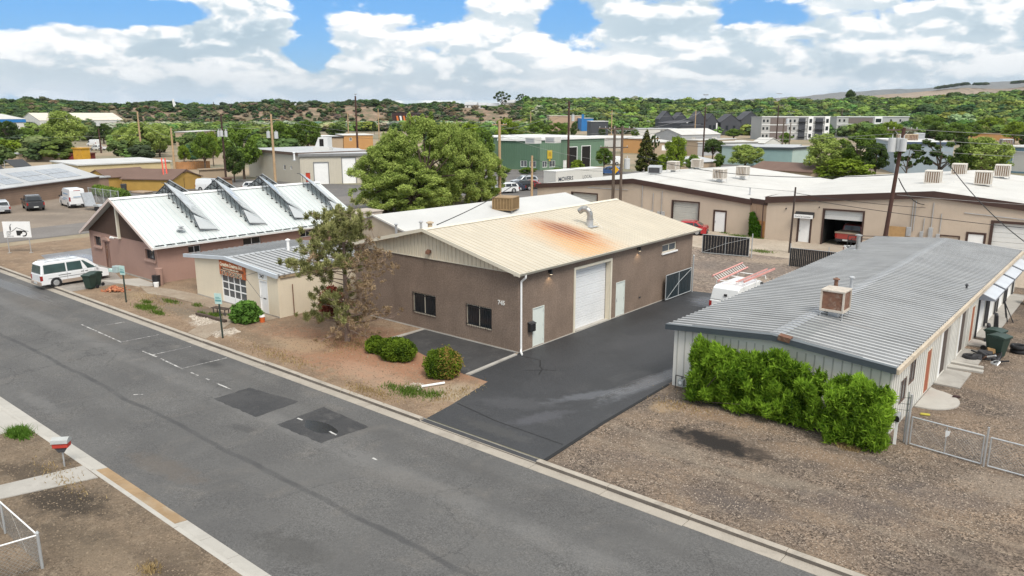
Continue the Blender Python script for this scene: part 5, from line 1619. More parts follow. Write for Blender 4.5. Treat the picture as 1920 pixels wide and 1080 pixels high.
 MB().box(xr_ - .09, xr_ - .074, -.26, .26, gc + .1, gc + .24).build('plate', plate_m, T)
 MB().box(xf - .0, xf + .055, -hw * .5, hw * .5, gc + .3, hz + .03).build('grille', plastic_m, T)
 if lower is not None and kind != 'pickup':
  for s_ in (-1, 1):
   MB().box(-K['wb'] / 2 + .42, K['wb'] / 2 - .42, min(s_ * (hw - .02), s_ * (hw + .008)), max(s_ * (hw - .02), s_ * (hw + .008)), gc, gc + .25).build('sill_trim', lower, T)
 for s_ in (-1, 1):
  for xh in ((.35, -.75) if kind in ('suv', 'sedan', 'pickup') else (.75, .45)):
   MB().box(xh - .09, xh + .09, min(s_ * hw, s_ * (hw + .02)), max(s_ * hw, s_ * (hw + .02)), belt - .14, belt - .10).build('door_handle', plastic_m if kind == 'minivan' else pm, T)
  sm = MB()
  for xs_ in ((.9, -.1, -1.05) if kind in ('suv', 'sedan', 'pickup') else (1.35, .55, -.6)):
   sm.box(xs_ - .006, xs_ + .006, min(s_ * (hw - .01), s_ * (hw + .003)), max(s_ * (hw - .01), s_ * (hw + .003)), gc + .2, belt)
  sm.build('door_gap', void, T, clean=False)
 return T
def park(front, rear):
 f, r = Vector(front[:2]), Vector(rear[:2])
 d = f - r
 c = (f + r) / 2
 return (c.x, c.y), math.atan2(d.y, d.x)
white_car = paint('white_car_paint', (.74, .75, .76))
mv = vehicle('minivan', 'white minivan with tan lower trim and roof rails beside the green bins', 'minivan', 'minivan', (-36.6, -7.9), R(92), white_car, lower=mat('tan_trim', (.34, .27, .22), .5, .05, 2), z=-.03)
rr = MB()
for s_ in (-1, 1):
 rr.tube([(-1.9, s_ * .62, 1.84), (-1.9, s_ * .62, 1.9), (.3, s_ * .62, 1.9), (.3, s_ * .62, 1.84)], .022, 6)
for x_ in (-1.6, -.9, -.1):
 rr.tube([(x_, -.62, 1.9), (x_, .62, 1.9)], .018, 6)
rr.build('roof_rack', galv, mv)
MB().box(-1.9, .9, -.868, -.862, .68, .71).box(-1.9, .9, .862, .868, .68, .71).build('side_stripe', plastic_m, mv)
MB().box(-1.2, -.35, -.869, -.861, .83, .87).build('door_rail', plastic_m, mv)
vehicle('parked_suv', 'maroon car at the left edge with its rear towards us by the kerb', 'car', 'suv', (-48.6, -10.9), R(182), paint('maroon_paint', (.085, .035, .035), .25), z=-.12)
vehicle('parked_suv', 'silver SUV leftmost of the three vehicles in the brick building lot', 'car', 'suv', (-87.4, 3.0), R(168), paint('silver_paint', (.50, .52, .55), .3, .3))
vehicle('parked_pickup', 'dark grey pickup between the silver SUV and the tall white van', 'pickup truck', 'pickup', (-88.0, 7.0), R(168), paint('dark_grey_paint', (.045, .048, .055), .25, .2))
tv = vehicle('tall_van', 'tall white high-roof van parked at the brick building, nearest the wire fence', 'van', 'cargo', (-87.3, 11.6), R(172), white_car)
tv_l = mat('pale_blue_lettering', (.25, .36, .50), .5, .1, 2)
for (a, b, c, d) in ((-1.9, .4, 1.75, 1.9), (-1.7, .3, 1.2, 1.32), (-.6, .9, .98, 1.12)):
 MB().box(a, b, 1.0 if c < 1.25 else .93, 1.012 if c < 1.25 else .94 + .012, c, d).build('side_lettering', tv_l, tv)
MB().box(-2.875, -2.865, -.5, .5, 1.45, 1.55).build('rear_lettering', tv_l, tv)
MB().box(-2.82, -2.80, -.4, .4, 2.28, 2.36).build('high_brake_light', lamp_red, tv)
vehicle('work_van', 'white low work van with ladder on top behind the solar roof, by the yellow shed', 'van', 'lowvan', (-91.5, 34.2), R(20), white_car)
vehicle('parked_suv', 'pale SUV half hidden behind the solar roof ridge, right of the work van', 'car', 'suv', (-85.5, 38.5), R(18), white_car)
lv_p = (5.3, 15.9)
lv = vehicle('ladder_van', 'white van with pink-red ladders on its roof behind the grey shed', 'van', 'lowvan', lv_p, R(90), paint('clean_white_paint', (.76, .77, .77)))
rk = MB()
for x_ in (-1.9, -.2, 1.2):
 rk.tube([(x_, -.95, 2.0), (x_, -.9, 2.22), (x_, .9, 2.22), (x_, .95, 2.0)], .03, 6)
rk.build('roof_rack', white_paint, lv)
pink_lad = mat('faded_red_ladder', (.56, .27, .24), .6, .12, 2)
def ladder(label, L, w, loc, rot, tilt, m, rungs=None, roll=0.0, lw=.04):
 t = thing('ladder', label, 'ladder', loc, 0)
 t.rotation_euler = (roll, tilt, rot)
 for s_ in (-1, 1):
  MB().box(-L / 2, L / 2, s_ * w / 2 - lw, s_ * w / 2 + lw, -.06, .06).build('rail', m, t)
 n = int(L / .3)
 for k in range(n):
  x_ = -L / 2 + .15 + k * (L - .3) / (n - 1)
  MB().cyl((x_, -w / 2, 0), (x_, w / 2, 0), .018, n=6).build('rung', galv, t, clean=False)
 return t
ladder('left faded red ladder tilted up on the white van roof', 4.4, .45, (lv_p[0] - .95, lv_p[1] + .1, 2.42), R(90), R(-2), pink_lad, roll=R(35))
ladder('right faded red ladder with steel rungs lying on the white van roof', 4.4, .5, (lv_p[0] + .65, lv_p[1] + .3, 2.36), R(88), R(-2), pink_lad, roll=R(-12))
vehicle('red_car', 'red car with dark glass parked behind the workshop at the beige warehouse', 'car', 'sedan', (-12.6, 42.6), R(200), paint('red_car_paint', (.38, .018, .025), .2))
pk_ = vehicle('white_pickup', 'white pickup with rack half hidden behind the grey shed roof, before the garage', 'pickup truck', 'pickup', (7.6, 38.6), R(25), white_car)
MB().tube([(-2.6, -.85, 1.25), (-2.6, -.85, 2.1), (.6, -.85, 2.15), (.6, .85, 2.15), (-2.6, .85, 2.1), (-2.6, .85, 1.25)], .035, 6).build('ladder_rack', black_metal, pk_)
oc = vehicle('old_red_truck', 'old rust-red flatbed truck standing inside the open warehouse garage', 'truck', 'pickup', (2.6, 48.4), R(90), paint('old_red_paint', (.32, .04, .03), .5))
MB().box(-2.9, -1.15, -1.05, 1.05, 1.16, 1.26).build('flat_bed', mat('old_timber', (.3, .24, .18), .9, .2, 3), oc)
# a tall old red-and-orange ladder behind the solar roof
ladder('tall red and orange ladder leaning against the yellow shed', 5.4, .5, (-99.2, 30.4, 2.5), R(160), R(-74), mat('red_orange_ladder', (.60, .07, .04), .5, .2, 2), lw=.1)
# ------------------------------------------------------------------ wheeled bins, tyres and junk
bin_green = mat('dark_green_bin_plastic', (.022, .045, .035), .5, .12, 2, spec=.4)
def wheelie(label, x, y, rot, m=bin_green, sc=1.0, group=None):
 t = thing('wheeled_bin', label, 'bin', (x, y, 0), rot, group)
 t.scale = (sc, sc, sc)
 b = MB()
 i = [(-.24, -.22), (.24, -.22), (.24, .2), (-.24, .2)]
 o_ = [(-.33, -.36), (.33, -.36), (.33, .34), (-.33, .34)]
 lo = [b.P((x_, y_, .06)) for x_, y_ in i]
 hi = [b.P((x_, y_, .98)) for x_, y_ in o_]
 b.f += [lo[::-1], hi] + [[lo[k], lo[(k + 1) % 4], hi[(k + 1) % 4], hi[k]] for k in range(4)]
 b.build('body', m, t, bevel=.03)
 MB().box(-.36, .36, -.4, .38, .95, 1.0).build('rim', m, t, bevel=.015)
 MB().prism([(-.36, -.42, 1.0), (-.36, .36, 1.0), (-.36, .34, 1.07), (-.36, -.1, 1.11), (-.36, -.42, 1.05)], (.72, 0, 0)).build('lid', m, t, bevel=.02)
 MB().cyl((-.28, .42, 1.0), (.28, .42, 1.0), .02, n=6).build('handle', m, t)
 for s_ in (-1, 1):
  MB().cyl((s_ * .3, .3, .13), (s_ * .36, .3, .13), .13, n=12).build('wheel', rubber, t)
 return t
wheelie('dark green wheeled bin in front, by the white minivan', -33.1, -8.0, R(25))
wheelie('dark green wheeled bin behind the other, touching the white minivan', -33.75, -7.35, R(20))
wheelie('dark green wheeled bin in front, beside the grey shed row', 19.35, 15.3, R(70), sc=1.12)
wheelie('dark green wheeled bin behind the other beside the grey shed row', 19.0, 16.5, R(75), sc=1.1)
def tyre(label, x, y, z, r=.34, group=None, rx=0.0, rot=0.0):
 t = thing('tyre', label, 'tyre', (x, y, z), rot, group)
 t.rotation_euler = (rx, 0, rot)
 v, f = [], []
 n, m_ = 20, 8
 for i in range(n):
  a = 2 * math.pi * i / n
  for j in range(m_):
   b = 2 * math.pi * j / m_
   rr_ = r - .09 + .085 * math.cos(b)
   v.append((rr_ * math.cos(a), rr_ * math.sin(a), .11 + .11 * max(-1, min(1, 1.3 * math.sin(b)))))
 for i in range(n):
  for j in range(m_):
   f.append([i * m_ + j, ((i + 1) % n) * m_ + j, ((i + 1) % n) * m_ + (j + 1) % m_, i * m_ + (j + 1) % m_])
 mb = MB()
 mb.v, mb.f = v, f
 mb.build('carcass', rubber, t, smooth=True)
 return t
tyre('black tyre at the bottom of the stack beside the shed bins', 20.1, 16.9, 0, .4)
tyre('black tyre on top of the stack beside the shed bins', 20.08, 16.85, .23, .4)
tyre('single black tyre lying at the wall in front of the scrap heap', 18.35, 14.1, 0, .38)
# scrap heap: engine, bumpers, boards
sc = thing('scrap_heap', 'heap of black car parts and an engine between the shed door and the bins', 'scrap heap', (18.9, 14.6, 0))
rs = random.Random(3)
for k in range(16):
 x_, y_ = rs.uniform(-.5, .65), rs.uniform(-.9, .8)
 a = rs.uniform(0, 3)
 b = MB(Fr(x_, y_, a))
 h = rs.uniform(.06, .34)
 if k % 3 == 0:
  b.cyl((0, 0, h), (rs.uniform(.2, .7), rs.uniform(-.2, .2), h + rs.uniform(-.05, .2)), rs.uniform(.03, .09), n=8)
 else:
  b.prism([(-.2, -.1, 0), (.25, -.12, 0), (.2, .14, h * .6), (-.15, .1, h)], (.05, .02, rs.uniform(.06, .16)))
 b.build('car_part', (black_metal, dark_metal, rubber, galv)[k % 4] if k != 7 else rusty, sc, bevel=.01)
MB().box(-.32, .32, -.24, .24, .0, .42).build('engine_block', dark_metal, sc, bevel=.05)
bx = thing('cardboard_box', 'small tan cardboard box beside the scrap heap', 'box', (19.15, 15.0, 0), R(20))
MB().box(-.2, .2, -.05, .2, 0, .5).build('carton', ply, bx)
for k, (x_, y_, lab) in enumerate(((18.45, 18.15, 'black folded seat standing at the shed wall, nearest the scrap heap'), (18.4, 21.0, 'black folded seat standing between two roller doors'))):
 t = thing('car_seat', lab, 'seat', (x_, y_, 0), R(10))
 MB().prism([(-.06, -.28, 0), (-.1, -.28, 1.05), (.1, -.28, 1.0), (.2, -.28, 0)], (0, .56, 0)).build('seat_back', black_metal, t, bevel=.07)
 MB().box(-.14, .2, -.3, .3, 0, .12).build('seat_base', black_metal, t)
t = thing('trestle', 'dark folding frame leaning by the shed roller doors', 'frame', (18.7, 23.6, 0), R(12))
MB().tube([(0, 0, 0), (-.25, .1, 1.2), (-.25, .8, 1.2), (0, .9, 0)], .03, 6).tube([(.3, 0, 0), (-.22, .1, 1.1)], .03, 6).build('legs', black_metal, t)
t = thing('grey_tub', 'round grey tub below the farthest awnings of the shed', 'tub', (19.3, 29.5, 0))
MB().cyl((0, 0, 0), (0, 0, .8), .42, .5, 18).build('tub_wall', mat('grey_plastic', (.12, .13, .14), .5), t)
t = thing('leaning_boards', 'pale boards leaning behind the grey tub by the shed', 'boards', (19.6, 31.2, 0))
for k in range(4):
 MB().prism([(k * .22, 0, 0), (k * .22 + .16, 0, 0), (k * .22 - .2, .6, 2.2), (k * .22 - .36, .6, 2.2)], (0, .04, 0)).build('board', cream_trim, t)
t = thing('yellow_hose_bag', 'small yellow bag on the gravel beside the round door slab', 'bag', (18.35, 4.35, 0), .4)
MB().prism([(-.2, -.07, 0), (.19, -.09, 0), (.17, .08, 0), (-.18, .1, 0)], (.03, 0, .08)).build('bag_body', mat('yellow_cloth', (.42, .36, .06), .8, .3, 4), t, bevel=.04)
t = thing('dark_rag', 'small dark rag lying on the round door slab edge', 'rag', (18.95, 7.35, .06), .2)
MB().prism([(-.15, -.1, 0), (.18, -.06, 0), (.14, .1, 0), (-.1, .12, 0)], (0, 0, .06)).build('cloth', mat('dark_rag', (.04, .02, .02), .9), t, bevel=.02)
# ------------------------------------------------------------------ mailboxes and small signs
t = thing('mailbox', 'grey mailbox on a post half hidden by the hedge and the wire gate', 'mailbox', (18.15, .45, 0), R(5))
MB().box(-.05, .05, -.05, .05, 0, 1.0).build('post', white_paint, t)
pts = [(-.11, -.28, 1.0), (.11, -.28, 1.0), (.11, -.28, 1.14)] + [(.11 * math.cos(a), -.28, 1.14 + .11 * math.sin(a)) for a in np.linspace(.3, 2.8, 7)] + [(-.11, -.28, 1.14)]
MB().prism(pts, (0, .5, 0)).build('box_body', mat('grey_mailbox', (.33, .34, .34), .4, .1, 2, metal=.3), t)
MB().prism([(p[0] * .9, -.285, 1.01 + (p[2] - 1.0) * .9) for p in pts], (0, -.01, 0)).build('mouth', void, t)
t = thing('mailbox', 'weathered grey and red double mailbox on a thin post in the near yard', 'mailbox', (-4.0, -20.6, 0), R(48))
MB().cyl((0, 0, 0), (0, 0, .85), .03, n=8).build('post', galv, t)
MB().box(-.26, .26, -.16, .16, .78, .95).build('lower_box', mat('faded_red_box', (.42, .045, .03), .5, .2, 3), t, bevel=.02)
MB().prism([(-.28, -.2, .96), (-.28, .2, .96), (-.28, .18, 1.08), (-.28, 0, 1.15), (-.28, -.18, 1.08)], (.56, 0, 0)).build('upper_box', mat('grey_weathered_metal', (.42, .43, .42), .5, .15, 3, metal=.2, fine=.1), t)
MB().prism([(-.1, -.1, .6), (.1, -.1, .6), (.22, -.1, .78), (-.22, -.1, .78)], (0, .05, 0)).build('bracket', dark_metal, t)
mint = mat('pale_mint_sign', (.44, .60, .56), .6, .12, 4, fine=.1)
def small_sign(label, x, y, h, top, rot, lean=0.0):
 t = thing('small_post_sign', label, 'sign', (x, y, 0), rot)
 t.rotation_euler = (0, lean, rot)
 MB().prism([(-.035, -.035, 0), (.035, -.035, 0), (.035, .035, 0), (-.035, .035, 0)], (0, 0, h)).build('post', green_post, t)
 p = MB().box(-.24, .24, -.045, -.03, h - .12, top).build('sign_plate', mint, t)
 MB().box(-.2, .2, -.052, -.047, h + .02, h + .12).build('sign_print', mat('teal_print', (.12, .30, .30), .6), p)
 MB().box(-.18, .18, -.052, -.047, h + .18, h + .21).box(-.18, .1, -.052, -.047, h + .24, h + .27).build('print_lines', mat('teal_print'), p) if top - h > .3 else None
 return t
small_sign('pale mint sign on a dark green post at the kerb near the tattoo shop', -14.47, -8.47, 2.1, 2.58, R(20), lean=R(-1.5))
ms = small_sign('pale mint sign with a clear box on a post near the green bins', -27.06, -8.18, 2.0, 2.5, R(15))
MB().box(-.75, -.3, -.2, .15, 2.0, 2.45).build('clear_box', mat('clear_plastic_box', (.36, .44, .44), .2, .1, 3), ms, bevel=.03)
MB().box(-1.25, -.78, -.12, .12, 1.98, 2.2).build('side_box', mint, ms, bevel=.03)
# big square sign on two posts at the left
t = thing('two_post_sign', 'white square sign with black house and tool emblem on two posts at the far left', 'sign', (-53.1, -5.95, 0), R(42))
for x_ in (-.95, .95):
 MB().cyl((x_, 0, 0), (x_, 0, 1.6), .04, n=8).build('post', galv, t)
 MB().box(x_ - .12, x_ + .12, -.12, .12, 0, .06).build('foot', concrete, t)
sgp = MB().box(-1.2, 1.2, -.05, .0, 1.42, 2.85).build('sign_plate', white_paint, t)
bkp = mat('black_print', (.02, .02, .02), .6)
MB().tube([(-.9, -.06, 1.95), (-.45, -.06, 1.98), (-.2, -.06, 2.15), (0, -.06, 2.32), (.75, -.06, 2.02), (1.0, -.06, 1.98)], .018, 5).build('roof_line_print', bkp, sgp)
MB().prism([(-.62, -.055, 2.05), (-.52, -.055, 2.05), (-.5, -.055, 2.42), (-.62, -.055, 2.42)], (0, -.004, 0)).prism([(-.6, -.055, 2.45), (-.5, -.055, 2.5), (-.4, -.055, 2.66), (-.5, -.055, 2.6)], (0, -.004, 0)).build('chimney_print', bkp, sgp)
MB().prism([(-.05, -.055, 1.6), (.25, -.055, 1.6), (.3, -.055, 1.75), (.45, -.055, 1.8), (.4, -.055, 2.05), (-.08, -.055, 2.05)], (0, -.004, 0)).build('tool_print', bkp, sgp)
rg = MB()
for a in np.linspace(-1.9, 1.9, 12):
 rg.cyl((.55 + .26 * math.cos(a), -.058, 1.78 + .22 * math.sin(a)), (.55 + .26 * math.cos(a + .36), -.058, 1.78 + .22 * math.sin(a + .36)), .05, n=5)
rg.build('ring_print', bkp, sgp)
text_mesh('HOME\nCARE\nSERVICES', .15, bkp, 'sign_lettering', sgp, Matrix(((1, 0, 0, -.95), (0, 0, -1, -.056), (0, 1, 0, 1.78), (0, 0, 0, 1))), .002, .0)
# ------------------------------------------------------------------ gates and fences
steel_pale = mat('pale_gate_steel', (.45, .47, .48), .45, .1, 2, metal=.4)
slat_dark = mat('dark_blue_grey_slat', (.018, .030, .038), .55, .12, 3)
slat_black = mat('black_privacy_slat', (.014, .014, .017), .6, .15, 3)
def leaf_gate(label, x, y, rot, L, h, sm, n=16):
 t = thing('slatted_gate', label, 'gate', (x, y, .05), rot)
 f = MB()
 f.tube([(0, 0, .05), (L, 0, .05), (L, 0, h), (0, 0, h), (0, 0, .05)], .03, 6).tube([(L / 2, 0, .05), (L / 2, 0, h)], .028, 6)
 f.tube([(.02, -.04, .07), (L / 2, -.04, h * .6), (L - .02, -.04, h - .04)], .018, 6)
 f.build('frame', steel_pale, t)
 w = L / n
 for k in range(n):
  MB().box(k * w + .008, (k + 1) * w - .008, .0 + .01 * (k % 2), .012 + .01 * (k % 2), .07, h - .03).build('slat', sm, t, clean=False)
 return t
g = leaf_gate('dark blue-grey slatted gate folded against the workshop wall', .34, 15.0, R(90), 3.6, 1.72, slat_dark)
t = thing('gate_post', 'tall steel gate post at the rear corner of the workshop', 'post', (.38, 18.75, 0))
MB().cyl((0, 0, 0), (0, 0, 2.6), .05, n=10).build('tube', steel_pale, t)
MB().cyl((0, 0, 2.6), (0, 0, 2.66), .06, .02, 10).build('cap', steel_pale, t)
leaf_gate('black slatted gate standing open in the back lot behind the workshop', -6.0, 33.2, R(10), 4.1, 1.68, slat_black)
t = thing('gate_post', 'pale gate post at the right end of the black open gate', 'post', (-1.75, 34.0, 0))
MB().cyl((0, 0, 0), (0, 0, 2.1), .05, n=10).build('tube', steel_pale, t)
t = thing('slatted_fence', 'black slatted fence section left of the grey shed back end', 'fence', (2.2, 32.3, 0), R(3))
fm = MB()
for k in range(3):
 fm.cyl((k * 3.0, .03, 0), (k * 3.0, .03, 1.9), .035, n=8)
fm.tube([(0, .03, 1.55), (6, .03, 1.55)], .025, 6).tube([(0, .03, .08), (6, .03, .08)], .02, 6)
fm.build('frame', steel_pale, t)
for k in range(40):
 MB().box(k * .15 + .008, k * .15 + .142, -.01 + .008 * (k % 2), .0 + .008 * (k % 2), .06, 1.53).build('slat', slat_black, t, clean=False)
def chain(fr_, x0, x1, z0, z1, parent, step=.11, r=.0035):
 w = MB(fr_)
 hgt = z1 - z0
 x = x0 - hgt
 while x < x1:
  for s_ in (1, -1):
   a = (x, z0) if s_ > 0 else (x, z1)
   b = (x + hgt, z1) if s_ > 0 else (x + hgt, z0)
   # clip to the frame
   (xa, za), (xb, zb) = a, b
   if xa < x0:
    k = (x0 - xa) / (xb - xa)
    xa, za = x0, za + (zb - za) * k
   if xb > x1:
    k = (x1 - xa) / (xb - xa)
    xb, zb = x1, za + (zb - za) * k
   if xb - xa > .02:
    w.cyl((xa, .004 * s_, za), (xb, .004 * s_, zb), r, n=3, caps=False)
  x += step
 o = w.build('chain_link', mat('chain_link_wire', (.33, .34, .34), .5, .05, 2, metal=.4), parent, clean=False)
 o['kind'] = 'stuff'
 return o
def chain_gate(label, x, y, rot, L, h=1.15, name='chain_link_gate', cat='gate', step=.11):
 t = thing(name, label, cat, (x, y, 0), rot)
 f = MB()
 f.tube([(0, 0, .08), (L, 0, .08), (L, 0, h), (0, 0, h), (0, 0, .08)], .028, 8)
 f.tube([(L / 2, 0, .08), (L / 2, 0, h)], .02, 6)
 f.build('frame', galv, t)
 chain(None, 0, L, .1, h - .02, t, step)
 return t
cg = chain_gate('left leaf of the wire gate beside the hedge, with a small white tag', 18.62, .68, R(-6), 2.4)
MB().prism([(1.17, -.04, .98), (1.33, -.04, 1.0), (1.3, -.04, .82), (1.18, -.04, .72)], (0, -.01, 0)).build('tag_plate', white_paint, cg)
chain_gate('right leaf of the wire gate, cut by the photo edge', 21.22, .40, R(-4), 2.4)
t = thing('gate_post', 'tall double gate post with barbed wire arm beside the hedge end', 'post', (18.5, .72, 0))
MB().cyl((0, 0, 0), (0, 0, 2.0), .045, n=10).cyl((-.12, .12, 0), (-.12, .12, 2.05), .035, n=8).build('tube', galv, t)
bw = MB()
for z_ in (1.35, 1.6, 1.85):
 bw.tube([(-.7, .1, z_ - .1), (0, 0, z_), (-.12, .12, z_)], .008, 5)
bw.build('barbed_wire', dark_metal, t)
t = thing('gate_post', 'slim gate post between the two wire gate leaves', 'post', (21.1, .42, 0))
MB().cyl((0, 0, 0), (0, 0, 1.5), .035, n=8).build('tube', galv, t)
# near left corner fence
t = thing('chain_link_fence', 'corner of a low wire fence at the bottom left of the photo', 'fence', (2.25, -23.5, 0), 0)
MB().cyl((0, 0, 0), (0, 0, 1.08), .04, n=10).cyl((0, 0, 1.08), (0, 0, 1.14), .05, .02, 10).build('corner_post', steel_pale, t)
MB().cyl((-2.85, -.02, 0), (-2.85, -.02, 1.03), .03, n=10).build('line_post', steel_pale, t)
f = MB()
f.tube([(0, 0, 1.02), (-8, -.05, 1.02)], .022, 8).tube([(0, 0, 1.02), (-1.2, -6, 1.02)], .022, 8)
f.build('top_rail', white_paint, t)
chain(None, -8, 0, .03, 1.0, t, .12, .003)
chain(Fr(0, 0, math.atan2(-6, -1.2)), 0, 6, .03, 1.0, t, .12, .003)
# ------------------------------------------------------------------ poles and cables
xf_m = mat('grey_transformer_can', (.52, .53, .53), .45, .08, 1, metal=.1)
POLES = {}
def pole(key, label, x, y, h, r, m, lean=(0, 0), arms=(), cans=(), brace=True):
 t = thing('utility_pole', label, 'utility pole', (x, y, 0))
 top = Vector((lean[0], lean[1], h))
 MB().cyl((0, 0, -.3), top, r, r * .72, 12).build('pole_shaft', m, t, smooth=False)
 POLES[key] = Vector((x, y, 0)) + top
 for (z_, w_, a_) in arms:
  c = top * (z_ / h)
  d = Vector((math.cos(a_), math.sin(a_), 0))
  n_ = Vector((-d.y, d.x, 0)) * (r + .05)
  b = MB(Fr(c.x + n_.x, c.y + n_.y, a_)).box(-w_ / 2, w_ / 2, -.05, .05, z_ - .06, z_ + .06)
  o = b.build('crossarm', grey_pole if m is not wood_pole else m, t)
  ins = MB(Fr(c.x + n_.x, c.y + n_.y, a_))
  for q in (-.46, -.28, .28, .46):
   ins.cyl((w_ * q, 0, z_ + .06), (w_ * q, 0, z_ + .22), .035, .05, 6)
  ins.build('insulator', xf_m, o)
  if brace:
   MB(Fr(c.x + n_.x, c.y + n_.y, a_)).tube([(-w_ * .25, 0, z_), (0, 0, z_ - .7), (w_ * .25, 0, z_)], .018, 4).build('arm_brace', galv, o)
 for (z_, a_, off, rr_, hh_) in cans:
  c = top * (z_ / h)
  d = Vector((math.cos(a_), math.sin(a_), 0)) * off
  cn = MB().cyl((c.x + d.x, c.y + d.y, z_), (c.x + d.x, c.y + d.y, z_ + hh_), rr_, n=14).build('transformer', xf_m, t, bevel=.02)
  MB().cyl((c.x + d.x, c.y + d.y, z_ + hh_), (c.x + d.x, c.y + d.y, z_ + hh_ + .3), .05, .03, 6).build('bushing', xf_m, cn)
 return t
def gp(px, py):
 p = G(px, py)
 return p.x, p.y
def pole_px(key, label, xb, yb, ytop, r, m, xt=None, **kw):
 x, y = gp(xb, yb)
 h = height_at(x, y, ytop)
 lean = (0, 0)
 return pole(key, label, x, y, h, r, m, **kw)
AX = YAW
pole('R', 'tall dark leaning pole with three grey transformers beside the half-open garage', 7.0, 41.0, 11.1, .19, mat('dark_red_brown_pole', (.070, .034, .026), .9, .2, 2, bump=.3, fine=.15), lean=(.6, .35), arms=((10.9, 2.6, AX),),
    cans=((9.1, AX + 3.14, .75, .30, 1.15), (9.15, AX + 3.3, .12 + .0, .30, 1.1), (9.15, AX - 1.57, .42, .26, 1.05)))
pole('H1', 'left pole of the dark double pole behind the workshop roof', -22.8, 44.6, 10.9, .20, grey_pole, arms=((10.6, 3.6, AX), (8.5, 3.2, AX)))
pole('H2', 'right pole of the dark double pole with one transformer', -21.55, 44.2, 10.9, .18, grey_pole, arms=((10.55, 3.0, AX + .15),), cans=((6.2, AX, .62, .33, 1.15),))
pole('S', 'thin dark service pole in front of the right beige warehouse', -.1, 38.5, 5.9, .10, mat('dark_thin_pole', (.05, .035, .03), .85, .2), lean=(.1, .0))
pole('P8', 'short thick pale wooden pole just behind the workshop roof', *gp(997, 402), 7.2, .17, wood_pole)
pole_px('P6', 'pale wooden pole right of the big willow trees', 937, 380, 226, .24, wood_pole, arms=((10.7, 2.0, AX),))
pole_px('P7', 'tall dark brown pole in front of the green building', 1065, 318, 190, .28, mat('dark_red_brown_pole'), arms=((14.2, 1.6, AX),), cans=((10.5, AX, .9, .34, 1.4),))
pole_px('P4', 'pale wooden pole with two grey transformers beside the beige metal building', 517, 348, 214, .24, wood_pole, arms=((11.2, 3.2, AX),), cans=((8.1, AX + 3.14, .66, .32, 1.1), (8.0, AX, .66, .34, 1.15)))
pole_px('P3', 'dark pole with three dark transformers left of the beige metal building', 425, 348, 214, .2, dark_pole, arms=((9.4, 1.6, AX),), cans=((8.3, AX + 3.14, .6, .26, 1.0), (8.3, AX, .6, .26, 1.0), (8.35, AX - 1.5, .5, .26, 1.0)))
pole_px('P1', 'tall pale wooden pole behind the flat roofs on the left', 267, 300, 209, .27, wood_pole)
pole_px('P2', 'shorter pale wooden pole beside the orange plank fence', 328, 320, 240, .24, wood_pole)
pole_px('P5', 'tall dark pole rising above the big willow trees on their left', 671, 290, 180, .32, mat('dark_red_brown_pole'), arms=((12.0, 2.2, AX), (17.6, .6, AX)))
pole_px('P12', 'tall dark pole right of the pine and cottonwoods behind the warehouses', 1317, 308, 200, .22, dark_pole, arms=((16.5, 1.2, AX),))
pole_px('P13', 'dark pole left of the pair before the grey apartment block', 1455, 268, 197, .3, dark_pole, arms=((20, 2.2, AX),))
pole_px('P14', 'left pole of the thin pair at the turquoise building', 1464, 305, 222, .22, grey_pole, arms=((14, 2.4, AX),), cans=((9.6, AX, .9, .4, 1.3),))
pole_px('P15', 'right pole of the thin pair at the turquoise building', 1477, 305, 230, .18, grey_pole, arms=((12.5, 1.8, AX),))
pole_px('P16', 'distant dark pole between the two grey apartment blocks', 1575, 255, 203, .25, grey_pole)
pole_px('P17', 'distant pale pole in front of the dark roofed townhouses', 1302, 262, 206, .26, wood_pole)
pole_px('P18', 'distant dark pole in front of the clay bluff on the left', 537, 240, 189, .3, dark_pole)
pole_px('P19', 'distant pale pole with crossarm left of the dark willow-side pole', 654, 262, 210, .26, wood_pole, arms=((15.5, 3.5, AX),))
pole_px('P20', 'distant pale pole just right of the tall dark willow-side pole', 711, 262, 204, .26, wood_pole)
pole_px('P21', 'distant dark pole behind the one with dark transformers', 404, 240, 191, .34, dark_pole)
pole_px('P22', 'distant pale pole beside the grey rooftop coolers on the right', 1740, 252, 228, .2, wood_pole)
pole_px('P23', 'distant pale pole in the valley behind the yellow-green trees', 995, 250, 209, .3, wood_pole)
pole_px('P24', 'distant pale pole left of the double pole', 1146, 262, 207, .28, wood_pole)
pole_px('P25', 'dark red stub pole with a round white lamp by the white pickup', 190, 287, 241, .26, mat('dark_red_brown_pole'), cans=((8.3, 0, .0, .6, 1.1),))
def cable(name, label, a, b, sag, r=.02, m=wire_mat, n=14, group='overhead cables between the poles'):
 a, b = Vector(a), Vector(b)
 pts = []
 for k in range(n + 1):
  t_ = k / n
  p = a.lerp(b, t_)
  p.z -= sag * 4 * t_ * (1 - t_)
  pts.append(p)
 o = MB()
 for p, q in zip(pts[:-1], pts[1:]):
  o.cyl(p, q, r, r, 4, caps=False)
 ob = o.build(name, m, clean=False)
 return tag(ob, label, 'cable', group)
P = POLES
v = Vector
cable('overhead_cable', 'thick black cable sagging from the tall dark pole across the left warehouse roof', P['R'] + v((-.3, -.2, -3.9)), G(1195, 292, 6.5), 1.2, .045)
cable('overhead_cable', 'black cable dropping from the tall dark pole to the warehouse wall meters', P['R'] + v((0, 0, -4.2)), v((8.9, 45.6, 4.4)), .55, .045)
cable('overhead_cable', 'black service cable from the tall dark pole towards the shed back corner', P['R'] + v((2.5, 4, -2.6)), v((17.7, 37.5, 2.9)), .5, .035)
cable('overhead_cable', 'long dark cable along the right warehouse front', v((-.1, 38.5, 5.0)), v((20, 43.0, 3.3)), .25, .03)
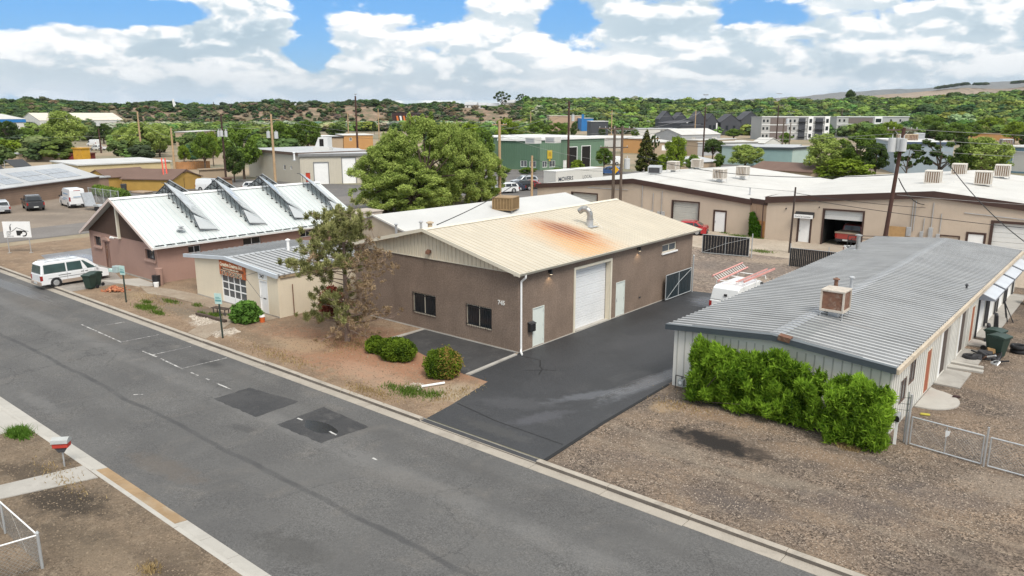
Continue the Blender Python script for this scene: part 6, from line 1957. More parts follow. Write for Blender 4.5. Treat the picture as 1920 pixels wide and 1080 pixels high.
cable('overhead_cable', 'dark cable just under the fascia of the right warehouse', v((-.1, 38.5, 5.4)), v((9.2, 44.8, 4.2)), .15, .03)
cable('overhead_cable', 'cable from the double pole down across the left warehouse front', P['H2'] + v((0, 0, -4.6)), v((-.1, 38.6, 5.5)), .3, .022, wire_pale)
cable('overhead_cable', 'black cable from the workshop ridge up to the tan cooler', v((-7.1, 1.2, 6.0)), P['P8'] + v((0, 0, -1.9)), .4, .03)
cable('overhead_cable', 'cable from the short thick pole to the double pole', P['P8'] + v((0, 0, -.3)), P['H1'] + v((0, 0, -5)), .5, .022)
cable('overhead_cable', 'pale cable from the willow-side pole to the green building', P['P6'] + v((0, 0, -2)), G(1130, 300, 4), .5, .02, wire_pale)
SHORT = dict(P1='tall pale left pole', P2='pole at the plank fence', P3='dark transformer pole', P4='pale transformer pole', P5='dark elm-side pole', P6='pale elm-side pole', P7='green building pole', P12='pole past the warehouses', P13='apartment pole', P14='turquoise building pole', P19='distant crossarm pole', H1='left double pole', H2='right double pole', R='leaning dark pole')
for (a, b, off, sg) in (('P1', 'P2', -2.0, .6), ('P2', 'P4', -.3, 1.0), ('P1', 'P3', -.5, .6), ('P4', 'P6', -.4, 2.0), ('P3', 'P4', -2.0, .4), ('P6', 'H1', -.6, .8), ('P6', 'P7', -1.2, .8), ('H2', 'R', -.4, .8), ('H1', 'P12', -.6, 1.0), ('P12', 'P13', -1, 1), ('P7', 'P12', -1.5, 1.2), ('P14', 'R', -1, 1.0), ('P5', 'P7', -2.5, 1.8), ('P5', 'P19', -3, .8)):
 for dz in (0, -.9):
  cable('overhead_cable', '%s line from the %s to the %s' % ('upper' if dz == 0 else 'lower', SHORT[a], SHORT[b]), P[a] + v((0, 0, off + dz)), P[b] + v((0, 0, off + dz)), sg, .018, wire_pale if dz == 0 else wire_mat)
for dz, wd in ((0, 'topmost'), (-.8, 'second'), (-1.7, 'third'), (-5.5, 'lowest')):
 cable('overhead_cable', wd + ' of four thin lines running right from the tall leaning dark pole', P['R'] + v((0, 0, -.1 + dz)), P['R'] + v((45, 18, -.4 + dz)), .7, .018, wire_pale)
for dz, wd in ((-1.0, 'upper'), (-6.0, 'lower')):
 cable('overhead_cable', wd + ' thin line running from the tall pale left pole to the left edge', P['P1'] + v((0, 0, dz)), P['P1'] + v((-90, -42, dz + .3)), 1.2, .02, wire_pale)
# ------------------------------------------------------------------ things on the verge
# brick pile by the bins
bp = thing('brick_heap', 'heap of broken orange bricks on the ground beside the green bins', 'brick heap', (-31.1, -7.2, 0))
brm = [mat('orange_brick_%s' % n_, c_, .9, .15, 6, fine=.1) for n_, c_ in (('pale', (.52, .24, .13)), ('mid', (.42, .155, .075)), ('dark', (.33, .12, .065)))]
rb_ = random.Random(5)
meshes = []
for m_ in brm:
 o = MB().box(-.11, .11, -.055, .055, -.035, .035).build('brick', m_, bp)
 o.location = (0, 0, .05)
 meshes.append(o)
for k in range(150):
 o = meshes[k % 3].copy()
 COL.objects.link(o)
 rr_ = abs(rb_.gauss(0, .42))
 a = rb_.uniform(0, 6.28)
 o.location = (1.25 * rr_ * math.cos(a), .8 * rr_ * math.sin(a), max(.04, .38 - .42 * rr_) * rb_.uniform(.5, 1))
 o.rotation_euler = (rb_.uniform(-.5, .5), rb_.uniform(-.5, .5), rb_.uniform(0, 3))
 s_ = rb_.uniform(.7, 1.15)
 o.scale = (s_, s_, s_)
 o.parent = bp
# old railway sleeper
t = thing('timber_sleeper', 'dark old timber sleeper lying by the white stones before the tattoo shop', 'timber', (-18.8, -6.75, .08), R(4))
MB().box(-1.5, 1.5, -.11, .11, -.08, .1).build('beam', mat('dark_old_timber', (.07, .05, .038), .95, .3, 3, bump=.7, bscale=20, fine=.2), t, bevel=.02)
t = thing('wooden_bench', 'small dark bench table in front of the tattoo shop window', 'bench', (-19.2, -5.85, 0), R(12))
for x_, y_ in ((-.5, -.15), (.5, -.15), (-.5, .15), (.5, .15)):
 MB().cyl((x_, y_, 0), (x_, y_, .42), .03, n=6).build('leg', dark_metal, t)
for k in range(4):
 MB().box(-.65, .65, -.22 + k * .115, -.22 + k * .115 + .1, .42, .46).build('board', mat('dark_old_timber'), t)
t = thing('rust_red_bench', 'curved rust-red garden seat beside the shop window', 'bench', (-17.9, -5.0, 0), R(25))
MB().prism([(-.75, -.3, .3), (.3, -.3, .3), (.3, .3, .3), (-.75, .3, .3)], (0, 0, .1)).build('seat', mat('rust_red_plastic', (.26, .11, .08), .7, .15, 3), t, bevel=.03)
MB().prism([(.1, -.3, .35), (.55, -.3, .9), (.75, -.3, .8), (.7, -.3, .1), (.35, -.3, 0)], (0, .6, 0)).build('back', mat('rust_red_plastic'), t, bevel=.08)
MB().box(-.7, -.6, -.25, .25, 0, .3).build('leg', mat('rust_red_plastic'), t)
t = thing('orange_drink_cooler', 'small orange drink cooler with white lid beside the round bush', 'drink cooler', (-15.75, -5.15, 0))
MB().cyl((0, 0, 0), (0, 0, .34), .15, .17, 14).build('tank', mat('orange_plastic', (.55, .12, .03), .5), t)
MB().cyl((0, 0, .34), (0, 0, .44), .18, .16, 14).build('lid', white_paint, t)
t = thing('downspout_piece', 'white piece of downspout lying on the dirt by the round bush', 'pipe', (.12, -6.35, .06), R(62))
MB().cyl((-.55, 0, 0), (.55, 0, .03), .055, n=8).build('tube', white_paint, t)
t = thing('leaning_stacked_pots', 'blackish planter and pots by the pink building side door', 'pots', (-30.4, -4.6, 0))
MB().cyl((0, .1, 0), (0, .1, .8), .25, .3, 12).build('pot', black_metal, t)
MB().cyl((-.1, .4, 0), (-.1, .4, 1.25), .22, .28, 12).build('tall_pot', mat('pink_stucco'), t)
MB().cyl((.35, -.1, 0), (.35, -.1, .35), .16, .2, 12).build('small_pot', white_paint, t)
for k, (x_, y_) in enumerate(((-3.6, -4.9), (8.9, -8.6))):
 pass
# ------------------------------------------------------------------ buildings farther off
def plane_hit(P0, ang, px, py):
 d = ray(px, py)
 ux, uy = math.cos(ang), math.sin(ang)
 A = np.array([[ux, -d[0]], [uy, -d[1]]])
 s_, t_ = np.linalg.solve(A, np.array([_c[0] - P0[0], _c[1] - P0[1]]))
 return float(s_), float(_c[2] + d[2] * t_)
def far_building(name, label, cat, left, right, ytop, depth, wm, rm, roof='flat', rise=.8, items=(), group=None, yt_at=0.0, trim=None, rev=None, ribs=0.0, parapet=.0, side_items=(), ridge='in', base_drop=.5):
 """front wall stands on the ground between points under two image pixels; height from the image row of the top"""
 a, b = G(*left), G(*right)
 d = b - a
 ang = math.atan2(d.y, d.x)
 Wd = d.length
 m_ = a.lerp(b, yt_at)
 h = height_at(m_.x, m_.y, ytop)
 T = thing(name, label, cat, (a.x, a.y, 0), ang, group)
 F = Fr(0, 0)
 ops = []
 for it in items:
  u0, z1 = plane_hit(a, ang, it[0], it[2])
  u1, z0 = plane_hit(a, ang, it[1], it[3])
  _, z1b = plane_hit(a, ang, it[1], it[2])
  z1 = (z1 + z1b) / 2
  u0, u1 = max(.1, min(u0, u1)), min(Wd - .1, max(u0, u1))
  z0, z1 = max(.02, min(z0, z1)), min(h - .1, max(z0, z1))
  if u1 - u0 > .2 and z1 - z0 > .2:
   ops.append((u0, u1, z0, z1, it[4], it[5]))
 zr = h + rise
 gb = None
 if roof == 'gable':
  gb = [(0, h), (Wd, h), (Wd / 2, zr)]
 wall(F, 0, Wd, -base_drop, h, [o[:4] for o in ops], wm, T, .15, gable=gb, ribs=ribs)
 R2 = Fr(Wd, 0, R(90))
 sops = []
 for it in side_items:
  c2 = (b.x, b.y)
  a2 = ang + R(90)
  u0, z1 = plane_hit(c2, a2, it[0], it[2])
  u1, z0 = plane_hit(c2, a2, it[1], it[3])
  u0, u1 = max(.1, min(u0, u1)), min(depth - .1, max(u0, u1))
  z0, z1 = max(.02, min(z0, z1)), min(h - .1, max(z0, z1))
  if u1 - u0 > .2 and z1 - z0 > .2:
   sops.append((u0, u1, z0, z1, it[4], it[5]))
 wall(R2, 0, depth, -base_drop, h, [o[:4] for o in sops], wm, T, .15, ribs=ribs)
 wall(Fr(Wd, depth, R(180)), 0, Wd, -base_drop, h, [], wm, T, gable=gb)
 wall(Fr(0, depth, R(-90)), 0, depth, -base_drop, h, [], wm, T)
 for fr_, oo in ((F, ops), (R2, sops)):
  for (u0, u1, z0, z1, im, nm) in oo:
   if nm == 'window':
    window(fr_, u0, u1, z0, z1, T, frame=white_paint, glass=im, depth=.1, mull=1, fw=.09)
   else:
    MB(fr_).box(u0, u1, -.14, -.08, z0, z1).build(nm, im, T)
    if nm == 'garage_door':
     MB(fr_).box(u0 - .15, u0, 0, .04, z0, z1 + .15).box(u1, u1 + .15, 0, .04, z0, z1 + .15).box(u0, u1, 0, .04, z1, z1 + .15).build('door_trim', trim or white_paint, T)
 ov = .25
 if roof == 'flat':
  MB().box(-ov, Wd + ov, -ov, depth + ov, h, h + .22).build('roof', rm, T)
 elif roof == 'gable':
  for (e, s_) in ((-ov, 1), (Wd + ov, 1)):
   MB().prism([(e, -ov, h - ov * rise / (Wd / 2) + .1), (Wd / 2, -ov, zr + .1), (Wd / 2, depth + ov, zr + .1), (e, depth + ov, h - ov * rise / (Wd / 2) + .1)], (0, 0, -.15)).build('roof_slope', rm, T)
 elif roof == 'side':       # ridge parallel to the front
  for (y_, s_) in ((-ov, 1), (depth + ov, 1)):
   MB().prism([(-ov, y_, h - .05), (Wd + ov, y_, h - .05), (Wd + ov, depth / 2, zr), (-ov, depth / 2, zr)], (0, 0, .12)).build('roof_slope', rm, T)
  for x_ in (0, Wd):
   MB().prism([(x_, 0, h), (x_, depth, h), (x_, depth / 2, zr)], (.02, 0, 0)).build('gable_wall', wm, T)
 elif roof == 'hip':
  k = min(Wd, depth) * .4
  v_ = [(-ov, -ov, h), (Wd + ov, -ov, h), (Wd + ov, depth + ov, h), (-ov, depth + ov, h), (k, depth / 2, zr), (Wd - k, depth / 2, zr)]
  mb = MB()
  for p in v_:
   mb.P(p)
  mb.f = [[0, 1, 5, 4], [1, 2, 5], [2, 3, 4, 5], [3, 0, 4], [0, 3, 2, 1]]
  mb.build('roof', rm, T)
 elif roof == 'mono':       # rises towards the back
  MB().prism([(-ov, -ov, h), (Wd + ov, -ov, h), (Wd + ov, depth + ov, zr), (-ov, depth + ov, zr)], (0, 0, .15)).build('roof', rm, T)
 if trim is not None and roof in ('flat', 'mono'):
  MB().box(-ov - .03, Wd + ov + .03, -ov - .06, -ov, h - .25, h + .2).box(Wd + ov, Wd + ov + .06, -ov, depth + ov, h - .25, h + .2).build('fascia', trim, T)
 T['h'] = h
 return T, Wd, h
wall_tan = mat('tan_block_wall', (.40, .31, .22), .9, .08, .3, fine=.08)
wall_grey = mat('grey_metal_wall', (.36, .37, .38), .6, .08, .5, fine=.05)
wall_white = mat('off_white_wall', (.58, .57, .54), .7, .07, .4, fine=.05)
wall_yellow = mat('mustard_board_wall', (.42, .26, .065), .8, .1, .8, fine=.06)
wall_green = mat('sage_green_metal', (.13, .21, .14), .55, .06, .4, fine=.03)
wall_char = mat('charcoal_wall', (.055, .058, .068), .7, .1, .4, fine=.05)
wall_blue = mat('bright_blue_wall', (.02, .16, .42), .6, .05, .5)
wall_turq = mat('turquoise_grey_metal', (.22, .33, .33), .6, .08, .4, fine=.04)
wall_bluegrey = mat('blue_grey_metal', (.30, .36, .41), .6, .08, .4, fine=.04)
wall_orange = mat('orange_tan_wall', (.46, .25, .10), .85, .08, .4)
roof_grey = mat('grey_flat_roofing', (.42, .43, .44), .7, .1, .2, fine=.05, dirt=.2)
roof_pale = mat('pale_metal_roofing', (.62, .62, .60), .6, .08, .2, fine=.04, dirt=.15, dirtcol=(.45, .44, .42))
roof_tan = mat('cream_metal_roofing', (.60, .55, .47), .6, .06, .2, fine=.03)
roof_brown = mat('brown_shingle_roofing', (.15, .095, .075), .9, .12, .6, fine=.15, fscale=20)
roof_char = mat('charcoal_roofing', (.07, .07, .08), .8, .1, .5)
dull_door = mat('dull_white_door', (.48, .47, .43), .6, .08, 1)
# brick building with solar panels, far left
brick_m = mat('tan_brick_wall', (.27, .185, .135), .92, .14, .6, fine=.22, fscale=12, bump=.4, bscale=14)
Tb, Wb, hb = far_building('brick_building', 'long low tan brick building with solar panels on its grey roof', 'building', (-190, 420), (186, 360), 331, 12.0, brick_m, roof_grey, roof='side', rise=1.9, yt_at=1.0)
MB().box(0, Wb, -.32, -.24, hb - .22, hb - .04).build('gutter', brown_fascia, Tb)
cr = MB()
for k in range(7):
 cr.box(.02, Wb - .02, -.016, -.002, .25 + k * .3, .262 + k * .3)
cr.build('brick_course', mat('dark_mortar', (.15, .11, .085), .95), Tb)
pvm = mat('grey_blue_solar_panel', (.30, .33, .37), .18, .08, .6, spec=.8, metal=.3)
sp_t = thing('solar_panel_group', 'pale reflective solar panels lying on the brick building roof', 'solar panels', tuple(Tb.location), Tb.rotation_euler.z)
slp = 1.9 / 6.0
for (a, b) in ((Wb - 8.3, Wb - 2.9), (Wb - 14.0, Wb - 8.9), (Wb - 18.6, Wb - 15.2), (Wb - 24.5, Wb - 19.5), (Wb - 30, Wb - 25)):
 for j in (0, 1):
  y0_, y1_ = .6 + j * 1.9, .6 + j * 1.9 + 1.75
  fr_ = MB().prism([(a + .5 * j * 0, y0_, hb + slp * y0_ + .12), (b, y0_, hb + slp * y0_ + .12), (b, y1_, hb + slp * y1_ + .12), (a, y1_, hb + slp * y1_ + .12)], (0, 0, .06)).build('panel_frame', galv, sp_t)
  n_ = 3
  for k in range(n_):
   xa, xb = a + (b - a) * k / n_ + .04, a + (b - a) * (k + 1) / n_ - .04
   MB().prism([(xa, y0_ + .06, hb + slp * y0_ + .2), (xb, y0_ + .06, hb + slp * y0_ + .2), (xb, y1_ - .06, hb + slp * y1_ + .17), (xa, y1_ - .06, hb + slp * y1_ + .17)], (0, 0, .02)).build('solar_panel', pvm, fr_, clean=False)
for k in range(3):
 t = thing('tilted_collector', 'dark tilted collector standing on the brick building ridge, %s from the left' % ('first', 'second', 'third')[k], 'solar collector', tuple(Tb.location), Tb.rotation_euler.z, 'tilted collectors on the brick building')
 xa = Wb - 20.5 + k * 5.6
 MB().prism([(xa, 6.5, hb + 2.0), (xa + 3.6, 6.5, hb + 1.9), (xa + 4.4, 8.5, hb + 2.9), (xa + .6, 8.5, hb + 3.0)], (0, 0, .08)).build('collector_panel', mat('black_collector_frame'), t)
 MB().tube([(xa + .6, 8.5, hb + 2.9), (xa + .6, 8.5, hb + 1.2)], .04).tube([(xa + 4.3, 8.5, hb + 2.9), (xa + 4.3, 8.5, hb + 1.1)], .04).build('strut', galv, t)
# flat cream building behind it with a ragged white roof
Tc, Wc, hc = far_building('cream_flat_building', 'cream flat-roofed building with ragged white roof edge behind the yellow sheds', 'building', (150, 345), (322, 335), 304, 16.0, mat('cream_yellow_wall', (.52, .42, .24), .9, .08, .5), white_sheet, rise=.1, yt_at=.9)
far_building('flat_roof_store', 'low building with broad pale grey flat roof at the left', 'building', (14, 303), (112, 303), 289.5, 15, wall_tan, roof_grey)
far_building('red_shed', 'small dark red flat shed beside the orange box', 'shed', (100, 302), (153, 302), 290, 7, mat('dark_red_wall', (.20, .035, .03), .8), mat('dark_red_roof', (.16, .05, .04), .8))
far_building('orange_container', 'orange-yellow metal box on the flat roofs at the left', 'container', (155, 304), (171, 303), 279, 3.2, mat('orange_yellow_metal', (.55, .30, .03), .5, .15, 1, dirt=.5, dirtcol=(.3, .12, .03)), mat('orange_yellow_metal'))
# yellow sheds
far_building('yellow_shed', 'long mustard yellow shed with brown shingle roof, left of the tall ladder', 'shed', (205, 358), (284, 351), 330.5, 6.0, wall_yellow, roof_brown, roof='side', rise=1.1, yt_at=.5)
far_building('yellow_shed', 'mustard yellow shed with open dark doorway in its gable end', 'shed', (325, 359), (374, 351), 333, 9.0, wall_yellow, roof_brown, roof='gable', rise=1.3, yt_at=.5, items=((344, 353, 332, 356, void, 'doorway'),))
far_building('yellow_lean_to', 'dark sided yellow lean-to joining the two mustard sheds', 'shed', (285, 352), (325, 357), 332, 5.0, mat('shaded_mustard', (.36, .22, .06), .85, .12, .8), roof_brown, roof='side', rise=1.0, yt_at=.5)
far_building('grey_annex', 'small grey-brown brick annex between the brick building and the yellow shed', 'building', (186, 360), (206, 358), 334, 4, brick_m, roof_grey)
# beige metal building
Tm, Wm_, hm = far_building('beige_metal_building', 'beige metal building with red door and two white garage doors left of the big willows', 'building', (565, 346), (690, 343), 291, 20.0, mat('beige_ribbed_metal', (.50, .46, .38), .6, .05, .6), roof_grey, ribs=.5, roof='flat', yt_at=0.0,
    items=((573, 582.5, 324, 345, mat('bright_red_panel', (.48, .05, .02), .5), 'red_door'), (588.5, 617, 305, 346, white_paint, 'garage_door'), (641, 668, 296, 344, white_paint, 'garage_door')), trim=mat('grey_trim', (.2, .2, .2), .5))
Tn, _, hn = far_building('beige_side_wing', 'beige metal wing with small windows left of the beige building corner', 'building', (468, 331), (564.5, 345.5), 288, 14.0, mat('beige_ribbed_metal'), roof_grey, yt_at=.95, items=((531, 536, 309, 319, glass_dark, 'window'), (544, 548, 311, 318, glass_dark, 'window')), trim=mat('brown_trim', (.12, .08, .06), .6))
p_ = G(552, 300, hm)
pipe('white vent pipe on the beige metal building roof', p_.x, p_.y, hm, 1.1, .14, m=white_paint)
for (px, py, lab) in ((606, 284, 'grey roof fan hood with open dark mouth on the beige metal building'),):
 p_ = G(px, py, hm + .2)
 t = thing('rooftop_fan_hood', lab, 'fan hood', (p_.x, p_.y, hm + .2), R(30))
 MB().box(-1.6, 1.6, -1, 1, 0, .8).build('base', wall_white, t)
 MB().prism([(-1.2, -1, .8), (1.4, -1, .8), (1.4, -1, 2.6), (-.4, -1, 2.6)], (0, 2, 0)).build('hood', roof_pale, t)
 MB().box(-.2, .6, -1.03, -1.0, 1.0, 2.3).build('hood_mouth', void, t)
far_building('orange_tan_building', 'orange-tan walled building behind the beige metal building', 'building', (645, 282), (700, 281), 254, 14, wall_orange, roof_pale, items=((655, 660, 258, 264, glass_dark, 'window'),))
far_building('white_roof_store', 'low store with pale roof and black band left of the orange-tan building', 'building', (608, 283), (644, 282), 257, 14, wall_tan, roof_pale, trim=black_metal)
far_building('pale_house', 'beige flat building with white roof among the trees left of centre', 'building', (331, 275), (360, 275), 248, 24, wall_tan, white_roofing)
far_building('pale_house', 'small pale building hidden behind the trees left of the dark transformer pole', 'building', (373, 247), (405, 247), 236, 14, wall_white, roof_pale)
# green building at the corner
gw = mat('clean_white_door', (.66, .66, .64), .5)
Tg, Wg, hg_ = far_building('green_building', 'sage green metal building with white trim, dark garage openings and yellow sign', 'building', (1012, 319.5), (1132, 311), 261, 24, wall_green, roof_pale, ribs=.6, yt_at=.0, trim=white_paint,
       items=((1017, 1026, 302, 313.5, glass_grey, 'window'), (1030, 1041, 301, 313, glass_grey, 'window'), (1056, 1062.5, 300, 316, white_paint, 'door'), (1067, 1081, 276, 314, void, 'garage_door'), (1091, 1106, 274, 314, void, 'garage_door')))
far_building('green_building_wing', 'darker green left wing of the sage green building', 'building', (936, 317), (1011.5, 319.3), 262.5, 20, mat('deep_sage_green_metal', (.085, .155, .10), .55, .06, .4), roof_pale, ribs=.6, yt_at=.95, trim=white_paint,
    items=((976, 988, 301, 313, glass_grey, 'window'), (993, 1005, 302, 314, glass_grey, 'window')))
p0 = Tg.location
t = thing('yellow_wall_sign', 'yellow emblem sign on the sage green wall', 'sign', tuple(p0), Tg.rotation_euler.z)
u_, z_ = plane_hit(p0, Tg.rotation_euler.z, 1030, 288)
MB().box(u_ - .75, u_ + .75, -.16, -.08, z_ - 1.1, z_ + .75).prism([(u_ - .3, -.16, z_ - 1.6), (u_ + .3, -.16, z_ - 1.6), (u_ + .2, -.16, z_ - 1.2), (u_ - .2, -.16, z_ - 1.2)], (0, .06, 0)).build('sign_plate', mat('yellow_sign', (.55, .40, .04), .5), t)
MB().box(u_ - .4, u_ + .4, -.17, -.162, z_ - .6, z_ + .3).build('sign_print', mat('ochre_print', (.40, .25, .03), .5), t)
for k, (px, py, w_) in enumerate(((1000, 262, 2.2), (1037, 261, 2.2))):
 p_ = G(px, py + 8, hg_)
 t = thing('rooftop_unit', ('left', 'right')[k] + ' white box unit on the green building roof', 'rooftop unit', (p_.x, p_.y, hg_ + .1), 0)
 MB().box(-w_ / 2, w_ / 2, -1, 1, 0, 1.1).build('casing', wall_white, t)
 MB().box(-w_ / 2 + .2, w_ / 2 - .2, -1.02, -1.0, .2, .9).build('grille', wall_grey, t)
# signs at the crossing
for (px, py, yt, lab, kind) in ((1032, 337, 319, 'red stop sign at the corner before the green building', 'stop'), (1153, 330, 311, 'yellow warning sign at the street behind the left warehouse', 'diamond')):
 x_, y_ = gp(px, py + 4)
 h_ = height_at(x_, y_, yt)
 t = thing('road_sign', lab, 'road sign', (x_, y_, 0), YAW)
 MB().cyl((0, 0, 0), (0, 0, h_), .05, n=6).build('post', galv, t)
 n_ = 8 if kind == 'stop' else 4
 r_ = .55 if kind == 'stop' else .75
 off = math.pi / 8 if kind == 'stop' else 0
 pts = [(r_ * math.cos(off + 2 * math.pi * k / n_), -.06, h_ - r_ + r_ * math.sin(off + 2 * math.pi * k / n_)) for k in range(n_)]
 pl_ = MB().prism(pts, (0, -.03, 0)).build('sign_plate', mat('stop_red', (.42, .02, .015), .5) if kind == 'stop' else mat('warning_yellow', (.65, .36, .01), .5), t)
 if kind == 'stop':
  text_mesh('STOP', .36, white_paint, 'sign_lettering', pl_, Matrix(((1, 0, 0, 0), (0, 0, -1, -.095), (0, 1, 0, h_ - r_ - .13), (0, 0, 0, 1))), .003, .01, align='CENTER')
# white box trailer
x_, y_ = gp(1042, 360)
x2_, y2_ = gp(1130, 350)
dd_ = Vector((x2_ - x_, y2_ - y_))
t = thing('box_trailer', 'long white box trailer parked in front of the green building', 'trailer', (x_, y_, 0), math.atan2(dd_.y, dd_.x))
L_ = dd_.length
MB().box(0, L_, 0, 2.6, .9, 3.2).build('box_body', wall_white, t, bevel=.05)
MB().box(-.03, L_ + .03, -.03, 2.63, 3.15, 3.28).build('roof_rim', roof_pale, t)
MB().box(.2, L_ - .2, .2, 2.4, .6, .9).build('chassis', black_metal, t)
for xw in (L_ * .3, L_ * .42, L_ * .9):
 MB().cyl((xw, .02, .45), (xw, .3, .45), .45, n=14).build('wheel', rubber, t)
tl = mat('dark_grey_lettering', (.05, .06, .08), .6)
text_mesh('MOVERS', 1.0, tl, 'side_lettering', t, Matrix(((1, 0, 0, .6), (0, 0, -1, -.01), (0, 1, 0, 1.6), (0, 0, 0, 1))), .003, .02)
text_mesh('LOCAL', .8, tl, 'side_lettering', t, Matrix(((1, 0, 0, L_ * .55), (0, 0, -1, -.01), (0, 1, 0, 1.7), (0, 0, 0, 1))), .003, .0)
# cluster behind the left warehouse
FB = far_building
FB('store_building', 'tan store with a round red sign near the blue walled building', 'store', (1030, 247), (1089.5, 247), 217.5, 40, mat('pinkish_tan_wall', (.42, .30, .21), .9, .05, .1), roof_tan)
_t, _w, _h = FB('blue_store', 'bright blue walled store beside the tan store', 'store', (1090, 249), (1112, 249), 222, 30, wall_blue, white_roofing)
MB().box(0, _w * .2, -.3, .2, 0, _h + 2.6).build('blue_tower', wall_blue, _t)
p_ = _t.location
FB('charcoal_building', 'small charcoal building with pale roof beside the blue store', 'building', (1108, 257), (1140, 257), 228, 22, wall_char, roof_pale)
FB('white_roof_workshop', 'long white roofed building behind the green building', 'building', (1062, 276), (1180, 279), 258, 26, wall_white, white_roofing)
FB('tan_shop', 'tan flat building left of the tall dark pine', 'building', (1168, 287), (1212, 288), 260, 14, wall_orange, white_roofing)
FB('pale_shop', 'white walled building with rooftop boxes below the dark townhouses', 'building', (1196, 260), (1271, 260), 242, 16, wall_white, roof_grey, items=((1238, 1250, 244, 249, glass_dark, 'window'),))
FB('tan_shop', 'tan corner building with white roof right of the cottonwood', 'building', (1286, 291), (1307, 292), 263, 20, wall_tan, white_roofing)
FB('tan_shop', 'tan building with white door behind the pine and cottonwood', 'building', (1221, 292), (1262, 292), 267, 20, wall_tan, white_roofing, items=((1241, 1249, 272, 282, white_paint, 'door'),))
FB('grey_long_building', 'long grey building with bright white roof behind the round dark tree', 'building', (1307.5, 292), (1420, 290), 268, 18, wall_grey, white_roofing)
FB('charcoal_hall', 'wide charcoal hall with low pitched roof', 'building', (1231, 256), (1276, 257), 231, 14, wall_char, roof_char, roof='mono', rise=1.2)
FB('charcoal_hall', 'charcoal hall wing sloping down to the right with pale edge', 'building', (1276.5, 257), (1322, 256), 236, 12, wall_char, roof_char, roof='mono', rise=.8)
for k, (a, b, yt, lab) in enumerate(((1236, 1262, 223, 'leftmost dark townhouse with steep mono-pitch roof'), (1262, 1290, 226, 'second dark townhouse with steep mono-pitch roof'), (1299, 1322, 224, 'third dark townhouse, behind the thin pale pole'), (1322, 1345, 228, 'fourth dark townhouse with white end panel'), (1350, 1388, 229, 'low dark townhouse with pale roof edge before the green hill'), (1388, 1424, 224, 'dark townhouse touching the grey apartment block'))):
 _t, _w, _h = FB('townhouse', lab, 'house', (a, 255), (b, 255), yt, 14, wall_char, roof_char, roof='gable', rise=4.2, group='dark townhouses below the hill')
 for q in (.25, .6):
  MB().box(_w * q, _w * q + 1.4, -.06, -.02, _h * .45, _h * .75).build('window', glass_dark, _t)
 if k in (1, 3):
  MB().box(_w * .85, _w * .95, -.1, -.02, .5, _h * .9).build('white_panel', white_paint, _t)
FB('pale_roof_house', 'grey house with broad white pitched roof behind the dark round tree', 'house', (1277, 270), (1350, 268), 253, 16, wall_grey, white_roofing, roof='side', rise=2.2, items=((1297, 1304, 257, 266, dull_door, 'door'), (1335, 1344, 256, 266, wall_white, 'door')))
FB('turquoise_building', 'turquoise-grey metal building behind the right warehouse roof', 'building', (1413, 312), (1483, 314), 277, 18, wall_turq, roof_grey, ribs=.8, trim=mat('slate_grey_fascia'))
FB('turquoise_wing', 'pale turquoise wing right of the thin pole pair', 'building', (1483.5, 314), (1520, 310), 278, 18, mat('pale_turquoise_metal', (.36, .46, .43), .6, .08, .4), roof_grey, trim=mat('slate_grey_fascia'))
FB('pale_barn', 'small barn with bright white gable roof left of the turquoise building', 'barn', (1408, 283), (1432, 284), 268, 10, wall_white, white_roofing, roof='side', rise=1.6)
FB('pale_barn', 'low white roofed sheds left of the small barn', 'shed', (1374, 283), (1407, 283), 266, 10, wall_white, white_roofing)
# grey apartment blocks
apt_w = mat('pale_apartment_wall', (.40, .40, .39), .8, .06, .2)
apt_d = mat('brown_apartment_panel', (.17, .14, .13), .8, .06, .2)
def apartments(label, x0, x1, yb, yt, segs_):
 T_, W_, H_ = FB('apartment_block', label, 'apartment block', (x0, yb), (x1, yb), yt, 16, apt_w, roof_grey)
 F_ = Fr(0, 0)
 for (a, b, kind) in segs_:
  ua, ub = (a - x0) / (x1 - x0) * W_, (b - x0) / (x1 - x0) * W_
  if kind == 'dark':
   for k in range(3):
    MB(F_).box(ua, ub, .02, .12, H_ * k / 3 + .3, H_ * (k + 1) / 3 - .3).build('wall_panel', apt_d, T_)
  elif kind == 'stair':
   MB(F_).box(ua, ub, .02, .3, .2, H_ - .4).build('stairwell', wall_char, T_)
   for k in range(3):
    MB(F_).box(ua - .5, ub + .5, .3, 1.4, H_ * k / 3 + 1.4, H_ * k / 3 + 1.6).build('balcony', wall_char, T_)
  elif kind == 'white':
   MB(F_).box(ua, ub, .02, .5, .2, H_ + .3).build('white_bay', white_paint, T_)
   for k in range(3):
    MB(F_).box(ua + .5, ub - .5, .5, .56, H_ * k / 3 + .9, H_ * (k + 1) / 3 - .7).build('window', glass_dark, T_)
  elif kind == 'win':
   for k in range(3):
    for q in (.2, .7):
     u = ua + (ub - ua) * q
     MB(F_).box(u - .45, u + .45, .02, .08, H_ * k / 3 + 1.2, H_ * k / 3 + 2.4).build('window', glass_dark, T_)
 for k in (1, 2):
  MB(F_).box(0, W_, .02, .18, H_ * k / 3 - .15, H_ * k / 3 + .15).build('floor_band', white_paint, T_)
 MB(F_).box(-.2, W_ + .2, .3, -.2, H_ + .2, H_ + .5).build('parapet', white_paint, T_)
 return T_
apartments('three-storey grey apartment block with white bays, left of the two', 1426, 1553, 262, 220, ((1427, 1441, 'win'), (1442, 1474, 'dark'), (1476, 1492, 'win'), (1495, 1507, 'stair'), (1512, 1521, 'white'), (1526, 1540, 'stair'), (1543, 1552, 'white')))
apartments('grey-brown apartment block, right of the two', 1566, 1700, 258, 220, ((1568, 1585, 'win'), (1588, 1633, 'dark'), (1636, 1650, 'white'), (1660, 1695, 'win')))
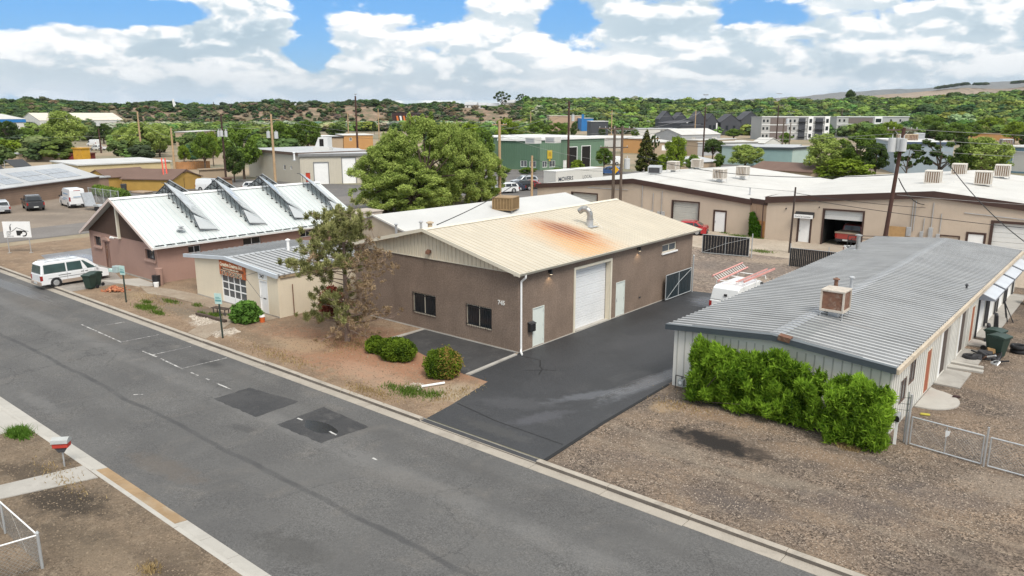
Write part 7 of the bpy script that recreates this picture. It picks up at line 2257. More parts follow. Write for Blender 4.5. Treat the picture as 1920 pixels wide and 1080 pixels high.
# right side
FB('blue_grey_building', 'tall blue-grey metal building behind the tall dark pole', 'building', (1676, 325), (1782, 327), 268, 24, wall_bluegrey, roof_pale, ribs=.8, trim=mat('dark_blue_trim', (.06, .09, .15), .6), yt_at=.5)
FB('blue_building', 'muted blue building with white window and garage at the right edge', 'building', (1866, 322), (1990, 330), 276, 20, mat('muted_blue_metal', (.15, .25, .32), .6, .06, .4), roof_pale, items=((1876, 1889, 280, 287, glass_grey, 'window'), (1902, 1980, 286, 326, wall_white, 'garage_door')), yt_at=.2)
FB('brown_shingle_building', 'low building with brown shingle roof beyond the left warehouse ridge', 'building', (1404, 325), (1520, 332), 317, 12, wall_tan, roof_brown, roof='side', rise=1.3)
FB('grey_hut', 'low grey roofed hut behind the cooler boxes', 'building', (1276, 318), (1348, 314), 306, 14, wall_tan, roof_grey, roof='side', rise=.8)
FB('long_tan_store', 'long tan low building beneath the green hill at the right', 'building', (1815, 264), (1925, 266), 250, 20, wall_orange, mat('dull_brown_roof', (.30, .22, .15), .8))
for k, (px, py, lab) in enumerate(((1690, 262, 'tan rooftop cooler beside the tall dark pole top'), (1709, 262, 'brown rooftop cooler behind the tall dark pole'), (1722, 259, 'large grey rooftop cooler on the blue-grey building'), (1885, 272, 'grey rooftop cooler on the muted blue building'))):
 p_ = G(px, py + 7, 5.8 if k < 3 else 5)
 cooler(lab, p_.x, p_.y, p_.z, w=2.0, h=1.8, rot=R(25), m=(cooler_tan, cooler_tan, galv, galv)[k], padm=(pad_brown, rusty, wall_grey, pad_brown)[k], legs=.2)
# left distance
FB('big_shed', 'long pale shed with cream roof among the trees at the far left', 'shed', (77, 246), (233, 243), 226, 26, wall_white, roof_tan, roof='side', rise=5.0)
FB('big_shed', 'second cream roofed shed rising behind the long pale shed', 'shed', (56, 237), (118, 237), 211, 26, wall_white, roof_tan, roof='side', rise=4.5)
_t, _w, _h = FB('blue_band_store', 'white roofed store with a bright blue band at the left edge', 'store', (-60, 252), (51, 250), 224, 40, wall_white, white_roofing, roof='mono', rise=3.0)
MB().box(-.1, _w + .1, -.35, -.28, _h - 1.9, _h - .1).build('blue_band', wall_blue, _t)
FB('dark_glass_building', 'dark glass building with white roof at the foot of the bluff', 'building', (182, 221), (230, 221), 206, 18, mat('slate_glass_wall', (.08, .10, .14), .3), white_roofing)
FB('small_brown_house', 'brown roofed low house right of the long pale shed', 'house', (200, 247), (238, 247), 236, 10, wall_tan, mat('pink_brown_roof', (.30, .19, .15), .8), roof='hip', rise=2)
# railway wagons and long dark sheds in the valley
FB('dark_long_shed', 'long black low structure in the valley left of centre', 'structure', (605, 243), (735, 244), 229, 8, mat('black_train', (.02, .018, .018), .7), mat('black_train'))
_t, _w, _h = FB('scaffold_building', 'dark framed building with orange-red and white striping above the big willows', 'building', (736, 242), (783, 242), 211, 16, mat('dark_maroon_frame', (.045, .02, .02), .8), mat('black_train'))
for k in range(6):
 MB().prism([(_w * .2 + k * 2.6, -.2, _h * .45), (_w * .2 + k * 2.6 + 1.4, -.2, _h * .45), (_w * .2 + k * 2.6 + .6, -.2, _h * .8), (_w * .2 + k * 2.6 - .8, -.2, _h * .8)], (0, .1, 0)).build('stripe_panel', (mat('orange_panel', (.6, .16, .03), .6), white_paint)[k % 2], _t)
FB('white_tent', 'small white peaked tent in the valley', 'tent', (672, 236), (682, 236), 229, 8, white_paint, white_paint, roof='gable', rise=2)
def ridge_house(label, px, dist, w, h, wm, rm):
 x_, y_ = pol(px, dist)
 t = thing('ridge_house', label, 'house', (x_, y_, terr(x_, y_) - .5), YAW + rnd.uniform(-.3, .3))
 MB().box(-w / 2, w / 2, -4, 4, 0, h).build('wall', wm, t)
 MB().prism([(-w / 2 - .4, -4.5, h), (-w / 2 - .4, 4.5, h), (-w / 2 - .4, 0, h + 2.6)], (w + .8, 0, 0)).build('roof', rm, t)
 for q in (-.3, .05, .3):
  MB().box(w * q, w * q + 1.2, -4.06, -4.0, h * .35, h * .75).build('window', glass_dark, t)
for (px, dist, w, h, lab) in ((888, 722, 11, 3.5, 'white house leftmost on the bluff edge'), (905, 726, 12, 3.5, 'white house second along the bluff edge'), (925, 724, 12, 3, 'white house with long roof on the bluff edge'), (955, 728, 12, 5, 'two-storey white house below the tall ridge tree'),
    (1043, 780, 12, 4, 'pale house on the wooded rise left of centre'), (1144, 800, 9, 6, 'narrow tall white house on the wooded rise'), (1420, 820, 16, 4, 'reddish house on the wooded rise'), (1768, 700, 18, 4.5, 'pale house among trees high on the right rise'), (583, 722, 14, 3, 'tan house on the bluff edge left of centre')):
 ridge_house(lab, px, dist, w, h, wall_white if 'reddish' not in lab and 'tan' not in lab else mat('reddish_house_wall', (.35, .2, .14), .8), roof_grey if 'reddish' not in lab else mat('pink_brown_roof'))
x_, y_ = pol(360, 716)
t = thing('white_slide_tower', 'white slanted tower on the bluff edge at the left', 'tower', (x_, y_, terr(x_, y_)), YAW)
MB().prism([(-1.0, 0, 0), (1.0, 0, 0), (1.6, 0, 0), (-.9, 0, 8), (-1.8, 0, 8)], (0, 1.5, 0)).build('tower_body', white_paint, t)
# plank fence and block wall left
a_, b_ = G(328, 319), G(398, 316)
d_ = (b_ - a_)
t = thing('plank_fence', 'orange-brown plank fence behind the yellow sheds', 'fence', (a_.x, a_.y, 0), math.atan2(d_.y, d_.x))
hf = height_at(a_.x, a_.y, 304)
n_ = int(d_.length / .45)
for k in range(n_):
 MB().box(k * .45, k * .45 + .42, 0, .05, 0, hf + .06 * math.sin(k * 2.3)).build('plank', mat('orange_brown_plank', (.40, .20, .085), .85, .25, .8), t, clean=False)
FB('block_wall', 'plain tan block wall behind the parked work van', 'wall', (376, 341), (424, 338), 319, .3, wall_tan, wall_tan)
FB('block_wall', 'low brown timber wall right of the tan block wall', 'wall', (374, 352), (436, 348), 338, .3, mat('brown_timber_wall', (.22, .14, .09), .9), roof_brown)
# wire fence and junk beside the left parking lot
a_, b_ = G(168, 377), G(224, 385)
d_ = b_ - a_
t = thing('chain_link_fence', 'wire fence along the clipped hedge by the tall white van', 'fence', (a_.x, a_.y, 0), math.atan2(d_.y, d_.x))
L_ = d_.length
f = MB()
for k in range(5):
 f.cyl((L_ * k / 4, 0, 0), (L_ * k / 4, 0, 2.0), .05, n=8)
f.tube([(0, 0, 1.9), (L_, 0, 1.9)], .035, 6)
f.build('frame', steel_pale, t)
chain(None, 0, L_, .05, 1.9, t, .35, .012)
p_ = G(196, 394)
t = thing('utility_trailer', 'grey flat utility trailer tipped by the wire fence', 'trailer', (p_.x, p_.y, 0), R(20))
MB().prism([(-2, -1, .5), (1.5, -1, .6), (1.6, -1, .7), (-2, -1, .6)], (0, 2, 0)).build('bed', galv, t)
MB().prism([(-2.2, -1, .5), (-2.0, -1, .5), (-2.5, -1, 2.2), (-2.7, -1, 2.2)], (0, 1.6, 0)).build('ramp', galv, t)
for s_ in (-1, 1):
 MB().cyl((0, s_ * 1.05, .35), (0, s_ * 1.25, .35), .35, n=14).build('wheel', rubber, t)
 MB().prism([(-.5, s_ * 1.02, .6), (.5, s_ * 1.02, .6), (.35, s_ * 1.02, .85), (-.35, s_ * 1.02, .85)], (0, s_ * .26, 0)).build('mudguard', steel_pale, t)
for k, (px, py, m_, lab) in enumerate(((233, 359, dark_metal, 'leftmost dark bin at the yellow shed'), (255, 356, glass_teal, 'dark bin with a white bottle on it at the yellow shed'), (268, 357, black_metal, 'black bin at the yellow shed, left of a pair'), (276, 356, black_metal, 'black bin at the yellow shed, right of a pair'))):
 p_ = G(px, py)
 t = thing('dustbin', lab, 'bin', (p_.x, p_.y, 0), 0)
 MB().cyl((0, 0, 0), (0, 0, 1.15), .38, .46, 12).build('body', m_, t)
 MB().cyl((0, 0, 1.15), (0, 0, 1.22), .48, .4, 12).build('lid', m_, t)
p_ = G(265, 362)
t = thing('tarp_heap', 'low heap of tan and dark tarpaulin before the yellow shed bins', 'tarp', (p_.x, p_.y, 0), .3)
MB().prism([(-1.6, -.8, 0), (1.4, -.9, 0), (1.8, .6, 0), (-1.2, .8, 0)], (.2, .1, .35)).build('sheet', mat('tan_tarp', (.3, .23, .17), .9, .3, 1), t, bevel=.15)
# distant vehicles
for (kind, px, py, rot, m_, lab) in (('pickup', 184, 282, 200, white_car, 'white pickup by the red stub pole at the far left'), ('cargo', 176, 274, 190, white_car, 'white box-like camper van behind the white pickup'), ('pickup', 224, 281, 190, MATS['dark_grey_paint'], 'dark pickup right of the red stub pole'), ('sedan', 58, 272, 200, white_car, 'white car beside the bright bushes at the far left'),
    ('suv', 944, 362, 250, white_car, 'white car left of the row behind the dull white roof'), ('sedan', 958, 358, 245, paint('dark_blue_paint', (.03, .04, .07)), 'dark blue car in the row behind the dull white roof'), ('suv', 974, 357, 245, paint('black_car_paint', (.02, .02, .022)), 'black car in the middle of the row behind the dull white roof'),
    ('sedan', 988, 354, 245, MATS['red_car_paint'], 'red car at the right of the row behind the dull white roof'), ('suv', 983, 347, 245, MATS['silver_paint'], 'silver car behind the red one near the left warehouse corner'), ('lowvan', 1143, 309, 215, white_car, 'white van parked under the trees right of the green building'),
    ('suv', 1142, 327, 200, paint('mid_blue_paint', (.04, .10, .25)), 'blue car beside the yellow warning sign'), ('pickup', 1880, 318, 200, white_car, 'white truck behind the rightmost cooler box'), ('cargo', 1908, 322, 200, paint('deep_blue_paint', (.03, .07, .16)), 'blue and white van at the right edge beyond the warehouse roof')):
 x_, y_ = gp(px, py)
 vehicle('parked_car' if kind in ('suv', 'sedan') else 'parked_truck' if kind == 'pickup' else 'parked_van', lab, 'car' if kind in ('suv', 'sedan') else 'truck' if kind == 'pickup' else 'van', kind, (x_, y_), R(rot), m_)
# ------------------------------------------------------------------ hills and mesa beyond
def ridge_band(name, r0, r1, pts, m, base=0.0, seed=1, rows=10, rough_=.0):
 rn = np.random.RandomState(seed)
 v, f = [], []
 cols = np.linspace(pts[0][0], pts[-1][0], 140)
 ys_ = np.interp(cols, [p[0] for p in pts], [p[1] for p in pts])
 jit = np.convolve(rn.randn(160), np.ones(7) / 7, 'same')[:140] * rough_
 for j in range(rows + 1):
  k = j / rows
  dist = r0 + (r1 - r0) * k
  for i, (px, yy) in enumerate(zip(cols, ys_)):
   x_, y_ = pol(px, dist)
   top = CH + (211 - yy) / FOC * .95 * r1 / (1 + ((px - 960) / FOC * .975) ** 2) ** .5
   z_ = base + (top - base) * (k ** .8) + jit[i] * k + (0 if j in (0, rows) else rn.randn() * rough_ * .6)
   v.append((x_, y_, z_))
 n_ = len(cols)
 for j in range(rows):
  for i in range(n_ - 1):
   f.append([j * n_ + i, j * n_ + i + 1, (j + 1) * n_ + i + 1, (j + 1) * n_ + i])
 mb = MB()
 mb.v, mb.f = v, f
 return struct(name, mb, m, smooth=True, clean=False)
hill_m = ground_mat('dry_hill_ground', ((.30, .235, .175), (.24, .19, .145), (.13, .12, .09)), big=.004, patch=.004, grain=.08, gamt=.2, bump=0)
ridge_band('hills', 1500, 2600, [(1000, 209), (1300, 200), (1500, 190), (1640, 176), (1700, 172), (1760, 165), (1830, 166), (1920, 158), (2100, 150), (2400, 160)], hill_m, seed=4, rough_=2.5)
mesa_m = ground_mat('mesa_ground', ((.115, .125, .125), (.16, .15, .135), (.09, .105, .11)), big=.0008, patch=.0008, grain=.02, gamt=.1, bump=0)
ridge_band('mesa', 6500, 9000, [(1180, 206), (1400, 185), (1500, 178), (1620, 168), (1700, 163), (1800, 156), (1920, 147), (2150, 140), (2500, 150)], mesa_m, seed=9, rough_=12)
# thin summer haze over the whole valley
hzb = MB().box(-32000, 32000, -32000, 32000, -6, 640)
hm_ = bpy.data.materials.new('valley_haze')
hm_.use_nodes = True
ht = NT(hm_.node_tree)
ho = ht.n('ShaderNodeOutputMaterial')
hv = ht.n('ShaderNodeVolumePrincipled')
hv.inputs['Color'].default_value = (.80, .88, .97, 1)
hv.inputs['Density'].default_value = 4e-5
hv.inputs['Anisotropy'].default_value = .2
ht.nt.links.new(hv.outputs[0], ho.inputs['Volume'])
hz_o = hzb.build('haze', hm_)
hz_o['kind'] = 'stuff'
# ------------------------------------------------------------------ vegetation
fol_mid = foliage('mid_green_leaves', (.060, .100, .020), (.20, .30, .055))
fol_bright = foliage('yellow_green_leaves', (.10, .145, .018), (.30, .40, .055))
fol_dark = foliage('dark_green_leaves', (.032, .055, .018), (.11, .165, .045))
fol_willow = foliage('elm_leaves', (.13, .19, .04), (.42, .51, .14))
fol_hedge = foliage('arborvitae_leaves', (.028, .075, .008), (.36, .56, .06), trans=.45)
fol_pine = foliage('pine_needles', (.13, .14, .05), (.40, .40, .17), trans=.25)
fol_dead = foliage('dead_pine_needles', (.17, .115, .065), (.42, .31, .19), trans=.2)
fol_purple = foliage('purple_brown_leaves', (.03, .016, .014), (.09, .05, .04))
fol_ivy = foliage('ivy_leaves', (.02, .06, .008), (.09, .20, .02))
def leaf_arrays(centers, radii, n, size, elong=1.4, seed=1, shell=.55, tone_j=.28, droop=0.0, outward=.6, weights=None, ttone=None, spiky=0.0):
 rn = np.random.RandomState(seed)
 centers = np.asarray(centers, float)
 radii = np.asarray(radii, float)
 if radii.ndim == 1:
  radii = np.stack([radii] * 3, 1)
 w = radii.prod(1) ** (2 / 3) if weights is None else np.asarray(weights, float)
 w = w / w.sum()
 idx = rn.choice(len(centers), n, p=w)
 d = rn.randn(n, 3)
 d /= np.linalg.norm(d, axis=1)[:, None]
 rr_ = (shell + (1 - shell) * rn.rand(n)) * (1 + .12 * rn.randn(n))
 p = centers[idx] + d * radii[idx] * rr_[:, None]
 nrm = d * outward + rn.randn(n, 3) * .55 + np.array([0, 0, .35])
 nrm /= np.linalg.norm(nrm, axis=1)[:, None]
 a = np.cross(nrm, rn.randn(n, 3) + np.array([0, 0, -droop * 3]))
 a /= np.linalg.norm(a, axis=1)[:, None] + 1e-9
 b = np.cross(nrm, a)
 s_ = size * (.6 + .8 * rn.rand(n))[:, None]
 if spiky:
  b = d * .9 + np.array([0, 0, .75]) + rn.randn(n, 3) * (1 - spiky)
  b /= np.linalg.norm(b, axis=1)[:, None]
  a = np.cross(b, rn.randn(n, 3))
  a /= np.linalg.norm(a, axis=1)[:, None] + 1e-9
 if droop:
  b = b * (1 - droop) + np.array([0, 0, -1.0]) * droop
 hu, hv = a * s_ * .5, b * s_ * .5 * elong
 v = np.empty((n, 4, 3))
 v[:, 0] = p - hv
 v[:, 1] = p + hu * .9
 v[:, 2] = p + hv
 v[:, 3] = p - hu * .9
 lt = rn.rand(len(centers)) if ttone is None else np.asarray(ttone)
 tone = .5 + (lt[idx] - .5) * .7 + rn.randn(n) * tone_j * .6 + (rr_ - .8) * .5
 return v.reshape(-1, 3), np.clip(tone, 0, 1)
def quads_mesh(name, v, tone, m, colors=None):
 me = bpy.data.meshes.new(name)
 n = len(v) // 4
 me.vertices.add(len(v))
 me.vertices.foreach_set('co', v.astype(np.float32).ravel())
 me.loops.add(n * 4)
 me.loops.foreach_set('vertex_index', np.arange(n * 4, dtype=np.int32))
 me.polygons.add(n)
 me.polygons.foreach_set('loop_start', np.arange(0, n * 4, 4, dtype=np.int32))
 me.update(calc_edges=True)
 if tone is not None:
  at = me.attributes.new('tone', 'FLOAT', 'FACE')
  at.data.foreach_set('value', tone.astype(np.float32))
 if colors is not None:
  at = me.attributes.new('leaf_colour', 'FLOAT_COLOR', 'FACE')
  at.data.foreach_set('color', np.concatenate([colors, np.ones((n, 1))], 1).astype(np.float32).ravel())
 me.materials.append(m)
 return me
def lobes(seed, k=18, rx=.34, z0=.34, z1=.86, rmin=.10, rmax=.19, top=.55, flat=1.0):
 rn = np.random.RandomState(seed)
 c, r = [], []
 for i in range(k):
  t_ = (i + .5) / k
  z = z0 + (z1 - z0) * t_
  mid = (z0 + z1) / 2
  env = max(.08, 1 - abs((z - mid * .92) / ((z1 - z0) * .62)) ** 2.2)
  a = i * 2.4 + rn.rand() * .9
  d = rx * env * (.45 + .6 * rn.rand())
  rad = rmin + (rmax - rmin) * rn.rand()
  c.append((d * math.cos(a), d * math.sin(a), z))
  r.append((rad, rad, rad * .8 * flat))
 return np.array(c), np.array(r)
TREEV = {}
def tree_variant(key, seed, n, size, m, k=18, droop=0.0, elong=1.4, trunk=True, lob=None, **kw):
 c, r = lob if lob is not None else lobes(seed, k, **kw)
 v_, t_ = leaf_arrays(c, r, n, size, elong=elong, seed=seed, droop=droop)
 crown = quads_mesh('crown', v_, t_, m)
 tm = None
 if trunk:
  mb = MB()
  mb.cyl((0, 0, -.03), (.005, .004, .22), .028, .021, 8)
  mb.cyl((.005, .004, .22), (-.01, .01, .55), .021, .010, 7)
  rn = np.random.RandomState(seed + 50)
  for i in rn.choice(len(c), min(9, len(c)), replace=False):
   z_ = .16 + .3 * rn.rand()
   mid = (c[i][0] * .45, c[i][1] * .45, (z_ + c[i][2]) / 2 + .01)
   mb.cyl((0, 0, z_), mid, .013, .009, 6).cyl(mid, tuple(c[i]), .009, .004, 5)
  o = mb.build('trunk', bark, clean=False)
  tm = o.data
  bpy.data.objects.remove(o)
 TREEV[key] = (crown, tm)
V_ = dict(rmin=.06, rmax=.125)
tree_variant('broad', 11, 8500, .025, fol_mid, k=38, **V_)
tree_variant('broad2', 12, 8500, .025, fol_mid, k=34, rx=.38, z0=.3, **V_)
tree_variant('bright', 13, 8000, .026, fol_bright, k=32, rx=.36, z0=.28, **V_)
tree_variant('dark', 14, 8000, .026, fol_dark, k=34, rx=.36, z0=.3, **V_)
tree_variant('darkmid', 15, 9500, .025, fol_willow, k=44, rx=.38, z0=.24, **V_)
tree_variant('ragged', 16, 3200, .034, fol_dark, k=24, rx=.42, z0=.35, rmin=.04, rmax=.09)
tree_variant('round', 17, 6500, .03, fol_dark, k=20, rx=.3, z0=.4, rmin=.1, rmax=.16)
tree_variant('bush', 18, 5600, .038, fol_bright, k=22, rx=.34, z0=.14, z1=.8, trunk=False, rmin=.09, rmax=.16)
tree_variant('bushmid', 19, 5600, .038, fol_mid, k=22, rx=.34, z0=.14, z1=.8, trunk=False, rmin=.09, rmax=.16)
_pc, _pr, = [], []
for i in range(44):
 t_ = i / 44
 a = i * 2.4
 d = .30 * (1 - t_) ** .8 * (.55 + .45 * ((i * 7) % 5) / 4)
 _pc.append((d * math.cos(a), d * math.sin(a), .14 + .82 * t_))
 _pr.append((.10 * (1 - t_ * .75), .10 * (1 - t_ * .75), .055))
tree_variant('conifer', 20, 5200, .03, foliage('olive_conifer_needles', (.035, .042, .012), (.12, .13, .035), trans=.1), lob=(np.array(_pc), np.array(_pr)), elong=1.8)
# big elm / willow mass: finer leaves, drooping, many lobes
def elm_lobes(seed, k, rx):
 c, r = lobes(seed, k, rx=rx, z0=.08, z1=.90, rmin=.035, rmax=.085)
 rn = np.random.RandomState(seed + 7)
 ex = rn.choice(len(c), 34)
 c2 = (c[ex] - np.array([0, 0, .45])) * np.array([1.13, 1.13, 1.16]) + np.array([0, 0, .45]) + rn.randn(34, 3) * .015
 r2 = np.stack([np.full(34, .028), np.full(34, .028), .035 + .03 * rn.rand(34)], 1)
 return np.concatenate([c, c2]), np.concatenate([r, r2])
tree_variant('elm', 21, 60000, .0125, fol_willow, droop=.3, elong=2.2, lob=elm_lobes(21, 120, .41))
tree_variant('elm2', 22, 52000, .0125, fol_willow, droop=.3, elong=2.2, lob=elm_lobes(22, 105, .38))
def tree(label, px, pyb, pyt, wpx, key, group=None, cat='tree', name=None, rot=None, m=None, gx=None, depth=1.0):
 crown, tm = TREEV[key]
 x_, y_ = (gp(px, pyb) if gx is None else gx)
 h = height_at(x_, y_, pyt)
 dd = (Vector((x_, y_, CH)) - Vector(tuple(_c)))
 dist = float(np.dot(np.array(dd), _f))
 w = wpx / FOC * dist
 T = thing(name or ('bush' if 'bush' in key else 'tree'), label, 'bush' if 'bush' in key else cat, (x_, y_, terr(x_, y_)), rnd.uniform(0, 6.28) if rot is None else rot, group)
 o = bpy.data.objects.new('crown', crown)
 COL.objects.link(o)
 o.parent = T
 o.scale = (w / .86, w / .86 * depth, h / 1.0)
 if tm is not None:
  q = bpy.data.objects.new('trunk', tm)
  COL.objects.link(q)
  q.parent = T
  k_ = min(w / .8, h)
  q.scale = (w / .86, w / .86, h)
 return T
GRP = 'trees among the far buildings'
# the big elms behind the dull white roof
tree('leftmost big elm tree behind the pale solar roof, leaning left', 722, 398, 262, 150, 'elm2')
tree('tallest big elm tree left of the centre, behind the dull white roof', 800, 396, 208, 150, 'elm')
tree('big elm tree with pale crown left of the tallest elm', 745, 394, 236, 115, 'elm', rot=2.0)
tree('slim elm crown between the tallest elm and the right elms', 842, 378, 224, 100, 'elm', rot=4.0)
tree('big elm tree in the middle right of the elm group', 876, 386, 236, 120, 'elm2')
tree('rightmost elm tree touching the pale wooden pole', 900, 380, 268, 100, 'elm')
tree('low elm growth in front of the tallest elm', 770, 402, 300, 170, 'elm2')
TR = [
 ('yellow-green bush at the far left edge', 14, 294, 257, 58, 'bush'), ('bright green bush beside the yellow-green one at the far left', 41, 283, 258, 30, 'bush'), ('dark tree behind the bright bushes at the far left', 20, 276, 222, 60, 'dark'),
 ('dark low tree behind the white car at the far left', 52, 270, 237, 50, 'bushmid'), ('tall loose tree in front of the long pale shed', 124, 285, 199, 80, 'darkmid'), ('shrubby tree left of the tall loose tree', 92, 272, 240, 52, 'bushmid'), ('dark shrub in front of the pale shed corner', 78, 270, 243, 34, 'dark'),
 ('dark tree behind the red stub pole', 195, 270, 228, 46, 'dark'), ('large dark olive tree beside the tall pale pole on the left', 268, 296, 222, 78, 'darkmid'), ('dark olive tree left of the pale house', 238, 290, 232, 50, 'darkmid'), ('dark tree right of the tall pale pole', 300, 294, 228, 58, 'darkmid'),
 ('small bright tree by the plank fence', 346, 308, 268, 34, 'bright'), ('tree in front of the pale house', 385, 318, 242, 58, 'broad'), ('yellow-green tree left of the dark transformer pole', 401, 312, 238, 36, 'bright'), ('large dark green tree right of the dark transformer pole', 458, 336, 222, 88, 'broad2'),
 ('tree crown low behind the beige wing', 440, 342, 268, 50, 'dark'), ('bushy green tree behind the beige building, left of two', 530, 292, 222, 66, 'broad'), ('bushy green tree behind the beige building, right of two', 578, 290, 219, 70, 'broad2'), ('dark tree left of the pale store roof', 632, 264, 232, 44, 'dark'),
 ('slim tree in front of the striped building', 702, 252, 226, 12, 'dark'), ('yellow-green tree right of the elms, by the pale pole', 905, 320, 232, 60, 'broad'), ('large yellow-green tree behind the green building wing', 950, 282, 214, 62, 'bright'), ('bright rounded tree behind the green building', 940, 290, 236, 46, 'bright'),
 ('dark green tree behind the green building units, left', 1008, 268, 222, 50, 'broad'), ('dark green tree behind the green building units, right', 1046, 266, 226, 52, 'broad2'), ('bright round tree before the rooftop unit', 978, 272, 238, 34, 'bright'), ('tree behind the elms at their right shoulder', 880, 300, 222, 70, 'bright'),
 ('dark shrub at the left end of the green wing', 944, 326, 312, 34, 'bushmid'), ('low green shrub before the green wing windows', 990, 326, 312, 36, 'bushmid'), ('low shrub row before the green building corner', 1046, 325, 313, 30, 'bushmid'), ('bright round shrub before the dark garage openings', 1083, 322, 296, 32, 'bush'),
 ('small leafy tree right of the green building', 1132, 322, 271, 42, 'broad'), ('olive conifer with several tips behind the double pole', 1210, 330, 243, 66, 'conifer'), ('purple-brown tree tip behind the conifer', 1226, 296, 247, 22, 'ragged'), ('bright feathery cottonwood right of the conifer', 1266, 332, 246, 56, 'bright'),
 ('low green shrub between conifer and cottonwood', 1240, 326, 284, 34, 'bush'), ('small shrub below the tan corner building', 1300, 322, 286, 34, 'bushmid'), ('round dark tree before the grey long building', 1336, 300, 257, 50, 'round'), ('small round dark tree touching the round dark tree', 1353, 298, 266, 24, 'round'),
 ('feathery green tree before the turquoise building', 1396, 318, 266, 74, 'darkmid'), ('tiny tree left of the feathery green tree', 1348, 316, 284, 24, 'bushmid'), ('green trees between the townhouses and apartments', 1375, 262, 240, 44, 'broad'), ('small tree before the grey apartment block', 1472, 276, 246, 30, 'broad'),
 ('large dark cottonwood behind the right warehouse, left part', 1545, 330, 242, 92, 'darkmid'), ('large dark cottonwood behind the right warehouse, right part', 1604, 332, 238, 90, 'broad2'), ('pale green low tree in front of the large dark cottonwood', 1580, 338, 292, 118, 'bush'), ('mid green tree hiding the apartment blocks', 1640, 300, 232, 62, 'broad'),
 ('dark tree left of the tall dark pole', 1640, 334, 262, 60, 'dark'), ('ragged thin tree with bare branches behind the tall dark pole', 1698, 338, 262, 60, 'ragged'), ('ragged dark branching tree before the blue-grey building', 1758, 338, 240, 110, 'ragged'), ('big bushy tree right of the blue-grey building', 1836, 340, 248, 112, 'darkmid'),
 ('lighter bushy tree in front of the big bushy tree', 1802, 340, 268, 64, 'broad'), ('green tree between the blocks and the blue-grey building', 1668, 272, 222, 50, 'bright'), ('green tree right of the blue-grey building top', 1790, 272, 226, 60, 'broad'), ('pale green tree at the right edge above the blue building', 1900, 270, 222, 60, 'bright'),
 ('yellow-green tree above the long tan store', 1856, 262, 218, 60, 'bright'), ('tree left of the long tan store', 1820, 266, 226, 44, 'broad2'), ('dark tree at the far right end of the long tan store', 1916, 282, 242, 24, 'dark'), ('green tree above the rooftop coolers', 1742, 262, 214, 64, 'broad'),
 ('low dark tree before the charcoal building', 1128, 258, 238, 18, 'dark'), ('slim dark tree behind the tall brown pole', 1076, 262, 226, 18, 'dark'), ('tree right of the white roofed workshop', 1190, 262, 240, 20, 'broad'),
]
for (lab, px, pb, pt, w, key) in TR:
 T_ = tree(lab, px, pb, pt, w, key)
# emergent dark trees on the bluff edge
for (px, dist, pt, w, lab) in ((942, 716, 167, 26, 'tall dark cottonwood rising alone on the bluff edge'), (978, 716, 173, 20, 'smaller ragged dark tree right of the lone tall one on the bluff edge'), (1560, 860, 166, 16, 'dark spiky tree on the ridge before the mesa')):
 x_, y_ = pol(px, dist)
 c_ = TREEV['ragged' if px != 1560 else 'round']
 T_ = thing('tree', lab, 'tree', (x_, y_, terr(x_, y_)), 1.0)
 h_ = height_at(x_, y_, pt) - terr(x_, y_)
 for nm, me_ in (('crown', c_[0]), ('trunk', c_[1])):
  o = bpy.data.objects.new(nm, me_)
  COL.objects.link(o)
  o.parent = T_
  w_ = w / FOC * dist
  o.scale = (w_ / .7, w_ / .7, h_)
# ---- wooded bluff and hillside: thousands of crowns that read as one mass
def forest_mat():
 m = bpy.data.materials.new('far_crown_leaves')
 m.use_nodes = True
 t = NT(m.node_tree)
 out = t.n('ShaderNodeOutputMaterial')
 d = t.n('ShaderNodeBsdfDiffuse')
 f = t.n('ShaderNodeAttribute', attribute_name='tone').outputs['Fac']
 lo = t.n('ShaderNodeAttribute', attribute_name='col_lo', attribute_type='INSTANCER').outputs['Color']
 hi = t.n('ShaderNodeAttribute', attribute_name='col_hi', attribute_type='INSTANCER').outputs['Color']
 t.set(d.inputs[0], t.mix(f, lo, hi))
 t.nt.links.new(d.outputs[0], out.inputs[0])
 return m
FM = forest_mat()
TPC = bpy.data.collections.new('crown_kinds')
for s_ in range(7):
 rn = np.random.RandomState(200 + s_)
 c, r = lobes(300 + s_, 9, rx=.36, z0=.2, z1=.80, rmin=.14, rmax=.25)
 v_, t_ = leaf_arrays(c, r, 520, .085, seed=400 + s_, elong=1.25, outward=.95, shell=.82, tone_j=.2)
 me = quads_mesh('far_crown', v_, t_, FM)
 bm = bmesh.new()
 bm.from_mesh(me)
 lay = bm.faces.layers.float.get('tone')
 for (cc, r3) in zip(c, r):
  ret = bmesh.ops.create_icosphere(bm, subdivisions=2, radius=1.0)
  for q in ret['verts']:
   k = .86 + .16 * math.sin(q.co.x * 5 + cc[0] * 40) * math.cos(q.co.y * 6 + q.co.z * 4)
   q.co = Vector((cc[0] + q.co.x * r3[0] * k, cc[1] + q.co.y * r3[1] * k, cc[2] + q.co.z * r3[2] * k))
  for fc in {f_ for q in ret['verts'] for f_ in q.link_faces}:
   fc[lay] = .38
 bm.to_mesh(me)
 bm.free()
 o = bpy.data.objects.new('far_crown', me)
 TPC.objects.link(o)
PAL = {'dark': ((.032, .052, .026), (.085, .125, .055)), 'mid': ((.055, .088, .030), (.145, .21, .065)), 'bright': ((.10, .15, .04), (.24, .32, .08)), 'grey': ((.20, .24, .15), (.38, .42, .29)), 'brown': ((.13, .11, .07), (.24, .21, .13))}
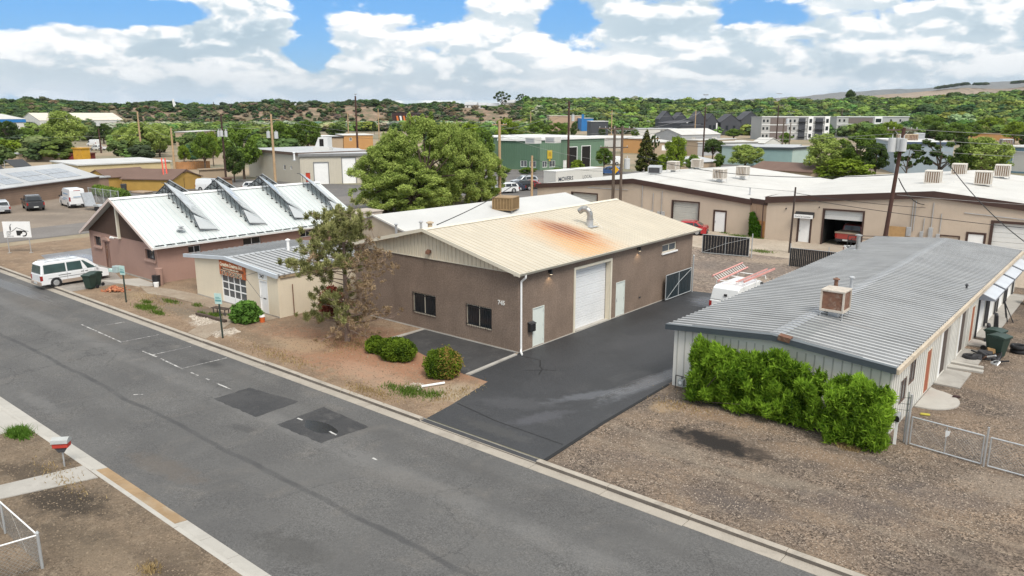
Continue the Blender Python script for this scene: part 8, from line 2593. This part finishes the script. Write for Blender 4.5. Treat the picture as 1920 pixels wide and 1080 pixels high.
def gn_forest():
 g = bpy.data.node_groups.new('scatter_crowns', 'GeometryNodeTree')
 g.interface.new_socket('Geometry', in_out='INPUT', socket_type='NodeSocketGeometry')
 g.interface.new_socket('Geometry', in_out='OUTPUT', socket_type='NodeSocketGeometry')
 N, Lk = g.nodes, g.links
 gi, go = N.new('NodeGroupInput'), N.new('NodeGroupOutput')
 ip = N.new('GeometryNodeInstanceOnPoints')
 ci = N.new('GeometryNodeCollectionInfo')
 ci.inputs[0].default_value = TPC
 ci.inputs['Separate Children'].default_value = True
 ci.inputs['Reset Children'].default_value = True
 def attr(nm, ty):
  a = N.new('GeometryNodeInputNamedAttribute')
  a.data_type = ty
  a.inputs[0].default_value = nm
  return a.outputs[0]
 Lk.new(gi.outputs[0], ip.inputs['Points'])
 Lk.new(ci.outputs[0], ip.inputs['Instance'])
 ip.inputs['Pick Instance'].default_value = True
 Lk.new(attr('kind', 'INT'), ip.inputs['Instance Index'])
 Lk.new(attr('rot', 'FLOAT_VECTOR'), ip.inputs['Rotation'])
 Lk.new(attr('size', 'FLOAT_VECTOR'), ip.inputs['Scale'])
 Lk.new(ip.outputs[0], go.inputs[0])
 return g
GNF = gn_forest()
def forest(name, label, cat, pts):
 """pts: x, y, z, width, height, palette"""
 rn = np.random.RandomState(len(pts))
 n = len(pts)
 me = bpy.data.meshes.new(name)
 P_ = np.array([p[:5] for p in pts], np.float32)
 me.vertices.add(n)
 me.vertices.foreach_set('co', P_[:, :3].ravel())
 me.attributes.new('kind', 'INT', 'POINT').data.foreach_set('value', rn.randint(0, 7, n).astype(np.int32))
 rot = np.zeros((n, 3), np.float32)
 rot[:, 2] = rn.rand(n) * 6.28
 me.attributes.new('rot', 'FLOAT_VECTOR', 'POINT').data.foreach_set('vector', rot.ravel())
 sz = np.stack([P_[:, 3] / .8, P_[:, 3] / .8, P_[:, 4]], 1).astype(np.float32)
 me.attributes.new('size', 'FLOAT_VECTOR', 'POINT').data.foreach_set('vector', sz.ravel())
 lo = np.array([PAL[p[5]][0] for p in pts])
 hi = np.array([PAL[p[5]][1] for p in pts])
 k = (.75 + .5 * rn.rand(n))[:, None] * (1 + .12 * rn.randn(n, 3) * np.array([1, .5, .8]))
 for nm, c in (('col_lo', lo), ('col_hi', hi)):
  cc = np.concatenate([np.clip(c * k, 0, 1), np.ones((n, 1))], 1).astype(np.float32)
  me.attributes.new(nm, 'FLOAT_COLOR', 'POINT').data.foreach_set('color', cc.ravel())
 o = bpy.data.objects.new(name, me)
 COL.objects.link(o)
 md = o.modifiers.new('crowns', 'NODES')
 md.node_group = GNF
 tag(o, label, cat)
 o['kind'] = 'stuff'
 return o
fr_ = random.Random(12)
def pick(ws):
 t_ = fr_.random() * sum(w for _, w in ws)
 for k_, w in ws:
  t_ -= w
  if t_ <= 0:
   return k_
 return ws[-1][0]
pts = []
for _ in range(1900):          # crest of the bluff
 px = fr_.uniform(-60, 1010)
 dist = 712 + abs(fr_.gauss(0, 1)) * 55
 if 860 < px < 965 and dist < 745:
  continue
 x_, y_ = pol(px, dist)
 h = fr_.uniform(3.2, 6.8) * (.85 if px < 300 else 1.0) * (1.25 if 690 < px < 760 or 520 < px < 560 or 80 < px < 190 else 1) * (1.3 if fr_.random() < .06 else 1)
 pts.append((x_, y_, terr(x_, y_) - .6, h * fr_.uniform(1.0, 1.5), h, pick((('dark', 8), ('mid', 1.5)))))
for _ in range(2700):           # bushes on the bluff face
 px = fr_.uniform(-60, 1010)
 if 300 < px < 520 and fr_.random() < .2 or 560 < px < 620 and fr_.random() < .8 or 660 < px < 740 and fr_.random() < .85 or 870 < px < 960 and fr_.random() < .8 or 165 < px < 300 and fr_.random() < .4:
  continue
 dist = fr_.uniform(628, 712)
 x_, y_ = pol(px, dist)
 h = fr_.uniform(1.5, 4.5) if px > 210 else fr_.uniform(4, 7)
 pts.append((x_, y_, terr(x_, y_) - .4, h * fr_.uniform(1.2, 2), h, pick((('dark', 5), ('mid', 2), ('brown', 4 if px > 200 else .3)))))
forest('bluff_trees', 'dark trees and scrub lining the clay bluff on the left skyline', 'trees', pts)
pts = []
for _ in range(1000):           # grey-green willows at the bluff foot
 px = fr_.uniform(240, 1000)
 dist = fr_.uniform(540, 628)
 x_, y_ = pol(px, dist)
 h = fr_.uniform(4, 7)
 pts.append((x_, y_, 0, h * fr_.uniform(1.3, 2), h, pick((('grey', 6), ('mid', 2)))))
for _ in range(750):
 px = fr_.uniform(-40, 1000)
 dist = fr_.uniform(360, 600)
 if px < 260 and dist > 420 and fr_.random() < .9:
  continue
 if 600 < px < 800 and dist < 520:
  continue
 x_, y_ = pol(px, dist)
 h = fr_.uniform(4, 7.5) * (.75 if dist < 430 else 1)
 pts.append((x_, y_, 0, h * fr_.uniform(1.1, 1.6), h, pick((('dark', 2), ('mid', 6), ('bright', 3)))))
forest('valley_trees', 'willows and trees across the valley floor left of the wooded hill', 'trees', pts)
pts = []
for _ in range(330):
 px = fr_.uniform(-60, 1010)
 dist = fr_.uniform(215, 400)
 if 560 < px < 800 or 330 < px < 365 and dist < 330 or 40 < px < 70 or 140 < px < 240 and dist < 420:
  continue
 x_, y_ = pol(px, dist)
 h = fr_.uniform(3.5, 6.5)
 pts.append((x_, y_, 0, h * fr_.uniform(1.0, 1.5), h, pick((('dark', 4), ('mid', 6), ('bright', 2)))))
forest('middle_trees', 'belt of mixed green trees between the rooftops left of the elms', 'trees', pts)
pts = []
for _ in range(4300):
 px = fr_.uniform(985, 2010)
 k_ = fr_.random()
 dist = 400 + 520 * k_ ** .75
 if px < 1120 and dist < 520:
  dist = fr_.uniform(520, 900)
 x_, y_ = pol(px, dist)
 z_ = terr(x_, y_)
 if z_ < .3 and (px < 1560 or dist < 400):
  continue
 h = fr_.uniform(5.0, 9.5)
 if fr_.random() < .08:
  h *= 1.25
 pts.append((x_, y_, z_ - .5, h * fr_.uniform(1.0, 1.5), h, pick((('dark', 3), ('mid', 6), ('bright', 4), ('grey', .3)))))
forest('hillside_trees', 'dense green trees covering the long wooded hill on the right', 'trees', pts)
pts = []
for _ in range(130):
 px = pick(((1725, 2), (1750, 2), (1790, 1), (1860, 1), (1880, 1), (1910, 2))) + fr_.uniform(-14, 14)
 dist = 2560 + fr_.uniform(-20, 20)
 x_, y_ = pol(px, dist)
 yy = float(np.interp(px, [1640, 1700, 1760, 1830, 1920], [176, 172, 165, 166, 158]))
 z_ = CH + (211 - yy) / FOC * .975 * 2600
 pts.append((x_, y_, z_ - 6, 16, 9, 'dark'))
forest('hill_scrub', 'scattered dark junipers along the dry hilltop before the mesa', 'shrubs', pts)
# ---- the half dead pine in front of the workshop
def pine():
 T = thing('pine_tree', 'half-dead pine tree with brown right side standing before the workshop', 'tree', (-8.6, -4.4, 0))
 rn = random.Random(21)
 tb = MB()
 tp = [Vector((0, 0, -.1)), Vector((.05, .02, 1.2)), Vector((-.02, .05, 2.8)), Vector((.06, 0, 4.4)), Vector((0, .04, 5.8)), Vector((-.05, 0, 6.75))]
 rr_ = [.17, .15, .12, .09, .055, .02]
 for i in range(5):
  tb.cyl(tp[i], tp[i + 1], rr_[i], rr_[i + 1], 9, caps=False)
 live_c, live_r, dead_c, dead_r = [], [], [], []
 side = Vector((math.cos(YAW), math.sin(YAW), 0))      # to the right as seen from the street side
 def on_trunk(z_):
  for i in range(5):
   if tp[i].z <= z_ <= tp[i + 1].z:
    k = (z_ - tp[i].z) / (tp[i + 1].z - tp[i].z)
    return tp[i].lerp(tp[i + 1], k)
  return tp[-1].copy()
 n_ = 62
 for i in range(n_):
  z_ = .75 + 5.75 * (i / n_) ** .95
  a = i * 2.39996 + rn.uniform(-.3, .3)
  d = Vector((math.cos(a), math.sin(a), 0))
  # crown outline: widest low, gap in the middle left, rounded top
  env = 2.6 if z_ < 1.6 else (2.25 if z_ < 3 else (3.0 if z_ < 5.0 else 3.0 - (z_ - 5.0) * 1.35))
  L_ = env * rn.uniform(.65, 1.05)
  sd = d.dot(side)
  if 2.1 < z_ < 3.2 and sd < -.2 and rn.random() < .7:
   continue
  b0 = on_trunk(z_)
  rise = rn.uniform(.05, .35) * L_ if z_ > 2.0 else rn.uniform(-.15, .05) * L_
  if z_ > 5:
   rise = L_ * rn.uniform(.3, .9)
  b1 = b0 + d * L_ * .55 + Vector((0, 0, rise * .5))
  b2 = b0 + d * L_ + Vector((0, 0, rise + .1))
  r0 = .05 * (1 - z_ / 9)
  tb.cyl(b0, b1, r0, r0 * .6, 6, caps=False).cyl(b1, b2, r0 * .6, .012, 5, caps=False)
  dead = sd > .25 and z_ < 4.6 and rn.random() < .85 or (z_ < 4.3 and rn.random() < .12) or (sd > .55 and z_ < 5.2)
  # twigs with tufts
  nt_ = int(4 + L_ * 4)
  for j in range(nt_):
   t_ = .35 + .65 * (j + rn.random()) / nt_
   base = b0.lerp(b1, t_ / .55) if t_ < .55 else b1.lerp(b2, (t_ - .55) / .45)
   off = Vector((rn.gauss(0, .28), rn.gauss(0, .28), rn.gauss(.12, .16)))
   e = base + off
   tb.cyl(base, e, .012, .005, 4, caps=False)
   s_ = rn.uniform(.13, .24)
   if not dead and t_ < .5 and rn.random() < .5:
    continue
   if dead:
    dead_c.append(tuple(e))
    dead_r.append(s_ * .9)
   else:
    live_c.append(tuple(e))
    live_r.append(s_)
 for j in range(40):
  a = rn.uniform(0, 6.28)
  q = rn.uniform(.1, 1.3)
  e = Vector((q * math.cos(a), q * math.sin(a), 6.9 - q * .7 - rn.uniform(0, .5)))
  live_c.append(tuple(e))
  live_r.append(rn.uniform(.14, .24))
 tb.build('trunk', bark_pine, T, clean=False)
 v_, t_ = leaf_arrays(live_c, live_r, 36000, .045, elong=5, seed=5, shell=.1, outward=.2, tone_j=.3, spiky=.35, weights=np.array(live_r) ** 2)
 o = bpy.data.objects.new('needles', quads_mesh('needles', v_, t_, fol_pine))
 COL.objects.link(o)
 o.parent = T
 v_, t_ = leaf_arrays(dead_c, dead_r, 9000, .036, elong=5, seed=6, shell=.0, outward=.2, tone_j=.3)
 o = bpy.data.objects.new('dead_needles', quads_mesh('dead_needles', v_, t_, fol_dead))
 COL.objects.link(o)
 o.parent = T
pine()
def shrub(name, label, x, y, blobs, n, size, m, elong=2.0, seed=1, shell=.75, droop=0.0, stems=True, ttone=None, outward=.5, spiky=0.0):
 T = thing(name, label, 'shrub', (x, y, 0))
 c = [b[:3] for b in blobs]
 r = [b[3:6] for b in blobs]
 v_, t_ = leaf_arrays(c, r, n, size, elong=elong, seed=seed, shell=shell, droop=droop, ttone=ttone, outward=outward, spiky=spiky)
 v_[:, 2] = np.maximum(v_[:, 2], .02)
 o = bpy.data.objects.new('foliage', quads_mesh('foliage', v_, t_, m))
 COL.objects.link(o)
 o.parent = T
 if stems:
  sb = MB()
  rn = random.Random(seed)
  for k in range(9):
   b = rn.choice(blobs)
   sb.cyl((b[0] * .25, b[1] * .25, 0), (b[0], b[1], b[2]), .03, .01, 5, caps=False)
  sb.build('stems', bark, T, clean=False)
 return T
def hedge_blobs(x0, x1, y, h, seed, step=.42, dep=.62, tops=None):
 rn = random.Random(seed)
 out = []
 x_ = x0
 while x_ <= x1:
  hh = h * (tops(x_) if tops else 1) * rn.uniform(.93, 1.05)
  z_ = .28
  while z_ < hh - .1:
   k = z_ / hh
   out.append((x_ + rn.uniform(-.14, .14), y + rn.uniform(-.18, .18), z_, .36, (dep + .12 * math.sin(x_ * 3 + z_ * 2)) * (1.0 - .25 * k) * rn.uniform(.85, 1.12), .30))
   z_ += .34
  out.append((x_ + rn.uniform(-.1, .1), y + rn.uniform(-.1, .1), hh - .04, .20, .22, .26))
  x_ += step
 return out
def sprouts(bl, n, x0, x1, y, h, seed):
 rn = random.Random(seed)
 for _ in range(n):
  x_ = rn.uniform(x0, x1)
  y2 = y + rn.uniform(-.65, .2)
  zt_ = h * rn.uniform(.90, 1.03)
  for q in range(3):
   bl.append((x_ + .03 * q, y2, zt_ - .22 + .13 * q, .11 - .03 * q, .11 - .03 * q, .17))
  # bulging side sprays
  bl.append((rn.uniform(x0, x1), y - rn.uniform(.55, .85), rn.uniform(.4, h * .8), .22, .22, .3))
 return bl
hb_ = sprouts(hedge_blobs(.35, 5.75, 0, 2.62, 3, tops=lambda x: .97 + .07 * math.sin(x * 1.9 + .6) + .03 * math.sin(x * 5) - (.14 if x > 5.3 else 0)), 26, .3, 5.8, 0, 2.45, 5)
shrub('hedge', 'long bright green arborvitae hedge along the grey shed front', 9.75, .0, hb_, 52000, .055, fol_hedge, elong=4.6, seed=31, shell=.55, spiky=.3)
hb_ = sprouts(hedge_blobs(.25, 2.3, 0, 2.5, 8, dep=.85, tops=lambda x: .93 + .08 * math.sin(x * 2.2)), 12, .2, 2.4, 0, 2.42, 6)
shrub('hedge', 'bright green arborvitae clump nearest the wire gate', 15.85, -.35, hb_, 27000, .055, fol_hedge, elong=4.6, seed=32, shell=.55, spiky=.3)
def ball(rx, ry, h, n=26, seed=1):
 rn = random.Random(seed)
 out = []
 for k in range(n):
  a = k * 2.4
  q = math.sqrt((k + .5) / n)
  z_ = h * (.28 + .5 * math.sqrt(max(0, 1 - q * q)) * rn.uniform(.8, 1.1))
  out.append((rx * .75 * q * math.cos(a), ry * .75 * q * math.sin(a), z_, rx * .36, ry * .36, h * .24))
  out.append((rx * .7 * q * math.cos(a + 1), ry * .7 * q * math.sin(a + 1), h * .25, rx * .34, ry * .34, h * .22))
 return out
fol_juniper = foliage('juniper_bush_leaves', (.028, .055, .010), (.17, .25, .025), trans=.25)
fol_gold = foliage('browned_bush_tips', (.10, .075, .02), (.30, .21, .06), trans=.2)
shrub('juniper_bush', 'small round juniper bush left of the wide one on the red dirt', -5.9, -4.6, ball(.62, .6, .85, 16, 2), 9000, .055, fol_juniper, elong=2.2, seed=41)
shrub('juniper_bush', 'wide green juniper bush at the edge of the black asphalt pad', -4.2, -4.65, ball(1.15, .85, 1.12, 26, 3), 20000, .055, fol_juniper, elong=2.2, seed=42)
jb = shrub('juniper_bush', 'round bush with golden brown tips beside the white pipe piece', -.55, -5.05, ball(.95, .9, 1.42, 26, 4), 17000, .055, fol_juniper, elong=2.2, seed=43)
bl = ball(.95, .9, 1.42, 26, 4)
bl = [b for b in bl if b[0] * math.cos(YAW) + b[1] * math.sin(YAW) > -.1]
v_, t_ = leaf_arrays([b[:3] for b in bl], [tuple(q * 1.05 for q in b[3:6]) for b in bl], 6500, .05, elong=2.0, seed=44, shell=.9)
v_[:, 2] = np.maximum(v_[:, 2], .02)
o = bpy.data.objects.new('brown_tips', quads_mesh('brown_tips', v_, t_, fol_gold))
COL.objects.link(o)
o.parent = jb
shrub('leafy_bush', 'dark glossy leafy bush before the tattoo shop door', -16.6, -5.7, ball(1.0, .9, 1.25, 18, 5), 7000, .13, foliage('glossy_bush_leaves', (.04, .09, .018), (.16, .30, .06)), elong=1.6, seed=45)
rv = shrub('reddish_shrub', 'reddish leaved shrub half hidden behind the pine at the shop wall', -13.6, -1.6, ball(.9, .8, 2.0, 16, 6), 5000, .09, foliage('red_leaves', (.09, .02, .015), (.26, .08, .05)), elong=1.4, seed=46)
# clipped dark hedge by the parking lot
a_, b_ = G(172, 366), G(226, 379)
d_ = b_ - a_
T_ = thing('clipped_hedge', 'clipped dark green hedge behind the wire fence by the tall white van', 'hedge', (a_.x, a_.y, 0), math.atan2(d_.y, d_.x))
bl = [(k * .8, .9, .75, .7, .9, .8) for k in range(int(d_.length / .8))]
v_, t_ = leaf_arrays([b[:3] for b in bl], [b[3:6] for b in bl], 9000, .16, seed=47, shell=.9)
o = bpy.data.objects.new('foliage', quads_mesh('foliage', v_, t_, fol_mid))
COL.objects.link(o)
o.parent = T_
# ivy on the link wall
bl = [(-6.6 + .3 * k, 45.4 - .18 * k, .3 + .38 * j, .3, .16, .3) for k in range(4) for j in range(6 - k)]
shrub('ivy', 'green ivy climbing the rust-stained link wall', 0, 0, bl, 3500, .13, fol_ivy, seed=48, stems=False)
def tufts(name, label, cat, spots, m, seed=1, h=.14, w=.02, cat2=None):
 rn = np.random.RandomState(seed)
 vs = []
 for (x_, y_, rx, ry, n) in spots:
  n_ = n
  px_ = x_ + rn.randn(n_) * rx * .5
  py_ = y_ + rn.randn(n_) * ry * .5
  a = rn.rand(n_) * 6.28
  hh = h * (.4 + rn.rand(n_))
  lx, ly = rn.randn(n_) * hh * .45, rn.randn(n_) * hh * .45
  q = np.zeros((n_, 4, 3))
  wx, wy = np.cos(a) * w, np.sin(a) * w
  q[:, 0] = np.stack([px_ - wx, py_ - wy, np.zeros(n_)], 1)
  q[:, 1] = np.stack([px_ + wx, py_ + wy, np.zeros(n_)], 1)
  q[:, 2] = np.stack([px_ + lx + wx * .2, py_ + ly + wy * .2, hh], 1)
  q[:, 3] = np.stack([px_ + lx - wx * .2, py_ + ly - wy * .2, hh], 1)
  vs.append(q.reshape(-1, 3))
 v_ = np.concatenate(vs)
 o = bpy.data.objects.new(name, quads_mesh(name, v_, rn.rand(len(v_) // 4), m))
 COL.objects.link(o)
 tag(o, label, cat)
 o['kind'] = 'stuff'
 return o
fol_weed = foliage('weed_blades', (.05, .09, .015), (.17, .25, .05))
fol_straw = foliage('dry_grass_blades', (.24, .17, .08), (.45, .34, .18))
tufts('weeds', 'patches of green weeds on the verge and beside the walls', 'weeds', [(-.15, -7.55, .7, .6, 700), (.9, -7.2, .5, .5, 260), (-1.2, -7.7, .5, .4, 150), (-24.6, -8.0, 1.1, .45, 900), (-22.6, -8.2, .7, .3, 350), (-26.0, -7.3, .5, .3, 220), (-25.0, -6.2, .9, .3, 250), (-19.3, -6.2, .6, .3, 420), (-20.4, -6.5, .5, .2, 120),
    (-22.6, -5.6, .6, .3, 120), (-7.6, 44.8, 1.2, .5, 500), (-9.6, 45.5, .5, .2, 150), (-5.5, 44.6, .6, .3, 200), (-2.2, 37.4, 1.0, .7, 400), (-12.8, 45.4, .6, .3, 120)], fol_weed, 3)
tufts('grass_tuft', 'bright green grass clump beside the pale concrete at the left edge', 'grass', [(-8.4, -20.6, .55, .3, 1500)], foliage('green_grass_blades', (.06, .13, .015), (.15, .27, .05)), 4, h=.22)
tufts('dry_grass', 'dry straw grass along the kerb and over the yards', 'grass', [(-1.6, -8.7, 1.8, .5, 500), (1.6, -6.6, .7, 1.4, 300), (-9, -8.3, 3, .6, 500), (-26, -6.6, 3, .8, 300), (16.9, -1.0, .45, .3, 900), (-1.2, -25.4, 1.6, .7, 500), (4.6, -21.6, .35, .25, 160), (-8.0, -4.6, 1.8, 1.4, 600), (-3, -21.0, 2.0, .5, 200), (10.2, -1.3, 1.4, .6, 250),
    (-12.6, 45.5, .8, .2, 200), (12, .3, 3.0, .3, 300)], fol_straw, 5, h=.10)
def pebbles(name, label, region, n, smin, smax, m, seed=1, z=0.0, inside=None):
 rn = np.random.RandomState(seed)
 x0, x1, y0, y1 = region
 P_ = np.stack([rn.uniform(x0, x1, n * 2), rn.uniform(y0, y1, n * 2)], 1)
 if inside is not None:
  P_ = P_[inside(P_[:, 0], P_[:, 1])]
 P_ = P_[:n]
 n = len(P_)
 base = np.array([(1, 0, 0), (0, 1, 0), (-1, 0, 0), (0, -1, 0), (0, 0, .8)], float)
 F_ = [(0, 1, 4), (1, 2, 4), (2, 3, 4), (3, 0, 4)]
 s_ = (smin + (smax - smin) * rn.rand(n) ** 2.5)
 a = rn.rand(n) * 6.28
 jit = 1 + .5 * (rn.rand(n, 5, 1) - .5)
 v_ = base[None] * jit * s_[:, None, None]
 ca, sa = np.cos(a)[:, None], np.sin(a)[:, None]
 q = v_.copy()
 q[:, :, 0] = v_[:, :, 0] * ca - v_[:, :, 1] * sa + P_[:, :1]
 q[:, :, 1] = v_[:, :, 0] * sa + v_[:, :, 1] * ca + P_[:, 1:]
 q[:, :, 2] += z
 me = bpy.data.meshes.new(name)
 me.vertices.add(n * 5)
 me.vertices.foreach_set('co', q.astype(np.float32).ravel())
 idx = (np.arange(n)[:, None, None] * 5 + np.array(F_)[None]).astype(np.int32)
 me.loops.add(n * 12)
 me.loops.foreach_set('vertex_index', idx.ravel())
 me.polygons.add(n * 4)
 me.polygons.foreach_set('loop_start', np.arange(0, n * 12, 3, dtype=np.int32))
 me.update(calc_edges=True)
 at = me.attributes.new('tone', 'FLOAT', 'FACE')
 at.data.foreach_set('value', np.repeat(rn.rand(n), 4).astype(np.float32))
 me.materials.append(m)
 o = bpy.data.objects.new(name, me)
 COL.objects.link(o)
 tag(o, label, 'stones')
 o['kind'] = 'stuff'
 return o
stone_m = foliage('mixed_gravel_stones', (.07, .056, .045), (.36, .30, .245), trans=0)
pebbles('gravel_stones', 'loose brown and grey stones strewn over the gravel lot', (8.9, 27, -9.1, 20), 55000, .009, .034, stone_m, 2, .004, inside=lambda x, y: ((x > 18.4) | (y < .8)) & (x < 20 + (y + 9) * .55) & (((x - 12.9) / 2.2) ** 2 + ((y + 3.8) / .9) ** 2 > 1))
pebbles('yard_stones', 'small stones and clods scattered on the dirt yards', (-30, 2.4, -9.0, -.3), 9000, .012, .05, foliage('dirt_clods', (.16, .11, .075), (.32, .24, .17), trans=0), 3, .004, inside=lambda x, y: ~((x > -7.2) & (y > -4.4)) & (x < 2.6 - (y + 9.2) * .2) & (x > -30) & ~((x < -14.5) & (y > -6.3)))
pebbles('near_yard_stones', 'clods and chips on the dark dirt yard at the lower left', (-10, 8, -27.5, -20.2), 14000, .010, .04, foliage('dark_clods', (.09, .07, .05), (.24, .19, .14), trans=0), 4, .0)
pebbles('white_stones', 'white landscaping stones along the kerb before the tattoo shop', (-20.5, -14.8, -8.9, -6.7), 1500, .04, .11, foliage('white_rocks', (.26, .22, .18), (.52, .46, .39), trans=0), 5, .0, inside=lambda x, y: (abs(y + 7.4 + .25 * (x + 17)) < .75) & ~((x > -18.3) & (x < -15.4) & (y < -6.6) & (abs(x + 16.8) < .9)))
pebbles('rubble', 'small heap of pale rubble at the white pipe mouth', (-.9, .0, -7.2, -6.5), 160, .03, .08, foliage('rubble_stones', (.25, .2, .16), (.5, .44, .38), trans=0), 6, .0)
